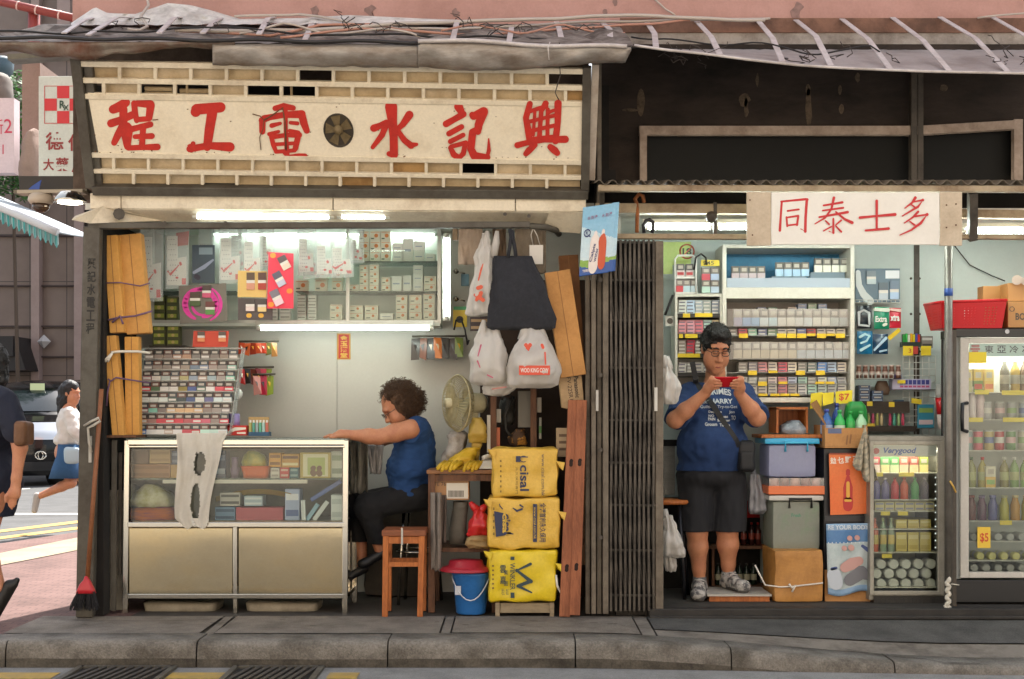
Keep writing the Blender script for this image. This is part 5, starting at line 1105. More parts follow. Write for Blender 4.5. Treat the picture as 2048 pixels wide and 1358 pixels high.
for i,(a,b)in enumerate((((1129,1233),(1147,800)),((1149,1230),(1163,800)))):
 t=Thing('slotted_plank',('left','right')[i]+' reddish slotted plank leaning beside the yellow parcels','plank',P(*a,-.03),'slotted planks');lo_,hi_=P(*a,-.03-.005*i),P(*b,.0-.005*i)
 m=MB();m.beam(lo_,hi_,.064,.03);o=t.part('board',m,plank,bw=.003)
 m=MB();d=hi_-lo_
 for v in(930,1140):k=(1233-v)/433;c=lo_+d*k+Vector((0,-.0162,0));m.lathe([(.011,0),(0,0)],c,12,0,'y',cap=False);m.lathe([(.011,0),(0,0)],c+Vector((.003,-.0002,.025)),12,0,'y',cap=False);m.obox(c+Vector((.001,0,.012)),(.021,.0006,.026))
 t.part('slots',m,C('#2a1a12',.9),o)
# ------ yellow parcels on a small crate
ybag=M('yellow_bag_plastic','#d8ae45',.4,dirt='#c0912a',ds=5,da=.5,bump=.6,bs=22);ybag2=M('lemon_bag_plastic','#dcc01f',.35,dirt='#bfa01a',ds=5,da=.5,bump=.3,bs=12)
navy=C('#232c4a',.5);yprint=C('#7a6224',.5)
def parcel(lab,x0,x1,v0,v1,mat,prints,cols,seed):
 y=-.02;t=Thing('wrapped_parcel',lab,'parcel',P((x0+x1)/2,v1,y),'parcels wrapped in yellow bags')
 m=MB();m.soft(px(x0,y),px(x1,y),y,y+.36,pz(v1,y),pz(v0,y),.02,.017,9,26,0,seed);b=t.part('bag',m,mat)
 for(cx_,cv)in((x0-3,v0+6),(x1+2,v0+30)):
  m=MB();q=[P(cx_-6,cv-5,y-.012),P(cx_+12,cv-2,y-.014),P(cx_+8,cv+14,y-.016),P(cx_-2,cv+6,y+.02)];m.add(q,[(0,3,2,1)]);m.add([p+Vector((0,.004,0))for p in q],[(0,1,2,3)]);t.part('flap',m,mat)
 m=MB();prints(m,y-.0145);t.part('print',m,cols,b)
 return t
def vt_(m,st,x0,v0,x1,v1,y,mi=0,bold=.02):  # lettering running downwards, tops to the right
 a=P(x0,v0,y);m.text(st,a,P(x0,v1,y)-a,P(x1,v0,y)-a,mi,bold)
def p1(m,y):
 vt_(m,'cisal',1040,930,1058,982,y);vt_(m,'www.cisal.com.hk',1083,908,1090,992,y,0,.0);m.pb(1032,912,1041,924,y,.001);vt_(m,'永久保用專門',1031,934,1036,988,y,1,0)
 m.strokes([[(1047+7*math.cos(k*.5),918+6*math.sin(k*.5),.8)for k in range(2,12)],[(1042,914,1),(1055,914,1)]],lambda a,b,l:P(a,b,y-l),0);vt_(m,'- - - - - - -',1000,920,1003,985,y,1,0)
def p2(m,y):
 vt_(m,'全港首創永久保用',1079,1006,1092,1084,y,0,.01);m.pb(1066,1008,1074,1084,y,.001,0);vt_(m,'www.cisal.com.hk',1067.5,1014,1072.5,1078,y-.001,2,.0)
 q=[(988,1022),(1007,1026),(1012,1070),(992,1074)];quadface(m,q,y,0,.001);vt_(m,'cisal',1006,1028,1022,1068,y-.001,0,.03);vt_(m,'cisa',1005,1027,1015,1066,y-.002,2,.03)
 m.strokes([[(1005,1018,1),(1000,1012,1.2),(999,1008,.8)],[(1026,1016,1),(1034,1022,2.2),(1044,1018,2)],[(1040,1010,1.6),(1046,1014,1.4)],[(1016,1066,2),(1026,1068,1)]],lambda a,b,l:P(a,b,y-l),0)
 vt_(m,'- - - - -',986,1015,989,1070,y,1,0)
def p3(m,y):
 m.strokes([[(1061,1128,3),(1034,1141,3.8),(1062,1163,3.8)],[(1060,1163,3.6),(1036,1172,3.4)],[(1036,1172,3),(1063,1185,1.6)]],lambda a,b,l:P(a,b,y-l),0)
 vt_(m,'WINKLER',1020,1126,1030,1180,y,0,.01);m.pb(1021,1113,1029,1120,y,.001);m.pb(1021,1185,1029,1196,y,.001)
 for i,c in enumerate('雲嘉'):m.ptext(c,1000+0,1130+i*22,1012,1146+i*22,y,0,.01)
 for i,c in enumerate('樂語'):m.ptext(c,1006+2,1140+i*22,1016,1150+i*22,y-.0004,0,.01)
 m.ptext('地址',1003,1176,1009,1190,y,0,0);m.ptext('電話',1012,1178,1017,1190,y,0,0);vt_(m,'- - - - - -',984,1130,988,1178,y,1,0)
parcel('top orange yellow parcel printed with navy letters',984,1116,897,994,ybag,p1,[navy,yprint],1)
parcel('middle orange yellow parcel with a navy block and Chinese characters',976,1119,997,1098,ybag,p2,[navy,yprint,C('#cfa83c',.5)],5)
parcel('lowest lemon yellow parcel with a big navy W',976,1114,1101,1204,ybag2,p3,[C('#2b3f44',.5),yprint],9)
cr=Thing('low_crate','low pale wooden crate under the yellow parcels','crate',P(1048,1235,0))
m=MB();m.pb(1000,1206,1100,1226,.02,.3);cr.part('board',m,M('pale_crate_wood','#97876d',.7,dirt='#655640',ds=6,da=.7,stretch=(1,4,4)),bw=.003)
for x,y in((991,0),(1100,0),(991,.28),(1100,.28)):m=MB();m.beam((px(x+4,0),y+.02,0),(px(x+4,0),y+.02,pz(1206,0)),.026,.026);cr.part('leg',m,_M['pale_crate_wood'])
m=MB();m.tube([P(1112,1150,-.02),P(1114,1170,-.03),P(1118,1180,-.03)],.007,5);m.tube([P(1114,1170,-.03),P(1121,1186,-.03)],.005,5);solo('white_string',m,C('#d5d0c4',.7),'white string end hanging from the lowest yellow parcel','string')
# ------ table with its clutter, bucket, stools
tb=Thing('wooden_table','worn brown wooden table behind the yellow parcels','table',P(920,1226,.3))
m=MB();m.box(px(853,.15),px(1000,.15),.15,.72,pz(948,.15),pz(940,.15));tb.part('table_top',m,M('table_top_wood','#8f6038',.5,dirt='#4f2f1a',ds=5,da=.7,stretch=(1,6,6)),bw=.004)
m=MB();m.pb(858,949,995,962,.17,.03);tb.part('apron',m,wood)
m=MB();m.box(px(860,.2),px(995,.2),.2,.7,pz(1104,.2),pz(1096,.2));tb.part('shelf',m,wood)
for x,y in((858,.16),(985,.16),(858,.66),(985,.66)):m=MB();m.beam((px(x+5,.16),y+.02,0),(px(x+5,.16),y+.02,pz(948,.16)),.04,.04);tb.part('leg',m,wood)
on('carton','small brown carton with a white label under the table top','carton',868,958,938,1000,.2,.2,'#a3764a',None,lambda m:(m.pb(893,966,936,997,.199,.001,0),[m.pb(897+2.6*i,981,898.5+2.6*i,994,.198,.001,1)for i in range(12)],m.ptext('FE 76',870,964,892,972,.1985,1),[C('#cfc8ba'),C('#3f342a')])[3])
m=MB();m.loft(sub([(1088,897,930,.1),(1040,899,934,.12),(1003,904,936,.12)],3),.28,18,0,amp=.02,fq=9);solo('grey_bin',m,M('grey_bin_plastic','#5f594e',.7,dirt='#45403a',ds=6),'dark grey tapering bin on the table lower shelf','bin')
cloth('rag','long grey rag hanging from the table front leg',862,882,985,1140,.13,M('grey_rag','#857c73',.9,dirt='#665d55',ds=8,da=.6,bump=.3,bs=90),'rag',.02)
cloth('rag','short dark towel hanging beside the grey rag',880,892,990,1085,.2,M('brown_rag','#5d5048',.9,bump=.3,bs=90),'rag',.015)
hbag('plastic_bag','small knotted red plastic bag on the table lower shelf',sub([(1075,940,972,.05),(1068,934,980,.12),(1050,936,982,.15),(1030,944,974,.1),(1018,952,966,.04)]),.2,C('#c42b2b',.35),[[(940,1004),(946,1012),(956,1022)],[(972,1010),(966,1016),(960,1024)]],seed=3,amp=.03,pleat=.01)
m=MB();m.loft(sub([(1096,938,975,.08),(1088,930,980,.14),(1076,934,978,.12),(1070,945,968,.05)],3),.17,22,0,amp=.035,fq=22);solo('brown_paper',m,M('brown_paper_mat','#a38a5f',.7,dirt='#7f6842',ds=9),'crumpled brown paper bag under the small red bag','paper bag')
bkm=C('#2f6fb5',.35,dirt='#24588f',ds=8,da=.5)
bk=Thing('bucket','blue plastic bucket with a dark red lid beside the yellow parcels','bucket',P(942,1230,.03))
m=MB();bc=P(942,1230,.12);bc.z=.0;m.lathe([(.085,.003),(.09,0.01),(.112,.235),(.118,.24),(.118,.255)],bc,32);bk.part('body',m,bkm)
m=MB();m.lathe([(.16,.262),(.162,.268),(.14,.285),(.11,.292),(.10,.325),(.0,.33)],bc+Vector((-.03,0,0)),32);bk.part('lid',m,C('#9c1f2e',.4))
m=MB();m.tube([bc+Vector((.118*math.sin(a),-.118*math.cos(a)-.004,.235-.14*math.cos(a*1.0)**2*(1 if abs(a)<1.5 else 0)))for a in[-1.5+3*i/14 for i in range(15)]],.0035,6);bk.part('handle',m,C('#c9ccd0',.35))
m=MB();m.pb(910,1172,922,1190,.022,.003);bk.part('label',m,C('#b9bcc2',.5))
# stools
os_=Thing('wooden_stool','orange wooden stool with slatted seat on the pavement','stool',P(807,1232,.1))
sy0,sy1=-.02,.25;m=MB();m.box(px(764,0),px(852,0),sy0,sy1,pz(1072,0),pz(1060,0));os_.part('seat',m,M('stool_seat','#8a4c28',.5,dirt='#5b3018',ds=8,da=.6,stretch=(1,8,8)),bw=.004)
for(xt,xb,y)in((770,766,sy0+.02),(842,836,sy0+.02),(770,766,sy1-.02),(842,838,sy1-.02)):m=MB();m.beam((px(xb+4,0),y,0),(px(xt+2,0),y,pz(1071,0)),.034,.034);os_.part('leg',m,woodl,bw=.003)
m=MB();m.beam(P(770,1080,.0),P(842,1080,.0),.04,.02);m.box(px(768,0),px(842,0),sy1-.03,sy1-.01,pz(1088,0),pz(1073,0));os_.part('seat_rail',m,woodl)
for y in(sy0+.02,sy1-.02):m=MB();m.box(px(768,0),px(840,0),y-.008,y+.008,pz(1133,0),pz(1124,0));os_.part('stretcher',m,woodl)
for x in(769,839):m=MB();m.box(px(x,0)-.008,px(x,0)+.008,sy0+.03,sy1-.03,pz(1118,0),pz(1110,0));os_.part('stretcher',m,woodl)
m=MB();m.pb(802,1056,806,1090,sy0-.003,.002);os_.part('tie',m,C('#b0aca2',.4))
ms=Thing('metal_stool','dark metal stool under the seated woman','stool',P(830,1200,.55));m=MB();sc=P(838,992,.6);m.lathe([(.15,-.03),(.16,-.015),(.16,0),(.15,.006),(0,.008)],sc,28);ms.part('seat',m,C('#2c2a28',.5))
for a in(.6,2.2,3.9,5.4):m=MB();p=sc+Vector((.12*math.cos(a),.12*math.sin(a),-.03));q=Vector((sc.x+.17*math.cos(a),sc.y+.17*math.sin(a),0.0));m.tube([p,q],.011,8);ms.part('leg',m,chrome)
m=MB();m.tube([sc+Vector((.15*math.cos(a),.15*math.sin(a),-.35))for a in[i*.3142 for i in range(21)]],.007,6,cap=False);ms.part('ring',m,chrome)
# electric fan, turned to the left
fn_=Thing('electric_fan','old cream electric desk fan turned towards the seated woman','fan',P(945,938,.42));fc=P(916,806,.42);FM=Matrix.Rotation(R(-62),3,'Z')
def fl(p):return fc+FM@Vector(p)  # fan frame: blows along -y
creamp=M('cream_fan_plastic','#c5bb98',.4,dirt='#a3986f',ds=6,da=.5);wirem=M('cream_fan_wire','#b3a67e',.4,dirt='#85784f',ds=10,da=.6)
m=MB();RF=.178
for k in range(56):
 a=k*2*math.pi/56;ca,sa=math.cos(a),math.sin(a)
 for sg_ in(-1,1):m.tube([fl((ca*r_,sg_*h_,sa*r_))for r_,h_ in((.03,.052),(.10,.055),(.155,.04),(RF,.004))],.0019,4,cap=False)
fn_.part('cage_wires',m,wirem)
m=MB()
for r_,h_,w_ in((RF,0,.006),(.12,-.054,.0025),(.12,.054,.0025),(.03,-.052,.004)):m.tube([fl((math.cos(a)*r_,h_,math.sin(a)*r_))for a in[i*math.pi/20 for i in range(41)]],w_,6,cap=False)
fn_.part('cage_rings',m,wirem)
for k in range(3):
 m=MB()
 def bl(u,w,k=k):a=k*2.094+(w-.5)*1.3*(.5+.5*u);r_=.025+.125*u;return fl((math.cos(a)*r_,(w-.5)*.05,math.sin(a)*r_))
 m.grid(bl,6,8);fn_.part('blade',m,M('translucent_blade','#a9a27e',.3,clear=.25))
m=MB();m.lathe([(.0,-.09),(.03,-.088),(.034,-.02),(.03,.03)],(0,0,0),16,0,'y');m.v=[fl(v)for v in m.v];fn_.part('hub',m,creamp)
m=MB();m.lathe([(.03,.05),(.062,.065),(.066,.10),(.063,.165),(.05,.18),(.0,.182)],(0,0,0),24,0,'y');m.v=[fl(v)for v in m.v];fn_.part('motor',m,creamp)
m=MB();m.lathe([(.052,.18),(.05,.195),(.04,.2),(0,.2)],(0,0,0),20,0,'y');m.v=[fl(v)for v in m.v];fn_.part('end_cap',m,C('#4d4a42',.5))
m=MB();m.tube([fl((0,.12,-.055)),fl((0,.12,-.16)),fl((0,.11,-.39))],[.022,.018,.024],14);fn_.part('stand',m,creamp)
m=MB();m.tube([fl((0,.1,.066)),fl((0,.1,.085))],.006,8);fn_.part('knob',m,creamp)
bz=pz(940,.15);m=MB();bb=fl((0,.11,0));m.lathe([(.11,0),(.11,.02),(.08,.035),(.0,.04)],(bb.x,bb.y,bz+.0),24);fn_.part('base',m,creamp)
m=MB();m.loft(sub([(885,940,972,.08),(870,936,974,.14),(850,940,972,.12),(835,946,962,.06)],3),.36,22,0,amp=.02,fq=16);m.loft(sub([(920,938,958,.04),(900,944,960,.05),(884,946,964,.05)],3),.36,14,0,amp=.02,fq=16);solo('yellow_bag',m,M('dull_yellow_plastic','#b8963f',.4,transl=.2,dirt='#cfb45c',ds=9,da=.8),'dull yellow plastic bag tied to the stand of the fan','plastic bag')
m=MB();m.loft(sub([(941,876,948,.26),(934,872,950,.28),(924,890,948,.22),(908,915,956,.16),(895,935,958,.08)],4),.33,30,0,amp=.035,fq=15);
for i in range(9):a=P(880+8*i+(i//5)*12,936,.17+.01*(i%3));m.tube([a+Vector((.03,.05,.03)),a+Vector((.0,0,.012)),a+Vector((-.012,-.045,-.004-.012*(i%2)))],[.02,.015,.009],8)
solo('yellow_cloth',m,M('yellow_rubber','#c9a322',.55,dirt='#b58a1c',ds=8,da=.6),'heap of yellow rubber gloves on the table edge','gloves')
m=MB();m.loft(sub([(935,885,925,.15),(915,884,932,.2),(905,890,928,.18),(888,892,932,.2),(870,900,936,.18),(862,905,925,.1)],3),.5,26,0,amp=.045,fq=17);solo('rag_heap',m,M('grey_white_rags','#a59d94',.9,dirt='#776d66',ds=9,da=.8,bump=.4,bs=60),'heap of grey white rags and papers under the fan','rags')
ph=Thing('telephone','small white telephone on the table corner','telephone',P(972,938,.2));m=MB();m.add([P(957,938,.17),P(986,938,.17),P(986,938,.32),P(957,938,.32),P(964,922,.22),P(984,922,.22),P(984,916,.32),P(964,916,.32)],[(0,1,5,4),(1,2,6,5),(2,3,7,6),(3,0,4,7),(4,5,6,7),(3,2,1,0)]);ph.part('base',m,C('#c2bcb0',.4),bw=.006);m=MB();m.tube([P(966,916,.24),P(976,912,.26),P(984,916,.3)],.014,8);ph.part('handset',m,C('#cbc5b9',.4))
# brown shelf with dark clutter above the yellow parcels
sf=Thing('clutter_shelf','dark brown shelf posts with clutter above the yellow parcels','shelf',P(1030,940,.5))
for x in(987,1067):m=MB();m.pb(x-6,765,x+6,935,.40,.04);sf.part('post',m,wood)
m=MB();m.box(px(980,.4),px(1090,.4),.4,.8,pz(765,.4),pz(757,.4));m.box(px(975,.4),px(1110,.4),.4,.9,pz(942,.4),pz(936,.4));m.box(px(960,.9),.584,.9,.94,pz(1200,.9),pz(560,.9));sf.part('boards',m,M('dark_shelf_board','#3b2a1e',.8,dirt='#1f1610',ds=4))
on('dark_box','grey card roll standing on the clutter shelf','roll',1036,782,1062,855,.5,.1,'#6b6457',None)
m=MB();m.tube([P(1003,800,.45),P(1012,785,.45),P(1028,795,.45),P(1010,830,.45),P(1012,860,.45),P(1022,872,.44)],.009,6);m.loft(sub([(850,1000,1025,.1),(820,998,1030,.12),(795,1002,1032,.1)],3),.55,16,0,amp=.03,fq=20);solo('black_tool',m,C('#26241f',.6),'black cable coil and tool bag on the clutter shelf','tool bag')
m=MB();m.loft(sub([(890,1022,1052,.08),(875,1018,1054,.1),(858,1030,1050,.06)],3),.5,16,0,amp=.04,fq=22);solo('dark_bundle',m,M('dark_orange_bundle','#4a3320',.7,dirt='#b07a2c',ds=18,da=1.,dc=(.5,.58)),'dark bundle with orange flecks right above the top yellow parcel','bundle')
on('white_strip','upright white strip by the left shelf post','strip',974,830,981,905,.38,.02,'#c5bfb3');on('white_pack','white pack standing between the shelf posts','pack',993,818,1002,845,.45,.05,'#b9b2a4');on('orange_pack','orange pack standing at the foot of the left shelf post','pack',992,855,1000,900,.42,.04,'#b5592c');on('white_pack','white pack at the right shelf post','pack',1074,795,1083,825,.45,.05,'#b5aa98');on('candle_pack','white and green stick pack at the right shelf post','pack',1078,835,1083,878,.45,.03,'#a8a595',None,lambda m:(m.pb(1078,852,1083,866,.449,.001),[C('#5a8f45')])[1])
# jacket and dark cloth hanging behind the right end of the counter
cloth('jacket','grey green jacket hanging at the right end of the glass counter',702,736,880,985,.45,M('jacket_cloth','#6b6558',.9,dirt='#3d3a33',ds=7,da=.9,bump=.3,bs=60),'jacket',.04)
cloth('jacket','grey cloth draped in front of the seated woman',735,768,890,948,.5,M('grey_drape','#8a8580',.9,dirt='#6a645f',ds=9,da=.7,bump=.3,bs=60),'jacket',.03,6)
m=MB();m.soft(px(730,.9),px(860,.9),.85,1.08,0.0,pz(1010,.9),.03,.02,5,8);solo('storage_bin',m,M('dark_brown_bin','#4a4238',.8,dirt='#2a251f',ds=5),'dark bin standing on the floor behind the seated woman','bin')
# ------ cigarette cabinet
KY=.66;KS=(D0+KY)/F  # metres per photo pixel at the cabinet front
kw=M('white_laminate','#cdc9bd',.45,dirt='#b5ae9f',ds=3,da=.4)
kc=Thing('cigarette_cabinet','tall white cabinet of cigarette packs with a blue top compartment','cabinet',P(1577,805,KY))
m=MB()
for x0,v0,x1,v1 in((1445,489,1453,805),(1701,489,1709,805),(1453,489,1701,496),(1453,575,1701,597),(1453,795,1701,805)):m.pb(x0,v0,x1,v1,KY,.3)
m.box(px(1446,KY),px(1708,KY),.965,.985,pz(804,KY),pz(490,KY));kc.part('case',m,kw,bw=.002)
m=MB();m.box(px(1453,KY),px(1701,KY),.955,.963,pz(574,KY),pz(497,KY));kc.part('blue_back',m,M('blue_back_panel','#2f7ea6',.5,dirt='#1f5270',ds=4,da=.6))  # the back panel's own blue
m=MB();m.pb(1454,556,1700,575,KY+.01,.006);kc.part('acrylic_lip',m,M('bluish_acrylic','#b8c4d2',.2,clear=.35))
m=MB();m.box(px(1453,KY),px(1701,KY),.958,.962,pz(794,KY),pz(598,KY));kc.part('inner_back',m,M('beige_back','#a79d92',.6,dirt='#8d8277',ds=4))
vs_=[652,670,717,744,767,789]
for v in vs_:
 m=MB();m.box(px(1454,KY),px(1700,KY),KY+.03,.955,pz(v,KY)-.005,pz(v,KY));kc.part('shelf',m,M('acrylic_shelf','#d8d4cc',.2,clear=.25))
for v in(640,706):
 m=MB();m.pb(1455,v-22,1700,v+12,KY+.012,.003);kc.part('acrylic_front',m,glass('acrylic_sheet',(.94,.95,.95),.03))
for v,cs in((667,[1487,1563,1583,1603,1622,1643,1662,1681]),(741,[1505,1546,1601,1641]),(763,[1525,1566,1640,1660]),(787,[1526,1550,1570,1590])):
 for x in cs:m=MB();m.pb(x-9,v,x+9,v+(9 if x%2 else 5),KY+.02,.003);kc.part('price_tag',m,C('#d9b51f',.5))
GL='cigarette packs in the white cabinet'
def packs(xs_,vb,w,h,cols,lab,y=KY+.05,top=None,g=GL,gap=.93):
 for i,x in enumerate(xs_):
  put('cigarette_pack',pack_mesh(w*KS*gap,h*KS,.022,cols[i%len(cols)],(top or DARKW)[(i*5+int(vb))%len(top or DARKW)]),(px(x,y),y+rnd.uniform(0,.004),pz(vb,KY)+.0006),lab%ORD[i],'cigarette pack',g,rnd.uniform(-.04,.04))
LG=['#8c857f','#9a938c','#7f7a76','#a39a93']
for x0,vb,c,nm in((1471,557,'#b9a9ad','lowest pinkish'),(1559,549,'#9fc0d8','middle pale blue'),(1637,541,'#d8d6c6','highest cream')):
 packs([x0+17.2*i for i in range(4)],vb,17,28,[c],'%s pack of the '+nm+' four in the blue compartment',KY+.1,['#6b645c','#5e5a52'])
 m=MB();m.box(px(x0-9,KY),px(x0+61,KY),KY+.1,KY+.18,pz(575,KY),pz(vb,KY));kc.part('pack_step',m,M('clear_step','#9fb5c5',.2,clear=.5))
packs([1476+17.6*i for i in range(13)],651,17.6,34,['#a8a5c2','#8fb0dc','#8fb8e0','#c9d5da','#bcd5df','#dcd8d0','#ded9d0','#d8d8d6','#d5dce0','#dcd9d0','#e0dcd2','#b5bcb8','#a9b0b0'],'%s pack from left in the upper standing row',KY+.05,LG)
packs([1476+18.2*i for i in range(13)],716,18,33,['#d6cdb5']*7+['#c0d0dc']*6,'%s pack from left in the lower standing row',KY+.05,LG)
def lying(x,vb,n,c,lab,w=17.5,h=6.2,y=KY+.06,g='cigarette packs lying in the white cabinet'):
 for k in range(n):
  kk=('ly',c);
  if kk not in _PK:
   mm=MB();mm.box(-.5,.5,0,.085,0,1,0);mm.box(-.46,.3,-.0008,.001,.2,.55,1);_PK[kk]=mm.mesh('lying_pack',[C(c,.4),C('#5b5866' if c[1]>'9' else '#c9c4bb',.4)])
  o=put('cigarette_pack',_PK[kk],(px(x,y)+rnd.uniform(-.002,.002),y,pz(vb,KY)+.0005+k*(h*KS+.0006)),lab+(', %s from the bottom'%ORD[k]if n>1 else ''),'cigarette pack',g);o.scale=(w*KS,1,h*KS)
c3=['#8d8680','#c9606c','#8fb5a0','#6f7590','#7a8f78','#d5d0c8','#d8d0c2','#7f8ab8','#b85a58','#cfc9c2','#ddd5c8','#d8d0be']
for i in range(12):lying(1466+19.6*i,669,2,c3[i],'lying pack, %s place of the tagged row'%ORD[i])
for i,(x,c)in enumerate(((1524,'#7a7d90'),(1545,'#7f8f80'),(1585,'#cfc0b4'),(1605,'#8f9ab5'),(1625,'#94a890'),(1645,'#8f9dba'))):lying(x,618,2 if i>2 else 1,c,'pack lying on the topmost row, %s from left'%ORD[i],17,6,KY+.09)
for r,(v,n,cs)in enumerate(((743,3,['#9a948c','#8f8a90','#c98a8c','#cfc5b8','#c9606c','#d5cbb8','#85857f','#7f8a86','#6f96d0','#a9bcd0','#d5cbbc']),(766,2,['#b9b5ae','#9fa09c','#8f8a86','#c9b8b0','#c07a80','#a9b0c0','#a0bfae','#8a8a84','#cfd0c2','#96a0b5','#a5a39e']),(788,3,['#b5b0a8','#c5beb4','#bfb5ac','#b8b2aa','#c07a80','#b0a49a','#c8c6c2','#a9cabb','#b8c5bc','#b5b8b5','#c9c4bc']))):
 for i in range(11):lying(1486+19.8*i,v,n,cs[i],'lying pack, %s pile of the %s stacked row'%(ORD[i],ORD[r]))
# ------ narrow rack left of it, 18 sign, price tags
nc=Thing('narrow_rack','narrow rack of red and white packs behind the standing man','rack',P(1397,800,.68));NY=.68
m=MB()
for x0,v0,x1,v1 in((1350,587,1355,800),(1440,587,1446,800),(1355,587,1440,593)):m.pb(x0,v0,x1,v1,NY,.2)
m.box(px(1350,NY),px(1446,NY),.89,.9,pz(800,NY),pz(590,NY));nc.part('case',m,kw)
for v in(627,667,707,745):
 m=MB();m.pb(1355,v,1440,v+8,NY+.005,.18);s_=nc.part('shelf',m,C('#26231f',.5))
for x0,x1,v in((1366,1380,627),(1390,1425,626),(1370,1395,668),(1355,1400,707),(1358,1366,668)):m=MB();m.pb(x0,v,x1,v+8,NY,.003);nc.part('price_tag',m,C('#d8b920',.5))
for r,(v,n,cs)in enumerate(((627,4,['#c5c9c0','#a9bdd0','#97a0a5','#8f9690','#7a7f8a']),(667,4,['#c98088','#d0909a','#c86a74','#a9c5b8','#cdb890']),(707,4,['#8a7d72','#b83040','#857a70','#9a8f85','#c05560']),(745,3,['#c5c0b8','#9a958c','#b5ada2','#c8c2b8','#bdb5aa']))):
 for i in range(5):lying(1365+16.6*i,v,n,cs[i]if not(r==0 and i==1)else '#a9bdd0','pack, %s pile on the %s shelf of the narrow rack'%(ORD[i],ORD[r]),15.5,6.8,NY+.03,'packs in the narrow rack')
m=MB();L=[(1350,585),(1350,518),(1356,511),(1386,511),(1392,518),(1392,585)];m.tube([P(a,b,NY-.01)for a,b in L],.007,6);m.pb(1352,553,1392,557,NY,.06);m.pb(1350,584,1396,588,NY,.06);solo('pack_stand',m,C('#d8d6cf',.3),'small rounded clear stand above the narrow rack','stand')
for i,x in enumerate((1362,1380)):put('cigarette_pack',pack_mesh(.05,.085,.02,'#c9b5b2','#4a4442','#b5262a'),(px(x,NY),NY+.02,pz(553,NY)),'red and white pack, %s on top of the clear stand'%('left','right')[i],'cigarette pack','packs on the clear stand')
for i,x in enumerate((1360,1374,1389)):put('cigarette_pack',pack_mesh(.045,.085,.02,['#b5303a','#a9c0c8','#b5c5cc'][i],'#7a6f6a'),(px(x,NY),NY+.02,pz(584,NY)),'%s pack at the foot of the clear stand'%('red','left pale blue','right pale blue')[i],'cigarette pack','packs on the clear stand')
for k in range(2):
 for i,x in enumerate((1413,1431)):put('cigarette_pack',pack_mesh(.054,.082,.02,[['#a9c5b8','#b0c0d0'],['#b8404e','#a5b5d0']][k][i],'#6b625c'),(px(x,NY),NY+.02,pz(585,NY)+.083*k),'%s %s pack under the price sign'%(('lower','upper')[k],('left','right')[i]),'cigarette pack','packs under the price sign')
def card(name,lab,cat,pts,y,col,txt=None,tcol='#b3261c',box=None,grp=None):
 t=Thing(name,lab,cat,P(sum(p[0]for p in pts)/len(pts),max(p[1]for p in pts),y),grp);m=MB();quadface(m,pts,y,0,.003);c=t.part('card',m,C(col,.5))
 if txt:m=MB();m.ptext(txt,*box,y-.0015,0,.02);t.part('lettering',m,C(tcol,.5),c)
 return t
def rect(a,b,c,d):return[(a,b),(c,b),(c,d),(a,d)]
card('price_sign','yellow price sign above the packs left of the cabinet','price sign',rect(1402,520,1439,532),NY,'#dbc22e','$45','#2e2a1c',(1406,522,1428,530.5))
t=Thing('age_sign','green sign with a red ringed number on the side wall','sign',P(1354,530,.8));m=MB();m.pb(1327,484,1382,530,.8,.003);m.pb(1327,522,1345,548,.801,.003);c=t.part('sheet',m,M('lime_sign','#a9bf62',.4,dirt='#c5d08a',ds=5,da=.6));m=MB();m.strokes([[(1374+14*math.cos(k*.33),503+14*math.sin(k*.33),1.6)for k in range(20)]],lambda a,b,l:P(a,b,.7985),0);m.ptext('18',1365,496,1383,510,.7985,1,.03);m.strokes([[(1365,513,1),(1384,493,1)]],lambda a,b,l:P(a,b,.7975),0);t.part('print',m,[C('#c2503a',.5),C('#2c3a2c',.5)],c)
m=MB();m.pb(1331,632,1348,652,.75,.004);solo('sticker',m,[C('#d0cbc2',.4)],'white sticker with a dark dot on the side wall left of the man','sticker')
m=MB();m.lathe([(.02,-.001),(0,-.001)],P(1340,642,.749),14,0,'y',cap=False);o=bpy.data.objects.new('dot',m.mesh('dot',C('#5b5148',.5),COL.objects['sticker'].location));COL.objects.link(o);o.parent=COL.objects['sticker']
wire([P(1388,540,.66),P(1392,515,.66),P(1402,508,.66),P(1412,516,.66),P(1414,530,.66)],.006,blackc,'black cable loop above the yellow price sign','cable','cable',31,.004)
wire([P(1330,630,.7),P(1340,605,.7),P(1346,590,.7)],.008,blackc,'thick black cable on the side wall left of the narrow rack','cable','cable',33,.004)
# bags by the gate
hbag('plastic_bag','white plastic bag hanging on the gate post left of the man',sub([(808,1324,1352,.05),(802,1318,1358,.1),(775,1318,1356,.13),(750,1322,1348,.1),(732,1328,1340,.05)]),.05,plast,[[(1328,710),(1329,722),(1331,738)],[(1334,712),(1336,724),(1338,738)]],seed=21)
hbag('plastic_bag','white plastic bag hanging low beside the round stool',sub([(1115,1330,1368,.05),(1108,1325,1371,.12),(1080,1326,1364,.13),(1050,1328,1352,.1),(1030,1330,1342,.05)]),.2,plast,[[(1331,1018),(1332,1035)]],seed=23)
hbag('plastic_bag','small white bag below the one beside the round stool',sub([(1142,1333,1348,.04),(1135,1330,1352,.08),(1115,1330,1350,.08),(1104,1334,1344,.05)]),.25,plast,[],seed=25)
rt=Thing('round_stool','round wooden stool with black legs left of the man','stool',P(1340,1200,.5));sc=P(1338,1002,.5);m=MB();m.lathe([(.14,-.015),(.15,0),(.14,.012),(0,.014)],sc,28);rt.part('seat',m,woodl)
for a in(.5,2.1,3.7,5.3):m=MB();m.tube([sc+Vector((.1*math.cos(a),.1*math.sin(a),-.015)),Vector((sc.x+.15*math.cos(a),sc.y+.15*math.sin(a),.05))],.012,8);rt.part('leg',m,black)
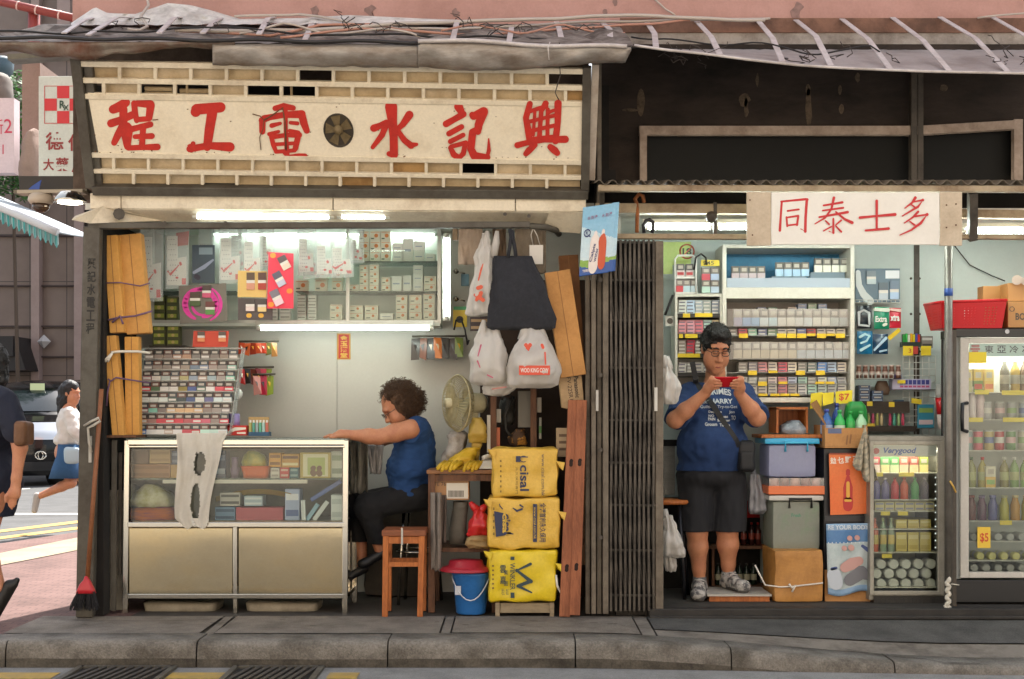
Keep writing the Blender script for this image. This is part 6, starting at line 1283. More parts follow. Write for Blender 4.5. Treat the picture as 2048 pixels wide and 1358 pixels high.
m=MB();m.pb(1328,892,1350,990,.75,.15);solo('metal_board',m,M('grey_metal_panel','#7f7d78',.4,.3,dirt='#5b5955',ds=8,bump=.2,bs=60,stretch=(1,1,6)),'grey metal panel standing behind the round stool','panel')
m=MB();m.pb(1326,880,1375,892,.74,.2);m.pb(1328,995,1520,1206,.93,.03);solo('dark_backdrop',m,darkvoid,'dark partition behind the legs of the man','backdrop')  # near-black sheets filling the low space behind his legs
# low shelf with bottles behind the man's legs
lo=Thing('low_shelf','low dark wood shelf with bottles behind the legs of the man','shelf',P(1450,1170,.78));m=MB()
for v in(1092,1172):m.pb(1412,v,1545,v+6,.74,.16)
for x in(1412,1424,1538):m.pb(x,1098,x+5,1208,.74,.15)
lo.part('boards',m,wood)
def bottle(name,lab,x,vb,w,h,y,col,capc,labc=None,grp=None,rough=.15,sq=None,cat='bottle',neck=.35):
 r=w*(D0+y)/F/2;H=h*(D0+y)/F;z=pz(vb,y);key=('bt',round(r,3),round(H,3),col,capc,labc,neck)
 if key not in _PK:
  mm=MB();mm.lathe([(r*.85,0),(r,H*.03),(r*.96,H*.3),(r,H*.5),(r,H*.62),(r*.8,H*.72),(r*neck,H*.85),(r*neck,H*.9)],(0,0,0),12,0)
  mm.lathe([(r*neck*1.15,H*.9),(r*neck*1.15,H)],(0,0,0),10,1)
  if labc:mm.lathe([(r*1.015,H*.25),(r*1.02,H*.52)],(0,0,0),12,2,cap=False)
  _PK[key]=mm.mesh(name,[C(col,rough),C(capc,.4),C(labc or col,.4)])
 return put(name,_PK[key],(px(x,y),y+r,z),lab,cat,grp)
for i,(x,c)in enumerate(((1488,'#3a1a16'),(1504,'#3a1a16'),(1517,'#45201a'))):bottle('bottle','dark sauce bottle with red cap, %s from left above the low shelf'%ORD[i],x,1090,12,45,.8,c,'#a8201f','#8a3a2a','dark bottles behind the man')
for i,x in enumerate((1437,1452,1480,1494,1508)):bottle('bottle','dark green bottle with pale label, %s from left on the low shelf'%ORD[i],x,1171,13,44,.8,'#1c2a1e','#2c2a26','#a9a58a','green bottles behind the man')
m=MB();m.loft(sub([(1035,1482,1520,.06),(1020,1480,1522,.1),(1000,1485,1518,.08)],3),.8,16,0,amp=.02);solo('red_packet',m,C('#a8201f',.35),'red plastic packet above the dark sauce bottles','packet')
hbag('plastic_bag','pale grey plastic bag hanging beside the shoulder bag',sub([(1028,1500,1530,.04),(1018,1496,1534,.1),(990,1497,1530,.12),(965,1497,1524,.08),(948,1500,1516,.04)]),.55,M('grey_bag_plastic','#b0b0b5',.3,transl=.3,bump=.35,bs=14),[[(1506,935),(1508,955)]],seed=31)
pf=Thing('platform','low wooden platform with a pale top under the feet of the man','platform',P(1478,1213,.3));m=MB();m.box(px(1413,.3),px(1541,.3),.26,.62,.085,.097);pf.part('top',m,M('pale_platform_top','#b3aca0',.6,dirt='#8a8276',ds=5));m=MB();m.box(px(1418,.3),px(1538,.3),.28,.6,.05,.0845);pf.part('frame',m,woodl)
# ------ gum card, wire racks and small goods on the back wall
WY2=.9
t=packcard('display_card','grey teal display card with a silver arc and three packs',rect(1711,537,1800,604),WY2,'#5f7280',[(1743,555,18,26,0,'#b9c5c8','#7a848c'),(1767,582,18,34,0,'#b5bcc5','#5e6872'),(1789,580,17,36,0,'#a9c0dc','#6b7a8c')],
lambda t,c:(t.part('silver_arc',MB().strokes([[(1716,545,5),(1718,570,6),(1727,588,7),(1740,602,8)]],lambda a,b,l:P(a,b,WY2-.001-l)),C('#c9cfcf',.3),c),t.part('notice',MB().pb(1771,541,1799,557,WY2-.0015,.001),C('#d8dade',.5),c)))
def gum(lab,pts,col,acc,txt=None,tb=None,y=WY2-.06):
 t=Thing('gum_bag',lab,'gum bag',P(pts[0][0]+12,pts[2][1],y),'gum bags on the wire rack');q=[P(a,b,y)for a,b in pts];mm=MB();mid=sum((Vector(p)for p in q),Vector())/4
 def f(u,w):p=q[0].lerp(q[1],u).lerp(q[3].lerp(q[2],u),w);return p+Vector((0,-.022*math.sin(3.14*u)*math.sin(3.14*w)+.005*noise.noise(p*40),0))
 mm.grid(f,10,12);mm.grid(lambda u,w:f(u,w)+Vector((0,.03+.0*u,0))*(1 if 0<u<1 and 0<w<1 else .1),10,12);b=t.part('bag',mm,C(col,.2))
 mm=MB();mm.strokes(acc[1],lambda a,b_,l:P(a,b_,y-.0235-l),0)
 if txt:mm.ptext(txt,*tb,y-.026,1,.03)
 t.part('print',mm,[C(acc[0],.3),C('#e0e0da',.4)],b)
gum('black and silver gum bag, upper left on the wire rack',rect(1713,611,1743,657),'#1d242c',('#b5babc',[[(1718,650,2),(1718,625,3),(1728,620,2),(1738,626,3),(1739,648,2)],[(1720,650,2),(1738,652,2)]]))
gum('green gum bag with white lettering on the wire rack',rect(1748,614,1778,658),'#1f8a66',('#cfd8c9',[[(1750,619,3),(1776,620,4)],[(1768,650,3),(1772,648,3)]]),'Extra',(1751,632,1774,644))
gum('red gum bag with white lettering on the wire rack',rect(1779,616,1802,656),'#c2283a',('#d8b8b0',[[(1782,619,2),(1800,621,3)]]),'xtra',(1781,630,1799,642))
gum('turquoise blue gum bag with a pale swirl, lower left on the rack',rect(1714,662,1745,708),'#1d6f9a',('#a9d5de',[[(1720,674,2.5),(1730,668,2.5),(1739,672,2.5),(1733,682,2),(1722,686,2)],[(1722,700,3),(1740,690,2)]]))
gum('dark blue gum bag with a pale diagonal stripe on the rack',rect(1746,668,1776,708),'#163a58',('#a9c5d8',[[(1749,700,2),(1772,676,3)],[(1760,703,2),(1773,700,1.5)]]))
card('price_tag','slanted yellow price tag below the red gum bag','price tag',[(1775,674),(1797,656),(1802,662),(1780,681)],WY2-.07,'#d9b81f')
def wirerack(name,lab,xs_,vsr,y,r=.0025):
 m=MB()
 for x in xs_:m.tube([P(x,vsr[0],y),P(x,vsr[-1],y)],r,5)
 for v in vsr:m.tube([P(xs_[0],v,y-.003),P(xs_[-1],v,y-.003)],r,5)
 solo(name,m,C('#c5c4bd',.35),lab,'wire rack')
wirerack('wire_rack','short white wire lip below the grey display card',[1710+9*i for i in range(11)],(600,606),WY2-.08)
wirerack('wire_rack','white wire lip holding the row of brown jars',[1710+8.5*i for i in range(10)],(747,757),WY2-.1)
wirerack('wire_rack','white wire grid panel under the lighter boxes',[1806+13*i for i in range(6)],[712+13*i for i in range(5)],WY2-.03)
wirerack('wire_rack','white wire grid panel beside the red cup tube',[1806+13*i for i in range(6)],[782+12.5*i for i in range(8)],WY2-.02)
m=MB();m.box(px(1710,WY2),px(1790,WY2),WY2-.09,WY2+.05,pz(757,WY2)-.004,pz(757,WY2));m.box(px(1783,WY2),px(1865,WY2),WY2-.06,WY2+.05,pz(779,WY2)-.004,pz(779,WY2));m.box(px(1712,WY2),px(1812,WY2),WY2-.08,WY2+.08,pz(817,WY2)-.03,pz(803,WY2));m.box(px(1728,WY2),px(1824,WY2),WY2-.1,WY2+.08,pz(857,WY2)-.02,pz(852,WY2));solo('wall_shelf',m,M('dark_wall_shelf','#3d3229',.7,dirt='#241d17',ds=6),'dark narrow wall shelves under the gum bags','shelf')
for i in range(7):bottle('jar','small brown jar with pale lid, %s from left in the wire lip'%ORD[i],1719+13.2*i,757,11,27,WY2-.07,'#6b4638','#cdb5ac','#b5a29a','brown jars',.3,cat='jar',neck=.8)
for i in range(9):
 if i==4:continue
 bottle('lighter','slim coloured lighter, %s from left on the lowest wall shelf'%ORD[i],1738+8.6*i,851,6.4,27,WY2-.07,['#8f9a5a','#b0486a','#a9a85c','#c9b58a','#000000','#b03a5e','#4f9a86','#8fae74','#c0405e'][i],'#d8d0c8',None,'lighters on the wall shelf',.25,cat='lighter',neck=.8)
for i,(x,c)in enumerate(((1724,'#22304a'),(1750,'#203448'))):
 for k in range(3 if i==0 else 2):put('sweet_packet',pack_mesh(.075,.035,.08,c,'#3a4a66','#8fa0b8'),(px(x,WY2),WY2-.06,pz(803,WY2)+.036*k),'navy sweet packet, %s up in the %s pile'%(ORD[k],('left','right')[i]),'packet','navy packets on the wall shelf')
m=MB();m.loft(sub([(790,1752,1776,.05),(775,1750,1778,.07),(762,1754,1774,.05)],3),WY2,14,0,amp=.01);solo('brown_pouch',m,C('#6b5442',.5),'brown pouch behind the navy sweet packets','pouch')
def gbox(name,lab,x0,v0,x1,v1,y,dep,col,cs=None):on(name,lab,name.split('_')[-1],x0,v0,x1,v1,y,dep,col,None,stripe(x0,v0,x1,v1,y,cs,2)if cs else None)
tl=Thing('pack_tray','white and violet tray of mint packs on the wire shelf','tray',P(1824,779,WY2-.06));m=MB();m.pb(1785,758,1862,779,WY2-.05,.08);b_=tl.part('tray',m,C('#b9b4cc',.4));m=MB()
for i in range(7):m.pb(1800+i*8.6,760,1807+i*8.6,769,WY2-.0508,.001,0);m.pb(1800+i*8.6,771,1807+i*8.6,775,WY2-.0508,.001,1)
m.pb(1786,748,1803,758,WY2-.04,.03,2);tl.part('print',m,[C('#3a3f86'),C('#b0507a'),C('#4b3f8f')],b_)
card('price_tag','yellow price tag on the violet mint tray','price tag',rect(1795,760,1811,767),WY2-.056,'#d8bd2a')
lb=Thing('lighter_box','dark open box of green, yellow and red lighters','box',P(1823,692,WY2-.05));m=MB();m.pb(1804,684,1842,694,WY2-.05,.05,0);m.pb(1804,668,1842,684,WY2-.02,.01,0);lb.part('tray',m,C('#26302a',.4))
for i,c in enumerate(('#2f8a3f','#3aa04a','#c9c9b8','#d8a02a','#c9b52a','#4a4f9a','#c2382c')):m=MB();m.pb(1806+i*5,669-(i%2)*2,1810+i*5,686,WY2-.045,.012);solo('lighter',m,C(c,.25),'%s lighter, %s from left in the dark open box'%(('green','bright green','white','orange','yellow','blue','red')[i],ORD[i]),'lighter','lighters in the dark box')
gbox('foil_packet','grey foil packet right of the dark lighter box',1843,672,1866,696,WY2-.04,.03,'#77706a',['#b5b0aa','#3a3632'])
card('price_tag','square yellow price tag under the dark lighter box','price tag',rect(1806,692,1826,711),WY2-.06,'#dcc02c','3','#b5622a',(1817,697,1823,706));card('price_tag','square yellow price tag under the grey foil packet','price tag',rect(1842,692,1862,711),WY2-.06,'#dcc02c')
m=MB();m.pb(1826,693,1836,708,WY2-.055,.01);solo('red_packet',m,C('#b5453f',.3),'small red and white packet between two yellow price tags','packet')
card('price_tag','yellow price tag under the navy packets','price tag',rect(1734,803,1745,812),WY2-.085,'#d8b72a');card('price_tag','yellow price tag under the dark blue box','price tag',rect(1778,804,1789,814),WY2-.085,'#d8b72a');card('price_tag','yellow price tag at the left below the slim lighters','price tag',rect(1735,847,1750,853),WY2-.1,'#d8b72a');card('price_tag','tilted yellow price tag on the lower wire grid','price tag',[(1823,796),(1843,799),(1843,809),(1823,806)],WY2-.05,'#d8c02f')
gbox('snack_packet','teal snack packet with a picture hanging on the wire grid',1836,809,1868,856,WY2-.05,.02,'#2f7f9a',['#7f9a4a','#c9b5b8'])
gbox('dark_box','dark blue box on the shelf behind a yellow tag',1790,800,1808,815,WY2-.06,.05,'#1f4a66')
ct=Thing('cup_tube','red and white tube of plastic cups leaning by the steel pole','cup tube',P(1884,860,.7));a,b=P(1887,858,.7),P(1879,768,.7);m=MB();m.tube([a.lerp(b,k)for k in(0,.33)],.034,18,1);m.tube([a.lerp(b,k)for k in(.332,.70)],.034,18,0);ct.part('tube',m,[C('#c22127',.3),C('#cfc0ba',.3)]);m=MB();m.tube([a.lerp(b,k)for k in(.71,.8,.9,1.0)],[.03,.029,.028,.022],16);ct.part('cups',m,M('clear_cups','#c9c9c5',.2,clear=.4))
# ------ stacked bins, cartons, bottles and posters
wt=Thing('wooden_tray','small open wooden box with crumpled film on a brown board','box',P(1588,868,.5));m=MB();m.pb(1553,816,1557,866,.45,.25);m.pb(1612,820,1616,866,.45,.25);m.pb(1553,814,1616,819,.45,.25);m.pb(1557,820,1612,866,.68,.01);wt.part('box',m,woodl)
m=MB();m.loft(sub([(868,1560,1612,.18),(858,1558,1612,.2),(848,1566,1606,.16),(840,1580,1596,.08)],3),.52,24,0,amp=.03,fq=22);solo('film_bundle',m,M('grey_film','#8f9aa5',.2,clear=.3,dirt='#c5ccd2',ds=14,da=.9),'crumpled clear plastic film in the wooden box','film')
m=MB();m.box(px(1522,.4),px(1650,.4),.38,.72,pz(876,.4),pz(869,.4));solo('board',m,woodl,'orange brown board lying on the blue lidded bin','board',bw=.003)
def binn(lab,x0,x1,v0,v1,y,dep,body,lid,hc,lv):
 t=Thing('storage_bin',lab,'bin',P((x0+x1)/2,v1,y));m=MB();a0,a1,z0,z1=px(x0+4,y),px(x1-4,y),pz(v1,y),pz(lv,y);m.soft(a0,a1,y,y+dep,z0,z1,.02,.0,5,8);t.part('body',m,body)
 m=MB();m.soft(px(x0-4,y),px(x1+2,y),y-.014,y+dep+.014,z1+.001,pz(v0,y),.01,0,5,6);t.part('lid',m,lid)
 cx=(x0+x1)/2+8;m=MB();m.tube([P(cx-22,lv+14,y-.012),P(cx-22,lv-4,y-.02),P(cx+22,lv-4,y-.02),P(cx+22,lv+14,y-.012)],.008,6);t.part('handle',m,hc);return t
binn('translucent violet bin with a light blue lid, top of the stack',1533,1637,876,955,.36,.33,M('violet_bin','#b4b8d8',.3,transl=.35,clear=.15,dirt='#c5c8e0',ds=6,da=.6),C('#2f9fc9',.35),C('#48b0d4',.35),889)
ot=Thing('cup_tray','orange tray of wrapped cups between the two plastic bins','tray',P(1593,988,.35));m=MB();m.pb(1537,972,1650,989,.33,.32);ot.part('tray',m,C('#d9703f',.45),bw=.003)
for i in range(5):m=MB();q=P(1550+i*21,972,.36);m.lathe([(.03,0),(.032,.03),(.028,.05),(0,.052)],q+Vector((0,.03,.0)),14);ot.part('cup',m,C(('#b58a80','#7a4a42','#c9a090','#8a5048','#bfa29a')[i],.3))
m=MB();m.pb(1538,956,1649,972,.332,.31);ot.part('film_wrap',m,glass('wrap_film',(.9,.9,.92),.12))
binn('translucent grey green bin with a pale lid and black handle',1541,1645,990,1100,.35,.34,M('grey_green_bin','#a9ad9f',.3,transl=.35,clear=.15,dirt='#8fb58a',ds=5,da=.6,dc=(.5,.62)),C('#c2c0b8',.35),C('#1c1b1a',.4),1002)
m=MB();m.ptext('Fresh',1583,1027,1602,1034,.348,0,.01);o=bpy.data.objects.new('lettering',m.mesh('lettering',C('#4d9a7a',.4),COL.objects['storage_bin.002'].location));COL.objects.link(o);o.parent=COL.objects['storage_bin.002']
bc_=Thing('carton','large brown taped carton tied with white string under the bins','carton',P(1597,1212,.25));m=MB();m.soft(px(1549,.25),px(1646,.25),.25,.65,.05,pz(1101,.25),.012,.007,7,14);bc_.part('box',m,M('wrinkled_carton','#b5803f',.5,dirt='#8f5f2c',ds=6,da=.7,bump=.4,bs=14),bw=0)
m=MB();m.tube([P(1510,1130,.25),P(1530,1170,.24),P(1560,1174,.238),P(1585,1173,.235),P(1646,1166,.238)],.005,6);m.tube([P(1578,1168,.23),P(1584,1176,.228),P(1591,1170,.23),P(1584,1184,.228)],.007,6);solo('string',m,C('#d5cdc0',.7),'white string knotted round the large brown carton','string')
gb=Thing('carton','open tan carton of drink bottles with folded flaps','carton',P(1692,895,.3));m=MB();q=rect(1650,856,1735,893);quadface(m,q,.3,0,.006);m.box(px(1650,.3),px(1650,.3)+.006,.306,.6,pz(893,.3),pz(850,.3));m.box(px(1735,.3)-.006,px(1735,.3),.306,.6,pz(893,.3),pz(850,.3));m.box(px(1650,.3),px(1735,.3),.3,.6,pz(896,.3),pz(893.5,.3));b_=gb.part('box',m,carton)
m=MB();m.add([P(1650,850,.31),P(1620,808,.36),P(1632,800,.6),P(1654,840,.6)],[(0,1,2,3)]);o=gb.part('flap',m,M('shaded_flap','#8f643a',.8));s_=o.modifiers.new('thickness','SOLIDIFY');s_.thickness=.005  # flap in a darker brown than the box, its shade painted in
m=MB();m.pb(1656,857,1683,867,.299,.001,0);m.strokes([[(1695,872,1.6),(1693,888,1.6)],[(1702,870,1.6),(1700,886,1.6)]],lambda a,b,l:P(a,b,.2985-l),1);gb.part('print',m,[C('#55607f',.5),C('#8a5f38',.5)],b_)
for i,(x,vb,w,h,c,cp,lb_)in enumerate(((1656,866,24,48,'#3a5f9a','#3a4a9a','#8fa5c9'),(1682,866,22,46,'#3fae5a','#39a050','#c5d8c0'),(1703,866,20,44,'#2f9f48','#2c9a44',None),(1725,868,24,46,'#9fc9a4','#3aa050','#c5d5c5'),(1676,862,20,56,'#2a4a8a','#303a80',None))):bottle('drink_bottle',('blue labelled bottle at the left of','pale green labelled bottle in','plain green bottle in the middle of','clear green bottle at the right of','dark blue bottle at the back of')[i]+' the open carton',x,vb+18,w,h+18,.36+.1*(i==4)+.012*i,c,cp,lb_,'drink bottles in the open carton')
m=MB();m.loft(sub([(850,1690,1735,.05),(830,1688,1734,.1),(812,1692,1730,.12),(803,1698,1722,.1)],3),.55,20,0,sq=.6);solo('green_container',m,C('#25893f',.3),'wide green plastic container behind the drink bottles','container')
for i,(pts,tx)in enumerate((([(1622,787),(1645,784),(1643,815),(1620,818)],None),([(1645,786),(1668,784),(1667,806),(1646,812)],None),([(1671,783),(1705,780),(1704,806),(1672,808)],'$7'))):card('price_sign',('left tilted yellow price card above the open carton','middle yellow price card above the open carton','yellow price card with a red number above the green bottles')[i],'price sign',pts,.6-.02*i,'#dcc81f',tx,'#c2452a',(1678,787,1699,802))
bcab=Thing('black_cooler','black cooler cabinet behind the two hung posters','cooler',P(1696,1200,.35));m=MB();m.pb(1648,897,1743,1214,.33,.45);bcab.part('body',m,C('#15151a',.35),bw=.004);m=MB();m.pb(1650,1032,1742,1042,.325,.01);bcab.part('trim',m,C('#2a2a2e',.3))
m=MB();m.pb(1650,1140,1742,1212,.30,.02);solo('carton',m,carton,'flat brown carton sheet standing behind the blue health poster','carton')
op=Thing('poster','orange drink poster with a red bottle on the black cooler','poster',P(1700,1030,.29));OY=.29;m=MB();quadface(m,[(1658,908),(1742,906),(1742,1027),(1661,1030)],OY);s_=op.part('sheet',m,M('orange_poster','#de6a2f',.4,dirt='#d98548',ds=3,da=.5))
m=MB();m.pb(1659,906,1742,909,OY-.002,.002,3)
for i,c in enumerate('攰乜野正'):m.ptext(c,1660+i*15,915-i,1673+i*15,928-i,OY-.0015,0,.03)
m.strokes([[(1696,942,4.2),(1696,948,4.2)],[(1696,954,3.6),(1696,962,6),(1696,975,9.5),(1696,992,9),(1696,1004,10.2),(1696,1013,9.6)]],lambda a,b,l:P(a,b,OY-.0015-l),1);m.strokes([[(1696,966,3.2),(1696,992,3.6)]],lambda a,b,l:P(a,b,OY-.003),2)
m.strokes([[(1691,1001,2.5),(1701,1001,2.5)]],lambda a,b,l:P(a,b,OY-.0035),2);op.part('print',m,[C('#e5d8c8',.5),C('#b5261f',.35),C('#dca23a',.4),C('#8a3a1c',.5)],s_)
bp=Thing('poster','wrinkled blue and white health poster hanging below the orange one','poster',P(1697,1190,.27));BYp=.27
m=MB();m.grid(lambda u,w:P(1652+4*w+(90-2*w)*u,1048-2*u+(140+5*math.sin(u*6))*w,BYp+.006*math.sin(u*11+w*5)),16,22,lambda u,w:0 if w<.09 or w>.93 else(1 if w<.27 else 2));s_=bp.part('sheet',m,[M('poster_blue','#7f9fbf',.35,dirt='#a5bccf',ds=6,da=.5),M('poster_mid_blue','#4a78a8',.35,dirt='#6b94b8',ds=4,da=.5),M('poster_pale','#a9b8b9',.35,dirt='#cfd5d2',ds=5,da=.7)]);so2=s_.modifiers.new('thickness','SOLIDIFY');so2.thickness=.002
m=MB();f_=lambda a,b,l:P(a,b,BYp-.009-l);m.ptext('RE YOUR BODY',1656,1050,1738,1059,BYp-.009,0,.02);m.ptext('. . . . . . . . . . .',1656,1084,1735,1087,BYp-.009,0)
m.strokes([[(1699,1076,5),(1700,1077,5)],[(1714,1075,5),(1715,1076,5)],[(1702,1095,6),(1703,1096,6)],[(1688,1096,5),(1689,1097,5)]],f_,1);m.strokes([[(1690,1135,10),(1705,1127,12),(1718,1122,9)]],f_,1);m.strokes([[(1700,1160,12),(1722,1145,14),(1734,1150,10)]],f_,2);m.strokes([[(1668,1150,14),(1672,1166,14)]],f_,3);m.strokes([[(1664,1138,3),(1672,1136,3)],[(1725,1092,3),(1736,1100,4)]],f_,4);bp.part('print',m,[C('#cfd8dc',.5),C('#c0948c',.5),C('#6f6f74',.5),C('#b9c0c8',.5),C('#4a5a8a',.5)],s_)
tw=MB();tw.grid(lambda u,w:P(1730+(w*50)*(u-.5)+3*math.sin(u*9)*w,850+(118-42*abs(u-.75)*1.2)*w+4*math.sin(u*14)*w,.22+.025*math.sin(u*16+1)*w),22,18)
tm=M('checked_towel','#b5a890',.9,dirt='#9a8c76',ds=9,da=.5,bump=.4,bs=120);tn=tm.node_tree;ck=tn.nodes.new('ShaderNodeTexBrick');ck.offset=0;ck.inputs['Scale'].default_value=7;ck.inputs['Mortar Size'].default_value=.05;ck.inputs['Color1'].default_value=ck.inputs['Color2'].default_value=(1,1,1,1);ck.inputs['Mortar'].default_value=(.62,.68,.72,1);tcx=tn.nodes.new('ShaderNodeTexCoord');mpx=tn.nodes.new('ShaderNodeMapping');mpx.inputs['Rotation'].default_value=(R(90),.5,.6);tn.links.new(tcx.outputs['Object'],mpx.inputs[0]);tn.links.new(mpx.outputs[0],ck.inputs['Vector']);mm_=tn.nodes.new('ShaderNodeMix');mm_.data_type='RGBA';mm_.blend_type='MULTIPLY';mm_.inputs[0].default_value=1;bb_=tn.nodes['Principled BSDF'];sk_=bb_.inputs['Base Color'].links[0].from_socket;tn.links.new(sk_,mm_.inputs[6]);tn.links.new(ck.outputs[0],mm_.inputs[7]);tn.links.new(mm_.outputs[2],bb_.inputs['Base Color'])
o=solo('towel',tw,tm,'checked beige towel hanging in a point beside the small fridge','towel');s_=o.modifiers.new('thickness','SOLIDIFY');s_.thickness=.004
# ------ fridges
def can_mesh(r,h,col,col2):
 k=('can',round(r,3),round(h,3),col,col2)
 if k not in _PK:mm=MB();mm.lathe([(r*.8,0),(r,.006),(r,h*.35),(r,h*.65),(r,h-.01),(r*.85,h)],(0,0,0),12,[0,0,1,0,2,2]);_PK[k]=mm.mesh('can',[C(col,.3),C(col2,.3),C('#b9bcbc',.3)])
 return _PK[k]
fm=M('grey_fridge_frame','#8f8c82',.4,.3,dirt='#6f6b60',ds=5,da=.5)
sfr=Thing('small_fridge','small grey glass door fridge of drinks beside the towel','fridge',P(1815,1212,.2));SY=.2
def hollow(m,x0,x1,v0,v1,y,dep,w,mi=0):
 for a,b,c,d in((x0,v0,x0+w,v1),(x1-w,v0,x1,v1),(x0+w,v0,x1-w,v0+w),(x0+w,v1-w,x1-w,v1)):m.pb(a,b,c,d,y,dep,mi)
m=MB();m.pb(1738,872,1896,882,SY+.02,.5);m.pb(1738,882,1746,1200,SY+.03,.5);m.pb(1884,882,1896,1200,SY+.03,.5);m.pb(1746,1188,1884,1200,SY+.03,.5);m.box(px(1738,SY),px(1896,SY),.74,.755,pz(1200,SY),pz(876,SY));sfr.part('cabinet',m,fm,bw=.003)
m=MB();hollow(m,1740,1890,882,1190,SY,.028,8);m.pb(1876,890,1882,1182,SY+.001,.026);dr=sfr.part('door',m,M('fridge_door_frame','#9a968a',.35,.4,dirt='#777366',ds=5),bw=.003)
m=MB();m.pb(1748,890,1876,1182,SY+.012,.004);sfr.part('pane',m,_M['clear_glass'],dr)
m=MB();m.pb(1748,1192,1894,1214,SY+.02,.4);[m.pb(1755+i*9,1197,1761+i*9,1210,SY+.017,.004)for i in range(14)];sfr.part('grille',m,C('#211f1c',.5))
m=MB();m.pb(1749,891,1873,912,SY+.02,.01,0);m=MB();m.tube([P(1752,900,SY+.07),P(1870,900,SY+.07)],.012,8);sfr.part('lamp',m,M('fridge_lamp','#fff6e4',.3,emit=17));m=MB();m.pb(1749,891,1873,912,SY+.02,.01,0);hb=sfr.part('header',m,C('#b9b9b5',.4));m=MB();a=P(1763,910,SY+.018);m.text('Verygood',a,P(1829,910,SY+.018)-a,P(1767,895,SY+.018)-a,0,.03);m.strokes([[(1752,902,6),(1753,902,6)]],lambda a,b,l:P(a,b,SY+.018),1);sfr.part('lettering',m,[C('#2c4f9a',.4),C('#a83a3f',.4)],hb)
for v in(946,1000,1023,1059,1106,1176):
 m=MB();m.box(px(1747,SY),px(1883,SY),SY+.05,.73,pz(v,SY)-.006,pz(v,SY));sh=sfr.part('shelf',m,C('#c5c2b5',.4))
for x0,x1,v in((1752,1766,945),(1798,1828,945),(1762,1780,1023),(1796,1816,1023),(1764,1784,1108)):m=MB();m.pb(x0,v,x1,v+8,SY+.04,.004);sfr.part('price_tag',m,C('#d8c43c',.5))
m=MB();[m.tube([P(1870,v,SY+.06),P(1872,v,SY+.06)],.005,6)for v in range(955,1100,14)];sfr.part('led_strip',m,M('led_strip','#e8eef0',.3,emit=.25));m=MB();m.box(px(1747,SY),px(1883,SY),.73,.738,pz(1186,SY),pz(892,SY));sfr.part('inner_back',m,C('#c9c5b2',.5))
SG='drinks in the small fridge'
for i,(x,w,c,c2)in enumerate(((1758,18,'#c9b8b4','#b0404a'),(1778,18,'#c5bf8a','#5aa05a'),(1797,18,'#b9c49a','#4f9a50'),(1816,18,'#cbb79a','#c06a5a'),(1836,18,'#d0b98a','#b5503f'),(1856,18,'#d6c678','#8a9a3a'))):put('drink_carton',pack_mesh(w*.003,.095,.05,c,c2,None),(px(x,SY),SY+.08,pz(946,SY)),'drink carton, %s from left on the top shelf of the small fridge'%ORD[i],'carton',SG)
for i,(x,c,cp)in enumerate(((1755,'#5f5a8c','#c5c2ce'),(1773,'#6b6590','#d5d0d5'),(1792,'#b5343c','#8a2a2a'),(1811,'#c0553c','#a83a2a'),(1832,'#4f9a5a','#3a8a48'),(1852,'#5b4f5e','#8a8088'))):bottle('drink_bottle','%s bottle, %s from left in the small fridge'%(('violet','pale violet','red','orange red','green','dark plum')[i],ORD[i]),x,1000,17,45,SY+.08,c,cp,None,SG)
for i,(x,c,cp)in enumerate(((1752,'#cf7058','#d8806a'),(1768,'#8fa58a','#b5bf8a'),(1784,'#8a9a84','#a5b08f'))):bottle('drink_bottle','%s bottle, %s from left on the lower fridge shelf'%(('salmon','grey green','dull green')[i],ORD[i]),x,1106,14,70,SY+.08,c,cp,'#c9b36a',SG)
for i,x in enumerate((1803,1827,1851)):
 for k in range(2):gbox('yellow_carton','pale yellow carton, %s from left in the %s row of the small fridge'%(ORD[i],('lower','upper')[k]),x-11,1104-40-k*3+(0 if k==0 else-22),x+11,1104 if k==0 else 1059,SY+.1,.2,'#c5b25e',['#d5c88a','#b5a04a'])
for i in range(6):gbox('drink_pack','pale yellow drink pack, %s from left below the bottle shelf'%ORD[i],1750+i*20,1003,1769+i*20,1022,SY+.1,.15,'#c6bb8c',['#8f8fa0'])
for r,v in enumerate((1128,1147,1167)):
 for i in range(5):put('drink_can',can_mesh(.032,.12,'#c5c5be','#bdbdb8'),(px(1762+25*i-(9 if r==1 else 0),SY+.1),SY+.09,pz(v,SY+.1)),'lying can, %s in the %s row at the fridge bottom'%(ORD[i],ORD[r]),'can','cans lying in the small fridge',0,R(-90))
# big fridge
BF=.15;bfr=Thing('tall_fridge','tall black fridge with a white framed glass door at the right edge','fridge',P(2000,1215,BF));XR=2215
m=MB();m.pb(1912,657,XR,674,BF-.01,.29);m.pb(1912,674,1922,1158,BF+.03,.25,1);m.pb(XR-10,674,XR,1158,BF+.03,.25);m.pb(1912,1160,XR,1205,BF+.01,.27);m.pb(1916,1205,XR,1222,BF+.08,.2);m.box(px(1912,BF),px(XR,BF),.41,.43,pz(1158,BF),pz(674,BF));bfr.part('cabinet',m,[C('#1b1b1c',.35),C('#a3a6a2',.4)],bw=.004)
m=MB();m.lathe([(.014,-.004),(0,-.004)],P(2014,663,BF-.012),12,0,'y',cap=False);bfr.part('lock',m,C('#b5b5b5',.3));m=MB();m.lathe([(.03,0),(.03,.02)],P(1938,1216,BF+.1),12,0,'y');bfr.part('castor',m,C('#5a5a5a',.4))
m=MB()
for a,b,c,d in((1921,676,1938,1156),(XR-20,676,XR-3,1156),(1938,676,XR-20,686),(1938,1144,XR-20,1156)):m.pb(a,b,c,d,BF,.028)
dr=bfr.part('door',m,M('white_door_frame','#bdb9b0',.4,dirt='#a8a298',ds=4,da=.4),bw=.004)
m=MB();m.pb(1938,687,XR-21,1143,BF+.012,.004);bfr.part('pane',m,_M['clear_glass'],dr)
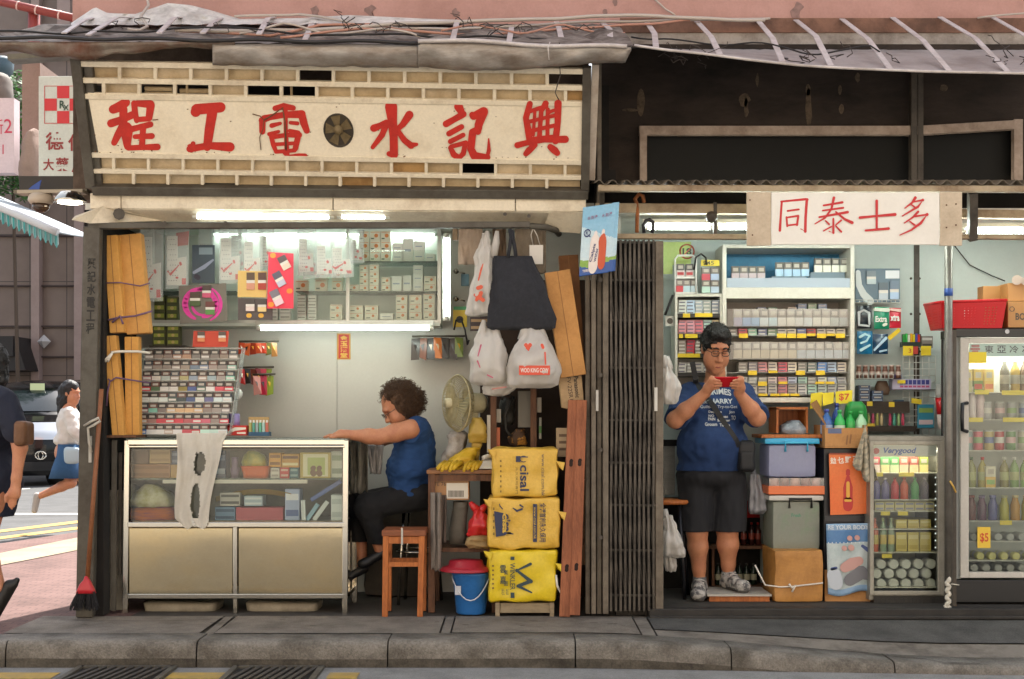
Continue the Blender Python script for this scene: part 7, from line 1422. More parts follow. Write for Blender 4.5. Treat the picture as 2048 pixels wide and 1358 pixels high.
m=MB();m.tube([P(1934,806,BF-.005),P(1925,808,BF-.05),P(1924,835,BF-.055),P(1925,860,BF-.05),P(1934,863,BF-.005)],.012,8);bfr.part('handle',m,black,dr)
m=MB();m.pb(1939,687,XR-22,713,BF+.02,.008,0);m=MB();m.tube([P(1945,700,BF+.08),P(2180,700,BF+.08)],.014,8);bfr.part('lamp',m,_M['fridge_lamp']);m=MB();m.pb(1939,687,XR-22,713,BF+.02,.008,0);hb=bfr.part('header',m,C('#b5cfd2',.4));m=MB()
for i,c in enumerate('東亞冷凍'):m.ptext(c,1969+i*25,691,1987+i*25,706,BF+.018,0,.02)
m.strokes([[(1945,692,2.5),(1957,692,2.5)],[(1943,698,2.5),(1958,698,2.5)],[(1946,703,2),(1955,703,2)]],lambda a,b,l:P(a,b,BF+.018),1);bfr.part('lettering',m,[C('#3a4a5c',.4),C('#b56a72',.4)],hb)
for v in(784,839,901,976,1043,1084,1122):
 m=MB();m.box(px(1922,BF),px(XR-11,BF),BF+.05,.395,pz(v,BF)-.006,pz(v,BF));bfr.part('shelf',m,C('#bdbcb5',.35))
for x0,x1,v in((1950,1978,783),(2004,2060,784),(1938,1966,838),(2006,2060,838),(2000,2024,1044)):m=MB();m.pb(x0,v-3,x1,v+6,BF+.045,.004);bfr.part('price_tag',m,C('#d8c22e',.5))
m=MB();m.box(px(1922,BF),px(XR-11,BF),.396,.404,pz(1156,BF),pz(680,BF));bfr.part('inner_back',m,C('#b5b8b4',.5))
card('price_tag','blank yellow price tag stuck on the tall fridge door','price tag',rect(1938,704,1973,726),BF-.004,'#d8c22a');card('price_tag','yellow and red price tag low on the tall fridge door','price tag',rect(1955,1054,1981,1096),BF-.004,'#dcb83a','$5','#c2401f',(1960,1066,1977,1086));
BG='drinks in the tall fridge'
for i,(x,c,c2,bd_)in enumerate(((1945,'#a8a57a','#c9b56a',None),(1966,'#5f7a2c','#c9a848','#b03a2a'),(1988,'#cfa84e','#d5b86a','#c56a3a'),(2072,'#7a8a4a','#c9b56a',None),(2095,'#b03a2a','#d5b86a',None))):put('drink_carton',pack_mesh(.056,.142,.06,c,c2,bd_),(px(x,BF),BF+.08,pz(784,BF)),'tall juice carton, %s from left on the top shelf of the tall fridge'%ORD[i],'carton',BG)
for i,(x,c,cp)in enumerate(((2013,'#5f5a52','#cfcfca'),(2034,'#9a7f3c','#cfcfca'),(2053,'#6f5a4a','#b5b0a8'))):bottle('drink_bottle','%s bottle on the top shelf of the tall fridge'%('grey brown','amber','brown')[i],x,784,19,66,BF+.08,c,cp,'#8a8478',BG)
for i,(x,c,cp)in enumerate(((1947,'#cdc0c4','#d5ccd0'),(1964,'#cbb5b8','#d8c5c8'))):bottle('drink_bottle','%s pinkish milk bottle on the second shelf of the tall fridge'%('left','right')[i],x,839,17,66,BF+.08,c,cp,None,BG,neck=.7)
for r,(v,xs_,cs)in enumerate(((839,(1986,2012,2036,2060),('#a9a5a8','#8f8a88','#9a9a9a','#8f9aa8')),(901,(1947,1968,1990,2011,2034,2058),('#8fa5a8','#c25a6a','#b0a06a','#a83440','#5f8a5a','#b5b0a0')))):
 for i,x in enumerate(xs_):put('drink_can',can_mesh(.029,.125 if r else .11,cs[i],('#c5c2bc','#c9a5a8','#7f9a6a','#5a6a9a')[(i+r)%4]),(px(x,BF),BF+.1,pz(v,BF)),'drink can, %s from left on the %s can shelf of the tall fridge'%(ORD[i],('upper','lower')[r]),'can',BG)
for i,(x,c,cp)in enumerate(((1946,'#8a8f5a','#3a6a4a'),(1968,'#a59a4f','#b52a30'),(2012,'#7f7a45','#c9c9c4'),(2032,'#7a9a5c','#cfcfca'),(2053,'#8fae6a','#cfcfca'))):bottle('drink_bottle','tea bottle, %s from left on the fourth shelf of the tall fridge'%ORD[i],x,976,18,62,BF+.09,c,cp,'#9aa06a',BG)
put('drink_carton',pack_mesh(.06,.13,.05,'#cba545','#c9c4b0','#7aa04a'),(px(1990,BF),BF+.07,pz(976,BF)),'yellow carton among the tea bottles of the tall fridge','carton',BG)
for i,(x,c,cp)in enumerate(((1946,'#6a3f3c','#8a4a44'),(1967,'#5b3a4e','#6b5a78'),(1989,'#5a5a8a','#7a7aa5'),(2012,'#a8a03f','#b5b08a'),(2034,'#b0823a','#c9b58a'),(2056,'#a89a45','#c9b58a'))):bottle('drink_bottle','dark juice bottle, %s from left on the fifth shelf of the tall fridge'%ORD[i],x,1043,19,52,BF+.09,c,cp,None,BG,neck=.6)
for r,v in enumerate((1074,1112,1136)):
 for i in range(5):put('drink_can',can_mesh(.026,.13,'#b5b06a' if r==1 else '#9a9a96','#a5a59c'),(px(1948+24*i+12*(r%2),BF+.1),BF+.09,pz(v,BF+.1)),'lying bottle with pale cap outward, %s in the %s row of the tall fridge'%(ORD[i],ORD[r]),'bottle','bottles lying in the tall fridge',0,R(-90))
# basket and cartons on the tall fridge
rb=Thing('plastic_basket','bright red perforated plastic basket on top of the tall fridge','basket',P(1940,657,.2));rm=M('red_basket_plastic','#c8161e',.3,transl=.12);gx=[]
def bside(A,B,Ab,Bb,nx,nz,name):
 m=MB();A,B,Ab,Bb=map(Vector,(A,B,Ab,Bb))
 def f(u,w):return A.lerp(B,u).lerp(Ab.lerp(Bb,u),w)
 m.grid(f,nx*3,nz*3);kf=[]
 for q in m.f:
  i,j=divmod(q[0],nz*3+1);grp=(i//3)%6
  kf.append(not(i%3==1 and j%3==1 and 0<i//3<nx-1 and 1<j//3<nz-1 and grp<4))
 m.f=[a for a,k in zip(m.f,kf)if k];m.m=m.m[:len(m.f)];m.sm=[False]*len(m.f);o=rb.part(name,m,rm);s_=o.modifiers.new('thickness','SOLIDIFY');s_.thickness=.003
a,b,c,d=P(1896,604,.12),P(2013,600,.12),P(1848,610,.42),P(2000,606,.44);z0=pz(656,.15);a2,b2,c2_,d2=(P(1898,656,.15),P(2003,652,.15),P(1862,663,.40),P(1995,655,.42))
for q in(a2,b2,c2_,d2):q.z=z0
a.x-=.04;a2.x-=.04
bside(a,b,a2,b2,18,10,'front');bside(c,a,c2_,a2,14,10,'side');bside(d,c,d2,c2_,18,10,'back');bside(b,d,b2,d2,14,10,'side')
m=MB();m.add([a2,b2,d2,c2_],[(0,1,2,3)]);rb.part('bottom',m,rm);m=MB();m.tube([a,b,d,c,a],.009,6);rb.part('rim',m,rm)
gbox('carton','brown carton behind the red basket on the tall fridge',1966,572,2075,650,.34,.1,'#a37642')
t=on('carton','printed brown carton at the right on the tall fridge','carton',2016,603,2110,655,.2,.2,'#ac7c46',None,lambda m:(m.ptext('BOX',2031,626,2062,640,.199,0,.03),m.strokes([[(2024+5*math.cos(k),618+5*math.sin(k),.8)for k in range(8)]],lambda a,b,l:P(a,b,.1988-l),0),[C('#4a4238')])[2])
gbox('carton','flat brown carton lying uppermost on the tall fridge',2016,566,2110,602,.22,.2,'#b0804a')
m=MB();m.tube([P(2034,560,.2),P(2034,560,.45)],.03,16);m.tube([P(2050,562,.2),P(2050,562,.45)],.025,16);solo('paper_roll',m,C('#b5a598',.6),'rolled pale paper lying on the uppermost carton','paper roll')
pl=Thing('pole','grey steel pole with blue tape between the two fridges','pole',P(1897,1222,.1));m=MB();m.tube([P(1897,478,.06),P(1897,1224,.06)],.024,16);pl.part('tube',m,M('steel_pole','#77736c',.4,.5,dirt='#57524a',ds=7,da=.6));m=MB();m.tube([P(1897,577,.06),P(1897,592,.06)],.0255,16);pl.part('tape',m,C('#2a4f9a',.5));m=MB();m.pb(1905,660,1913,1222,.08,.06);pl.part('side_bar',m,darksteel)
m=MB();m.tube([P(1896+3*math.sin(i*1.1),1156+i*2.5,.02+.004*math.cos(i*1.7))for i in range(25)],.013,8);m.tube([P(1902,1168,.03),P(1918,1170,.08)],.004,5);m.tube([P(1889,1210,.02),P(1893,1218,.01),P(1901,1214,.02)],.01,6);solo('rope',m,C('#c5bfb0',.8,bump=.4),'thick white rope hanging at the foot of the steel pole','rope')
m=MB();m.tube([P(1900,962,.03),P(1906,972,.03),P(1912,985,.04)],.006,5);solo('yellow_tie',m,C('#c9a04a',.5),'yellow tie on the steel pole','tie')
wire([P(1908,490,.97),P(1940,530,.97),P(1985,552,.97),P(2010,562,.9)],.004,blackc,'thin dark cable running down the pale wall to the cartons','cable','cable',41,.004)
# ------ people
from mathutils.bvhtree import BVHTree
hairm=M('black_hair','#14100e',.55,bump=.5,bs=160);browncurl=M('dark_brown_curls','#4f3826',.6,bump=.5,bs=120,dirt='#68492e',ds=40,da=.6)
def wrinkle(amp,fq,sx=1.,sz=1.):
 def f(v):
  n=noise.noise_vector(Vector((v.x*fq*sx,v.y*fq,v.z*fq*sz)));w=v+n*.03;n=n*.8+noise.noise_vector(Vector((w.x*fq*2.6*sx,w.y*fq*2.6,w.z*fq*2.6*sz+9)))*.55;return v+Vector((n.x,n.y,n.z*.3))*amp
 return f
def head_body(s=1.,cheek=1.,zs=1.):
 b=Body()
 b.ell((0,.012*s,.035*s),(.078*s,.096*s,.094*s));b.ell((0,-.022*s,-.05*s),(.064*s*cheek,.072*s,.074*s),.03)
 for x in(-1,1):b.ell((x*.036*s,-.05*s,-.042*s),(.036*s*cheek,.034*s,.04*s),.03)
 b.ell((0,-.07*s,-.1*s),(.03*s,.024*s,.022*s),.03)
 b.ell((0,-.078*s,.034*s),(.058*s,.018*s,.012*s),.02)
 for x in(-1,1):b.ell((x*.03*s,-.1*s,.012*s),(.02*s,.014*s,.012*s),.012,None,True)
 b.cap((0,-.088*s,.012*s),(0,-.108*s,-.03*s),.009*s,.0135*s,.012)
 for x in(-1,1):b.ell((x*.0135*s,-.098*s,-.034*s),(.010*s,.011*s,.008*s),.008)
 b.cap((-.02*s,-.088*s,-.066*s),(.02*s,-.088*s,-.066*s),.008*s,.008*s,.01);b.cap((-.016*s,-.086*s,-.076*s),(.016*s,-.086*s,-.076*s),.008*s,.008*s,.01)
 for x in(-1,1):b.ell((x*.079*s,.012*s,-.002*s),(.011*s,.02*s,.032*s),.008)
 f=lambda v:Vector((v.x,v.y,v.z*zs))
 b.p=[(p[0],f(p[1]),f(p[2]))+p[3:]for p in b.p]
 return b
def face_parts(T,mat,s,parent=None,closed=True,brow=True):
 for x in(-1,1):
  m=MB();m.lathe([(.012*s,0),(.0095*s,-.005),(0,-.0065)],(x*.03*s,-.084*s,.008*s),12,0,'y',cap=False);m.tube([(x*(.017+.0045*k)*s,(-.0905+.0012*abs(k-3))*s,(.0045-.0025*math.sin(k*.52))*s)for k in range(7)],.0016*s,5,1);m.v=[mat@v for v in m.v];T.part('eye',m,[skin,C('#1a1411',.4)])
  if brow:
   m=MB();m.tube([(x*.014*s,-.097*s,.03*s),(x*.03*s,-.097*s,.035*s),(x*.047*s,-.086*s,.03*s)],[.004*s,.0048*s,.0025*s],6);m.v=[mat@v for v in m.v];T.part('eyebrow',m,hairm)
 m=MB();m.tube([(-.027*s,-.089*s,-.073*s),(-.012*s,-.0955*s,-.070*s),(0,-.0965*s,-.0715*s),(.012*s,-.0955*s,-.070*s),(.027*s,-.089*s,-.073*s)],[.0015*s,.0045*s,.0045*s,.0045*s,.0015*s],6);m.v=[mat@v for v in m.v];T.part('lips',m,C('#8a453c',.45))
def glasses(T,mat,s,frame,lens=True):
 m=MB()
 for x in(-1,1):
  L=[(x*.034*s+.024*s*math.copysign(abs(math.cos(k))**.6,math.cos(k)),-.108*s+.004*abs(math.cos(k)),.008*s+.014*s*math.copysign(abs(math.sin(k))**.6,math.sin(k)))for k in[i*math.pi/10 for i in range(21)]]
  m.tube(L,.0021*s,6,cap=False);m.tube([(x*.058*s,-.106*s,.014*s),(x*.08*s,-.06*s,.012*s),(x*.084*s,.005*s,.012*s)],.002*s,5)
 m.tube([(-.011*s,-.109*s,.012*s),(0,-.113*s,.015*s),(.011*s,-.109*s,.012*s)],.0018*s,5);m.v=[mat@v for v in m.v];T.part('glasses',m,frame)
def hand_prims(b,wr,palm,kn,tips,bend,thumb,r=.0088,k=.006):
 """palm from wrist to knuckles, then four fingers of two bends and a thumb"""
 b.cap(wr,palm,.026,.03,.02);b.cap(palm,(kn[0]+kn[1])/2,.028,.018,.015);b.cap(palm,(kn[2]+kn[3])/2,.028,.018,.015)
 for i,(q,t)in enumerate(zip(kn,tips)):
  mid=q.lerp(t,.5)+bend;f=(1,1.05,1,.86)[i];b.chain([(q,r*1.15*f),(mid,r*f),(t,r*.85*f)],k)
 b.chain([(thumb[0],.014),(thumb[1],.0115),(thumb[2],.009)],.01)
def X(p,dx=0,dy=0,dz=0):return Vector((p.x+dx,p.y+dy,p.z+dz))
# ---- the man looking at his phone
MY=.5;S_=1.0;ZS=1.24
man=Thing('person','man in navy printed t-shirt and black shorts standing and looking at a red phone','person',(px(1430,MY),MY,.05))
hm=Matrix.Translation(P(1431,697,.43))@Matrix.Rotation(R(10),4,'Z')@Matrix.Rotation(R(26),4,'X')
hb_=head_body(S_,1.16,ZS);hmz=hm@Matrix.Diagonal((1,1,ZS,1))
sh1,sh2=P(1380,795,.52),P(1484,793,.52);el1,el2=P(1350,840,.27),P(1515,836,.27);w1,w2=P(1411,786,.17),P(1478,786,.17)
def torso(b,o=0.,k=.06):
 b.cap(P(1388,790,.52),P(1476,789,.52),.075+o,.075+o,k);b.ell(P(1431,825,.5),(.195+o,.14+o,.15+o),k);b.ell(P(1424,890,.47),(.222+o,.18+o,.17+o),k);b.ell(P(1420,945,.5),(.21+o,.155+o,.12+o),k)
bod=Body();bod.p+=hb_.moved(hm)
bod.cap(P(1431,722,.505),P(1431,775,.54),.058,.07,.03);torso(bod,-.012)
for s1,e1,w_ in((sh1,el1,w1),(sh2,el2,w2)):bod.cap(s1,e1,.062,.052,.03);bod.chain([(e1,.05),(e1.lerp(w_,.35),.05),(w_,.03)],.02)
ph_c=P(1451.5,764,.115);pb_=Vector((0,-.62,.785));pn=Vector((0,.785,.62))
def php(a,b,n):return ph_c+Vector((1,0,0))*a+pb_*b+pn*n
for sgn,w_ in((-1,w1),(1,w2)):
 kn=[php(sgn*.088,.040,-.006),php(sgn*.092,.018,-.014),php(sgn*.09,-.005,-.017),php(sgn*.083,-.028,-.014)]
 tp=[php(sgn*.042,.022,-.0165),php(sgn*.03,.003,-.0165),php(sgn*.028,-.016,-.0165),php(sgn*.04,-.034,-.0165)]
 hand_prims(bod,w_,php(sgn*.092,-.02,.0).lerp(w_,.35),kn,tp,pn*-.010+Vector((sgn*.006,0,0)),(php(sgn*.095,-.01,.012),php(sgn*.085,.015,.024),php(sgn*.055,.012,.017)))
for(h,kn_,an,cr,ar)in((P(1393,960,.5),P(1394,1062,.48),P(1399,1160,.53),.064,.037),(P(1456,960,.5),P(1455,1060,.48),P(1457,1150,.53),.068,.038)):
 bod.chain([(h,.105),(kn_,.068)],.03);bod.chain([(kn_,.066),(kn_.lerp(an,.32),cr),(kn_.lerp(an,.75),ar*1.15),(an,ar)],.02)
m=MB();bod.build(m,.0048);man.part('body',m,skin)
face_parts(man,hmz,S_);glasses(man,hmz,S_,C('#15120f',.3))
hr=Body();q=Body();q.ell((0,.018*S_,.045*S_),(.086*S_,.1*S_,.088*S_));q.ell((0,.055*S_,.01*S_),(.082*S_,.062*S_,.085*S_),.03);q.ell((0,-.045*S_,.094*S_),(.066*S_,.05*S_,.03*S_),.03)
for x in(-1,1):q.ell((x*.077*S_,-.012,.03*S_),(.012,.02,.045),.02)
q.ell((0,-.118*S_,.01*S_),(.062*S_,.06*S_,.058*S_),.012,None,True);q.p=[(p[0],Vector((p[1].x,p[1].y,p[1].z*ZS)),Vector((p[2].x,p[2].y,p[2].z*ZS)))+p[3:]for p in q.p];hr.p=q.moved(hm)
m=MB();hr.build(m,.005,0,wrinkle(.011,38));hv=[v.copy()for v in m.v]
for i in range(420):
 v=rnd.choice(hv);n=(v-hm@Vector((0,.02,.03))).normalized()
 if(hm.inverted()@v).y<-.07 and(hm.inverted()@v).z<.08:continue
 m.tube([v,v+n*.007+Vector((rnd.uniform(-.008,.008),rnd.uniform(-.01,.002),rnd.uniform(-.006,.003)))],[.003,.0008],3,cap=False)
man.part('hair',m,hairm)
sh=Body();torso(sh,.006)
for s1,e1 in((sh1,el1),(sh2,el2)):
 d=(e1-s1).normalized();e2=s1.lerp(e1,.95);sh.cap(s1+Vector((0,0,.0)),e1+d*.02,.084,.078,.05,[(e2,d)])
nk=P(1431,752,.47);sh.ell(nk+Vector((0,-.02,.04)),(.085,.10,.06),.01,None,True)
m=MB();sh.build(m,.0055,0,wrinkle(.014,9,1,.7),[((0,0,pz(941,.45)),(0,0,-1))]);shirtm=M('navy_tshirt','#1b3560',.85,dirt='#152b50',ds=9,da=.6,bump=.2,bs=260);shirt=man.part('shirt',m,shirtm)
bvh=BVHTree.FromPolygons(m.v,m.f)
def onshirt(mb):
 for v in mb.v:
  h=bvh.ray_cast(Vector((v.x,-1,v.z)),Vector((0,1,0)))
  if h[0]:v.y=h[0].y-.003-v.y*.0
 return mb
t=MB()
def stx(s,x0,v0,x1,v1,mi=0,bold=.03):
 a=P(x0,v1,.3);n=10;vs,fs=glyphs(s,bold);o_=P(x0,v1,.3);u_=P(x1,v1,.3)-o_;w_=P(x0,v0,.3)-o_;t.add([o_+u_*a_+w_*b_+Vector((0,0,.012*(1-(2*a_-1)**2)*(1 if mi==9 else 0)))for a_,b_ in vs],fs,0)
stx('GRIMES',1418,779,1468,792,9);stx('& HARRY',1409,797,1470,807);stx('Guiltless-Try-to-Get',1404,810,1478,818,0,.01)
stx('Desperate',1420,821,1446,827);stx('Jon',1461,821,1473,828);stx('NO',1420,829,1431,834);stx('PAIN',1419,835,1433,841);stx('Blues',1441,830,1459,836);stx('Summer',1437,838,1464,843);stx('Grossm',1412,845,1436,852);stx('Tookie',1441,847,1463,853);stx('TO',1466,831,1476,840)
man.part('lettering',onshirt(t),C('#b5b8b8',.7),shirt)
so_b=Body();so_b.ell(P(1420,950,.5),(.212,.165,.10),.05)
for h,k_ in((P(1391,965,.5),P(1390,1075,.48)),(P(1458,965,.5),P(1459,1075,.48))):so_b.cap(h,k_,.112,.108,.035)
m=MB();so_b.build(m,.006,0,wrinkle(.010,9,1.3,.5),[((0,0,pz(1062,.48)),(0,0,-1))]);man.part('shorts',m,M('black_shorts','#17171b',.85,bump=.2,bs=200))
for nm,an,toe,hl,zf in(('l',P(1399,1160,.53),P(1397,1190,.30),P(1403,1190,.6),.05),('r',P(1457,1150,.53),P(1486,1180,.34),P(1450,1176,.6),.097)):
 toe.z=hl.z=zf+.035;b=Body();b.cap(hl,toe,.036,.038,.03);b.cap(Vector((an.x,an.y,zf+.055)),toe.lerp(an,.5)*1,.045,.036,.03);b.ell(toe+Vector((0,0,.008)),(.046,.045,.034),.03);b.cap(Vector((an.x,an.y,zf+.05)),Vector((an.x,an.y,zf+.1)),.042,.044,.03)
 m=MB();b.build(m,.005,0,wrinkle(.004,30),[((0,0,zf+.006),(0,0,-1))]);sh_o=man.part('shoe',m,M('grey_white_trainer','#a9a49d',.6,dirt='#3d3d42',ds=26,da=.9,dc=(.48,.56)))
 b=Body();b.cap(hl,toe,.044,.046,.01);m=MB();b.build(m,.005,0,None,[((0,0,zf+.001),(0,0,-1)),((0,0,zf+.02),(0,0,1))]);man.part('sole',m,C('#4a4744',.7),sh_o)
 m=MB();d=(toe-hl).normalized();r=Vector((d.y,-d.x,0))
 for i in range(4):c=toe.lerp(hl,.3+.1*i)+Vector((0,0,.035+.012*i));m.tube([c-r*.026,c+Vector((0,0,.006)),c+r*.026],.004,5)
 man.part('laces',m,C('#cfcbc4',.7),sh_o)
 m=MB();m.tube([Vector((an.x,an.y,zf+.095)),Vector((an.x,an.y,zf+.125))],[.047,.043],16);man.part('sock',m,C('#5f605f',.9))
phn=Thing('phone','red smartphone held sideways in both hands of the man','phone',ph_c-Vector((0,0,.03)));m=MB();m.obox(ph_c,(.158,.0085,.076),Matrix((Vector((1,0,0)),pn,pb_)).transposed());b_=phn.part('case',m,C('#b0121e',.3),bw=.003);m=MB();m.obox(ph_c+pn*.0048,(.15,.001,.07),Matrix((Vector((1,0,0)),pn,pb_)).transposed());phn.part('screen',m,C('#101216',.1),b_)
bag=Thing('shoulder_bag','black shoulder bag with a strap across the chest of the man','shoulder bag',P(1494,945,.36));bagm=M('black_nylon','#131316',.6,bump=.15,bs=200)
m=MB();m.soft(px(1477,.33),px(1512,.33),.33,.45,pz(945,.33),pz(880,.33),.03,.006,8,12);b_=bag.part('pouch',m,bagm);m=MB();m.soft(px(1482,.31),px(1508,.31),.312,.34,pz(940,.31),pz(903,.31),.012,.003,8,8);bag.part('pocket',m,bagm,b_)
m=MB();L=[]
for i in range(25):
 k=i/24;x,v=(1391+8*k*4 if k<.25 else 1399+(1480-1399)*(k-.25)/.75),722+170*k;p=P(x,v,.3);h=bvh.ray_cast(Vector((p.x,-1,p.z)),Vector((0,1,0)));L.append(Vector((p.x,(h[0].y if h[0]else .45)-.006,p.z)))
for a,b in zip(L,L[1:]):m.beam(a,b+(b-a)*.15,.034,.004)
bag.part('strap',m,bagm)
# ---- the seated woman
WYY=.55;wom=Thing('person','woman with curly brown hair in a blue top sitting with her arm on the counter','person',(px(825,WYY),WYY,0))
hw=Matrix.Translation(P(796,815,.5))@Matrix.Rotation(R(-74),4,'Z')@Matrix.Rotation(R(36),4,'X');hbw=head_body(1.0,1.05)
bw_=Body();bw_.p+=hbw.moved(hw);bw_.cap(P(806,830,.52),P(832,855,.55),.055,.06,.05)
def wt_(b,o=0.):
 b.cap(P(834,858,.43),P(838,856,.68),.062+o,.06+o,.06);b.ell(P(830,890,.55),(.128+o,.165+o,.13+o),.06);b.ell(P(822,938,.55),(.152+o,.18+o,.14+o),.06);b.ell(P(824,988,.57),(.15+o,.19+o,.1+o),.06)
wt_(bw_,-.012)
s1,e1,w_=P(822,858,.36),P(757,874,.33),P(693,869,.29);bw_.chain([(s1,.062),(s1.lerp(e1,.5),.056),(e1,.045),(e1.lerp(w_,.3),.046),(w_,.027)],.025)
zt=CT+.013;kn=[Vector((px(672,.3),.25+.021*i,zt+.012))for i in range(4)];tp=[Vector((px(650+(4,0,2,8)[i],.3),.245+.023*i,zt-.001))for i in range(4)]
hand_prims(bw_,w_,Vector((px(682,.3),.285,zt+.014)),kn,tp,Vector((0,0,.006)),(Vector((px(684,.3),.262,zt+.008)),Vector((px(674,.3),.238,zt+.002)),Vector((px(664,.3),.228,zt-.002))))
s2,e2,w2_=P(832,862,.72),P(762,878,.72),P(702,872,.53);bw_.chain([(s2,.055),(e2,.045),(w2_,.03)],.025);bw_.ell(P(690,872,.51),(.05,.035,.02),.02)
an1,an2=P(760,1100,.47),P(724,1130,.6);kn1,kn2=P(735,1012,.44),P(716,1008,.62)
bw_.chain([(P(836,990,.48),.08),(kn1,.055),(kn1.lerp(an1,.4),.05),(an1,.034)],.02);bw_.chain([(P(836,990,.64),.08),(kn2,.055),(an2,.034)],.02)
m=MB();bw_.build(m,.005);wom.part('body',m,skin);face_parts(wom,hw,1.0,brow=False);glasses(wom,hw,1.0,C('#3a332c',.3))
q=Body();q.ell((0,.045,.05),(.095,.095,.092));q.ell((0,.09,-.005),(.09,.072,.085),.04)
for x in(-1,1):q.ell((x*.075,.03,-.01),(.032,.06,.07),.03)
q.ell((0,-.12,-.012),(.085,.09,.085),.012,None,True);hq=Body();hq.p=q.moved(hw);m=MB();hq.build(m,.007,0,wrinkle(.016,26));hv=[v.copy()for v in m.v];hc=hw@Vector((0,.045,.03))
for i in range(2400):
 v=rnd.choice(hv);n=(v-hc).normalized();lv=hw.inverted()@v
 if lv.y<-.01 and lv.z<.075:continue
 L=[v-n*.01];r_=rnd.uniform(.006,.013);ph0=rnd.uniform(0,6);t1=n.orthogonal().normalized();t2=n.cross(t1)
 for k in range(7):L.append(v+n*(.002+(.001+.0018*(i%4))*k)+(t1*math.cos(ph0+k*1.3)+t2*math.sin(ph0+k*1.3))*r_)
 m.tube(L,.0013,3,cap=False)
wom.part('hair',m,browncurl)
tb_=Body();wt_(tb_,.008);tb_.cap(P(834,858,.42),P(822,862,.36),.078,.074,.04,[(P(808,868,.36),(s1-P(838,856,.5)).normalized())]);tb_.cap(P(838,858,.68),P(830,866,.74),.07,.066,.04)
tb_.ell(P(812,822,.52),(.075,.075,.045),.015,None,True)
m=MB();tb_.build(m,.006,0,wrinkle(.014,10,.7,1.3),[((0,0,pz(992,.5)),(0,0,-1))]);wom.part('top',m,M('blue_top','#1b3f6e',.85,dirt='#15345c',ds=10,da=.6,bump=.2,bs=240))
tr_=Body();tr_.ell(P(836,990,.56),(.15,.19,.085),.05);tr_.chain([(P(836,992,.48),.098),(kn1,.078),(kn1.lerp(an1,.9),.058)],.04);tr_.chain([(P(836,992,.64),.098),(kn2,.078),(kn2.lerp(an2,.9),.058)],.04)
m=MB();tr_.build(m,.006,0,wrinkle(.01,10),[((0,0,pz(1088,.45)),(0,0,-1))]);wom.part('trousers',m,M('black_trousers','#141416',.9,bump=.2,bs=200))
for an in(an1,an2):
 b=Body();d=Vector((-.11,-.02,-.09));b.cap(an+Vector((.012,0,-.02)),an+d,.034,.028,.02);b.ell(an+d*.9,(.04,.034,.026),.02);m=MB();b.build(m,.006);wom.part('shoe',m,C('#1a1a1d',.45))
# ---- woman running across the side street
RYY=6.6;run=Thing('person','woman in a white blouse and denim skirt hurrying across the side street','person',(px(140,RYY),RYY,-.1))
b=Body();hr_m=Matrix.Translation(P(143,787,RYY))@Matrix.Rotation(R(75),4,'Z')@Matrix.Rotation(R(8),4,'X');b.p+=head_body(.95).moved(hr_m)
b.cap(P(140,797,RYY),P(138,815,RYY),.05,.055,.04);b.ell(P(138,845,RYY),(.11,.15,.19),.06);b.ell(P(134,905,RYY),(.13,.16,.14),.06)
hp=P(136,915,RYY);k1=P(142,965,RYY-.05);a1=P(80,992,RYY-.05);k2=P(172,965,RYY+.1);a2_=P(180,1038,RYY+.1)
b.chain([(hp,.085),(k1,.06),(k1.lerp(a1,.3),.055),(a1,.035)],.02);b.chain([(hp,.085),(k2,.06),(a2_,.035)],.02)
for s0,e0,h0 in((P(138,828,RYY-.15),P(150,865,RYY-.2),P(166,885,RYY-.15)),(P(138,828,RYY+.15),P(160,862,RYY+.2),P(178,870,RYY+.15))):b.chain([(s0,.045),(e0,.036),(h0,.026)],.02);b.ell(h0,(.04,.025,.035),.02)
m=MB();b.build(m,.011);run.part('body',m,skin)
b=Body();b.p+=[p for p in Body().ell((0,.03,.05),(.09,.105,.1)).ell((0,.1,-.08),(.07,.06,.14),.05).ell((0,-.12,-.01),(.065,.07,.07),.01,None,True).moved(hr_m)];b.cap(P(132,800,RYY),P(122,832,RYY),.075,.03,.04);m=MB();b.build(m,.011,0,wrinkle(.02,14));run.part('hair',m,hairm)
b=Body();b.ell(P(139,848,RYY),(.135,.175,.2),.06);b.ell(P(136,880,RYY),(.14,.175,.09),.06);b.chain([(P(138,825,RYY-.15),.07),(P(150,862,RYY-.2),.07),(P(163,882,RYY-.15),.045)],.03);b.chain([(P(138,825,RYY+.15),.07),(P(160,862,RYY+.2),.07),(P(175,870,RYY+.15),.045)],.03)
m=MB();b.build(m,.012,0,wrinkle(.02,8),[((0,0,pz(890,RYY)),(0,0,-1))]);run.part('blouse',m,M('white_blouse','#cfcac2',.8,bump=.2,bs=60))
m=MB();m.loft([(956,103,164,.46),(935,110,162,.44),(910,117,160,.40),(888,121,158,.36)],RYY,28,0,amp=.03,fq=5,pleat=.012);run.part('skirt',m,M('denim','#34587e',.9,dirt='#274766',ds=6,da=.6))
for an,tv in((a1,Vector((-.06,0,-.16))),(a2_,Vector((.16,0,-.05)))):b=Body();b.cap(an+Vector((-.03,0,.0)),an+tv,.042,.034,.02);m=MB();b.build(m,.011);run.part('shoe',m,C('#a9a39c',.6))
m=MB();m.soft(px(128,RYY-.3),px(160,RYY-.3),RYY-.34,RYY-.26,pz(925,RYY),pz(893,RYY),.04,.012,6,8);solo('handbag',m,M('pale_blue_bag','#a3b5bd',.5),'pale blue handbag carried by the hurrying woman','handbag')
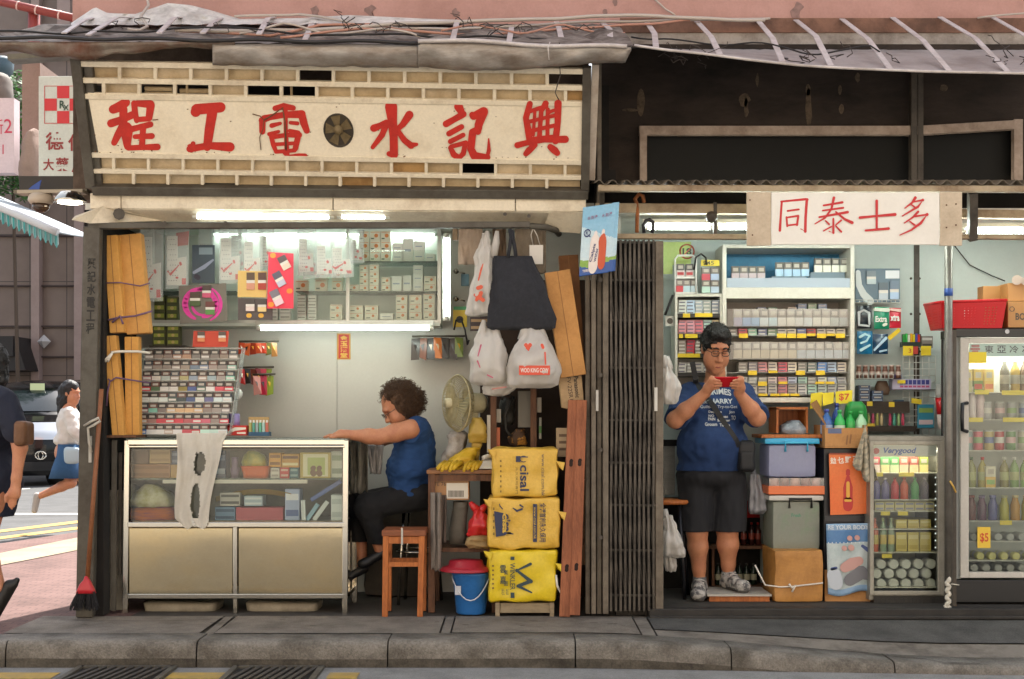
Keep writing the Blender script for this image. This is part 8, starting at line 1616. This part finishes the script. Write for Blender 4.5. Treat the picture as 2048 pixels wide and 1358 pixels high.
# ---- passer-by at the left edge
PY=-.2;pas=Thing('person','passer-by in a dark navy dress walking out of the left edge','person',(px(-15,PY),PY,0))
b=Body();hp_m=Matrix.Translation(P(-30,735,PY))@Matrix.Rotation(R(-85),4,'Z');b.p+=head_body(1.0).moved(hp_m);b.cap(P(-18,755,PY),P(-12,790,PY),.05,.06,.04);b.ell(P(-12,850,PY),(.11,.16,.2),.06);b.ell(P(-14,960,PY),(.13,.17,.16),.06)
hd=P(30,985,PY-.2);el_=P(40,895,PY-.19);b.chain([(P(8,800,PY-.16),.05),(el_,.04),(P(33,955,PY-.2),.027)],.02);hand_prims(b,P(33,955,PY-.2),hd,[hd+Vector((-.02+.013*i,-.006,-.02))for i in range(4)],[hd+Vector((-.03+.012*i,-.0,-.09+.012*abs(i-1)))for i in range(4)],Vector((-.008,0,0)),(hd+Vector((-.02,-.01,.01)),hd+Vector((-.04,-.02,-.02)),hd+Vector((-.045,-.02,-.05))))
an=P(-2,1175,PY-.06);b.chain([(P(-10,980,PY-.07),.085),(P(-32,1085,PY-.06),.06),(P(-22,1125,PY-.06),.058),(an,.037)],.02);b.chain([(P(-14,980,PY+.08),.085),(P(-60,1080,PY+.08),.06),(P(-75,1205,PY+.08),.037)],.02)
m=MB();b.build(m,.007);pas.part('body',m,skin)
b=Body();b.p+=Body().ell((0,.03,.05),(.09,.105,.1)).ell((0,.06,-.05),(.085,.07,.09),.04).ell((0,-.12,-.01),(.065,.07,.07),.01,None,True).moved(hp_m);m=MB();b.build(m,.008,0,wrinkle(.014,20));pas.part('hair',m,hairm)
b=Body();b.cap(P(-8,795,PY-.13),P(-10,795,PY+.13),.075,.075,.05);b.ell(P(-10,850,PY),(.135,.18,.2),.06);b.ell(P(-14,960,PY),(.145,.185,.17),.06);b.cap(P(-14,960,PY),P(-24,1035,PY),.15,.14,.05);b.chain([(P(8,802,PY-.16),.075),(P(34,865,PY-.19),.072)],.03)
m=MB();b.build(m,.008,0,wrinkle(.014,8),[((0,0,pz(1032,PY)),(0,0,-1))]);pas.part('dress',m,M('dark_navy_dress','#15192a',.85,bump=.2,bs=150))
b=Body();toe=Vector((px(-6,PY),PY-.06,.03));b.cap(P(20,1172,PY-.06),toe,.038,.032,.03);b.cap(P(30,1166,PY-.06),P(34,1160,PY-.06),.02,.016,.02);m=MB();b.build(m,.006,0,None,[((0,0,.003),(0,0,-1))]);pas.part('shoe',m,C('#15130f',.5))
b=Body();a3=P(-75,1205,PY+.08);a3.z=.05;b.cap(a3,a3+Vector((-.16,0,-.02)),.04,.03,.02);m=MB();b.build(m,.007,0,None,[((0,0,.002),(0,0,-1))]);pas.part('shoe',m,C('#15130f',.5))
m=MB();m.soft(px(28,PY-.25),px(53,PY-.25),PY-.28,PY-.1,pz(892,PY-.25),pz(842,PY-.25),.025,.008,7,8);solo('handbag',m,M('brown_leather','#6b4526',.5,dirt='#4a2d18',ds=9,da=.6),'brown handbag tucked under the arm of the passer-by','handbag')
# ------ what shows of the side street
tile=M('brown_granite_tiles','#76665c',.45,dirt='#62534a',ds=1.2,da=.5);tn=tile.node_tree;bk_n=tn.nodes.new('ShaderNodeTexBrick');bk_n.offset=0;bk_n.inputs['Scale'].default_value=1;bk_n.inputs['Brick Width'].default_value=.9;bk_n.inputs['Row Height'].default_value=1.15;bk_n.inputs['Mortar Size'].default_value=.012;bk_n.inputs['Color1'].default_value=(1,1,1,1);bk_n.inputs['Color2'].default_value=(.9,.88,.88,1);bk_n.inputs['Mortar'].default_value=(.3,.28,.28,1)
tcx=tn.nodes.new('ShaderNodeTexCoord');mpx=tn.nodes.new('ShaderNodeMapping');mpx.inputs['Rotation'].default_value=(R(90),0,0);tn.links.new(tcx.outputs['Object'],mpx.inputs[0]);tn.links.new(mpx.outputs[0],bk_n.inputs['Vector']);mm_=tn.nodes.new('ShaderNodeMix');mm_.data_type='RGBA';mm_.blend_type='MULTIPLY';mm_.inputs[0].default_value=1;bb_=tn.nodes['Principled BSDF'];sk_=bb_.inputs['Base Color'].links[0].from_socket;tn.links.new(sk_,mm_.inputs[6]);tn.links.new(bk_n.outputs[0],mm_.inputs[7]);tn.links.new(mm_.outputs[2],bb_.inputs['Base Color'])
B0=24.;gb_=Thing('building','brown granite tiled building across the side street','building',(px(60,B0),B0,-.1))
m=MB();m.box(-24,-5,B0,B0+6,-.1,12.6);gb_.part('wall',m,tile)
pm=M('pinkish_pilaster','#94817a',.6,dirt='#7c6860',ds=2,da=.5)
for x0,x1,v0,v1 in((62,78,-70,760),(148,166,330,760),(114,140,-70,110)):m=MB();m.pb(x0,v0,x1,v1,B0-.25,.25);gb_.part('pilaster',m,pm)
m=MB();[m.pb(-200,v,166,v+3,B0-.1,.1)for v in(470,570,651,712)];gb_.part('grooves',m,C('#3a2d2a',.7))
m=MB();c=P(88,683,B0-.25);k=.17;m.add([c+Vector((0,-.16,0)),c+Vector((k,0,0)),c+Vector((0,0,k)),c+Vector((-k,0,0)),c+Vector((0,0,-k))],[(0,1,2),(0,2,3),(0,3,4),(0,4,1)]);gb_.part('diamond_stud',m,C('#a9a5a2',.3))
m=MB();m.pb(-120,672,26,712,B0-1.2,1.2);m.prism([(px(26,B0-1.2),pz(672,B0-1.2)),(px(48,B0-1.2),pz(740,B0-1.2)),(px(-120,B0-1.2),pz(745,B0-1.2)),(px(-120,B0-1.2),pz(712,B0-1.2))],B0-1.1,B0-.1);gb_.part('entrance_canopy',m,C('#1d1816',.6))
m=MB();m.pb(198,-30,240,22,B0-.6,.6);gb_.part('balcony',m,C('#4f8a92',.5))
# car
cy=16.2;car=Thing('minivan','black minivan with bright headlight waiting in the side street','minivan',(px(60,cy),cy,-.1));cb=M('black_car_paint','#08090b',.12,spec=.35)
def Q(x,v,dy=0):return P(x,v,cy+dy)
prof=[(-250,948),(-250,860),(-40,858),(-20,852),(60,838),(112,848),(140,862),(150,900),(150,940),(135,950),(20,950)]
m=MB();z_=lambda v:pz(v,cy)
def ring(dy,rows):return[Q(x,v,dy)for x,v in rows]
# nose faces the camera: front from px -60 to 150, body runs away to the right behind the corner post
rowsf=[(952,-118,104,0),(925,-124,112,-.05),(905,-126,115,-.06),(870,-126,115,.0),(846,-122,113,.18),(838,-118,110,.42),(828,-112,108,.7),(800,-100,106,1.0),(775,-90,104,1.35),(760,-80,100,1.75),(755,-70,92,2.3)]
def cf(u,w):
 i=min(len(rowsf)-2,int(w*(len(rowsf)-1)));t=w*(len(rowsf)-1)-i;a,b=rowsf[i],rowsf[i+1];v,x0,x1,dy=(a[k]+(b[k]-a[k])*t for k in range(4));e=(2*u-1);y=cy+dy+.45*abs(e)**4
 return Vector((px(x0+(x1-x0)*u,cy),y,pz(v,cy)))
m.grid(cf,24,20);L=[cf(0,j/20)for j in range(21)];Rr=[cf(1,j/20)for j in range(21)]
for S in(L,Rr):n=len(S);m.add(S+[p+Vector((2.2-.3*(p.y-cy),4.4-(p.y-cy),0))for p in S],[(i,i+1,i+1+n,i+n)for i in range(n-1)],0,True)
m.add([cf(u/6,1)for u in range(7)]+[cf(u/6,1)+Vector((1.3,2.2,0))for u in range(7)],[(i,i+1,i+8,i+7)for i in range(6)]);bd_=car.part('body',m,cb)
def onc(x0,x1,w0,w1,lift,nu=8,nw=4):
 mm=MB();mm.grid(lambda u,w:cf(x0+(x1-x0)*u,w0+(w1-w0)*w)+Vector((0,-lift,lift*.5)),nu,nw);return mm
car.part('windscreen',onc(.10,.90,.62,.93,.012),M('dark_windscreen','#141c1e',.08,spec=.8))
for a,b in((.03,.26),(.74,.985)):car.part('headlight',onc(a,b,.27,.40,.02),M('bright_headlight','#c5c8cc',.15,.4))
car.part('grille',onc(.3,.7,.2,.38,.015),C('#1b1c1f',.3));car.part('bumper_lip',onc(.05,.95,.03,.1,.03),C('#1a1b1e',.4));car.part('chrome_bar',onc(.3,.7,.37,.39,.03),chrome)
m=MB();c=cf(.86,.17)+Vector((0,-.05,0));m.tube([c+Vector((.10*math.cos(k),0,.075*math.sin(k)))for k in[i*.5236 for i in range(13)]],.014,6);m.tube([c+Vector((.045*math.cos(k),0,.07*math.sin(k)))for k in[i*.5236 for i in range(13)]],.01,6);car.part('fog_lamp',m,chrome)  # chrome rings for the round fog lamp
m=MB();c=cf(.5,.12)+Vector((0,-.05,0));m.box(c.x-.2,c.x+.2,c.y-.01,c.y+.01,c.z-.04,c.z+.04);car.part('number_plate',m,C('#c9c9c5',.4))
m=MB();c=cf(.58,.8);m.obox(c+Vector((0,-.03,.03)),(.28,.01,.16));car.part('windscreen_sticker',m,C('#c9d8a5',.5))
for x in(.12,.88):
 m=MB();c=cf(x,0);m.lathe([(.2,-.1),(.33,-.09),(.34,.0),(.33,.09),(.2,.1)],(c.x,c.y+.75,.23),24,0,'x');w_o=car.part('wheel',m,C('#121213',.8));m=MB();m.lathe([(.2,-.11),(.19,.11)],(c.x,c.y+.75,.23),18,0,'x');car.part('rim',m,chrome,w_o)
for sx_,u in((-1,.02),(1,.98)):m=MB();c=cf(u,.62);m.soft(c.x+sx_*.05-.1,c.x+sx_*.05+.1,c.y-.06,c.y+.06,c.z-.02,c.z+.16,.04,0,5,5);car.part('mirror',m,cb)
# pharmacy sign box, side frame, camera and lamp at the left corner
py_=2.0;ps_=Thing('pharmacy_sign','white pharmacy sign with a red checker square behind the left post','sign',P(130,356,py_));m=MB();m.pb(77,152,240,356,py_,.1);f_=ps_.part('panel',m,M('mint_white_sign','#c3cabf',.4,dirt='#a9b0a5',ds=3,da=.4),bw=.005)
m=MB();Y_=py_-.003
for i,(x,v)in enumerate(((114,172),(89,197),(114,222),(139,197),(164,172),(164,222))):m.pb(x,v,x+24.5,v+24.5,Y_,.002,0)
for a,b,c_,d in((89,171.5,190,172.5),(89,246,190,247),(88.5,172,89.5,247)):m.pb(a,b,c_,d,Y_-.001,.002,0)
m.ptext('R',119,201,130,217,Y_-.002,1,.02);m.strokes([[(128,210,.9),(136,220,.9)],[(136,210,.9),(128,220,.9)]],lambda a,b,l:P(a,b,Y_-.003),1)
m.ptext('德',91,264,127,300,Y_,2,.02);m.ptext('信',136,268,172,302,Y_,2,.02);m.ptext('大',86,317,108,341,Y_,2,.02);m.ptext('藥',111,315,138,342,Y_,2,.02);m.ptext('房',143,318,172,345,Y_,2,.02)
ps_.part('print',m,[C('#bf2129',.45),C('#1f3f2c',.5),C('#8a2a28',.5)],f_)
sf_=Thing('side_frame','thin olive metal frame round the pharmacy sign','frame',P(80,386,.9));fm_=M('olive_frame','#6b6350',.5,dirt='#403a2c',ds=6,da=.7)
m=MB();m.beam(P(22,119,.6),P(150,110,.6),.035,.12);m.beam(P(34,386,.6),P(180,384,.6),.022,.12);sf_.part('bars',m,fm_)
m=MB();m.pb(38,352,170,384,1.2,.04);solo('dark_ledge',m,C('#3a352e',.7),'dark ledge under the pharmacy sign','ledge');m=MB();quadface(m,[(52,383),(64,372),(82,360),(76,384)],1.1,0,.01);solo('blue_board',m,C('#2f4f9a',.5),'small blue board corner under the pharmacy sign','board')
col_m=M('rough_beige_pillar','#8a7468',.8,dirt='#6b574d',ds=2.5,da=.6,bump=.3);m=MB();m.pb(44,125,80,385,3.2,.5);solo('pillar',m,col_m,'rough beige pillar left of the pharmacy sign','pillar')
m=MB();m.loft(sub([(384,46,84,.3),(330,48,86,.35),(290,52,84,.35),(270,64,82,.3),(262,72,80,.2)],4),2.7,20,0,amp=.03,fq=4);solo('stone_lion',m,col_m,'rounded beige stone bulge at the foot of the pillar','stone')
cc=Thing('security_camera','white dome security camera hanging at the stall corner','camera',P(82,388,.3));m=MB();cp_=P(82,392,.3);m.lathe([(.062,.012),(.075,0),(.078,-.03),(.066,-.05),(.0,-.05)],cp_,24);cc.part('housing',m,C('#b5a592',.4));m=MB();m.lathe([(.055,-.051),(.05,-.08),(.032,-.1),(0,-.108)],cp_,20);cc.part('dome',m,C('#3f2f24',.1));m=MB();m.beam(P(40,386,.3),P(170,384,.3),.02,.1);cc.part('bracket',m,C('#a89a86',.5))
dl=Thing('downlight','round chrome downlight beside the dome camera','lamp',P(140,405,.25));m=MB();lc=P(140,404,.25);m.lathe([(.09,.0),(.1,-.004),(.1,.012),(.06,.06),(0,.07)],lc,24);dl.part('shade',m,chrome);m=MB();m.lathe([(.075,-.006),(0,-.006)],lc,20,cap=False);dl.part('bulb',m,M('lit_downlight','#fff6e0',.3,emit=9))
# street sign, awning, pipe, trees
sn=Thing('hanging_sign','pale pink sign with red characters at the left edge','sign',P(-20,346,2.6));m=MB();m.pb(-90,196,28,346,2.6,.12);f_=sn.part('panel',m,M('pale_pink_sign','#cbb8bb',.5,dirt='#b5a2a5',ds=3,da=.4));m=MB();m.ptext('新',-18,238,6,268,2.597,0);m.ptext('2',8,238,24,266,2.597,0);m.ptext('街',-44,238,-20,268,2.597,0);m.pb(5,289,7,308,2.597,.002);sn.part('lettering',m,C('#b82a4a',.5),f_)
av=Thing('street_awning','pale awning with a scalloped teal striped valance at the left edge','awning',P(0,450,1.9));vl=M('teal_stripes','#3f9a9a',.7)
def aw2(u,w):x=-160+277*u;v=345+(465-345)*u;return P(x,v,1.8+.0*w)+Vector((0,.9*w,.08*w))
m=MB();m.grid(aw2,20,3);o=av.part('cover',m,C('#8d989f',.6));s_=o.modifiers.new('thickness','SOLIDIFY');s_.thickness=.01
m=MB();nS=26
for i in range(nS):
 for kk in range(4):
  u0,u1=(i+kk/4)/nS,(i+(kk+1)/4)/nS;d0,d1=(.085+.035*math.sin(math.pi*t)for t in(kk/4,(kk+1)/4));a,b=aw2(u0,0)+Vector((0,-.012*math.sin(u0*160),0)),aw2(u1,0)+Vector((0,-.012*math.sin(u1*160),0));m.add([a,b,b-Vector((0,-.01,d1)),a-Vector((0,-.01,d0))],[(0,3,2,1)],0 if kk in(1,2)else 1)
o=av.part('valance',m,[vl,C('#a5c5c8',.7)]);s_=o.modifiers.new('thickness','SOLIDIFY');s_.thickness=.004
m=MB();m.tube([aw2(u/12,0)+Vector((0,-.01,.0))for u in range(13)],.03,8);av.part('front_bar',m,C('#c9d0d5',.4))
rp_=Thing('red_pipe','red painted pipe with pale rings high at the left corner','pipe',P(30,40,3.));m=MB();m.tube([P(-60,-10,3.),P(165,40,3.)],.035,10);m.tube([P(68,18,3.05),P(68,120,3.05)],.05,10);rp_.part('tube',m,C('#7f322c',.5));m=MB();[m.tube([P(x,v,3.),P(x+3,v+.8,3.)],.039,10)for x,v in((35,11),(72,19.5),(118,29.5))];rp_.part('rings',m,C('#c9a8a0',.5))
def tree(lab,x,v0,v1,y,rx,seed):
 t=Thing('tree',lab,'tree',(px(x,y),y,0));m=MB();top=pz(v1,y);m.tube([(px(x,y),y,-.1),(px(x,y)+.1,y,1.4),(px(x,y)-.05,y,pz((v0+v1)/2,y))],[.07,.05,.03],8);t.part('trunk',m,M('tree_bark','#4d4034',.9,bump=.4));rr=random.Random(seed);m=MB()
 for i in range(2600):
  a=rr.uniform(0,6.283);r_=rr.random()**.5;zc=rr.random();cl=noise.noise(Vector((a*1.2,zc*5,seed)));
  if cl<-.25:continue
  c=Vector((px(x,y)+rx*r_*math.cos(a)*(.75+.4*cl),y+rx*r_*math.sin(a),pz(v1,y)+(pz(v0,y)-pz(v1,y))*zc));d1=Vector((rr.uniform(-1,1),rr.uniform(-1,1),rr.uniform(-.6,.3))).normalized();d2=d1.orthogonal().normalized();s=rr.uniform(.05,.11);m.add([c,c+d1*s+d2*s*.35,c+d1*s*2,c+d1*s-d2*s*.35],[(0,1,2,3)],rr.choice((0,0,1)))
 t.part('crown',m,[M('leaf_green','#3f6a2a',.6,transl=.25),M('leaf_dark','#2a4a22',.6,transl=.2)])
tree('leafy green tree showing between the pink sign and the pillar',28,150,390,21,.9,5);tree('darker tree at the far left edge above the street awning',-80,150,400,20,1.2,8)
m=MB();m.loft(sub([(118,-40,26,.3),(140,-40,22,.4),(156,-40,4,.4),(162,-40,-10,.3)],3),5.6,16,0);solo('blue_tank',m,C('#33505e',.5),'dark teal rounded sign edge at the upper left','sign')
m=MB();m.loft(sub([(215,-40,18,.3),(190,-40,24,.4),(160,-40,22,.4),(150,-40,14,.3)],3),5.2,16,0,amp=.04,fq=3);solo('grey_bundle',m,C('#6d665f',.8),'grey rounded stone shape above the pale pink sign','stone')
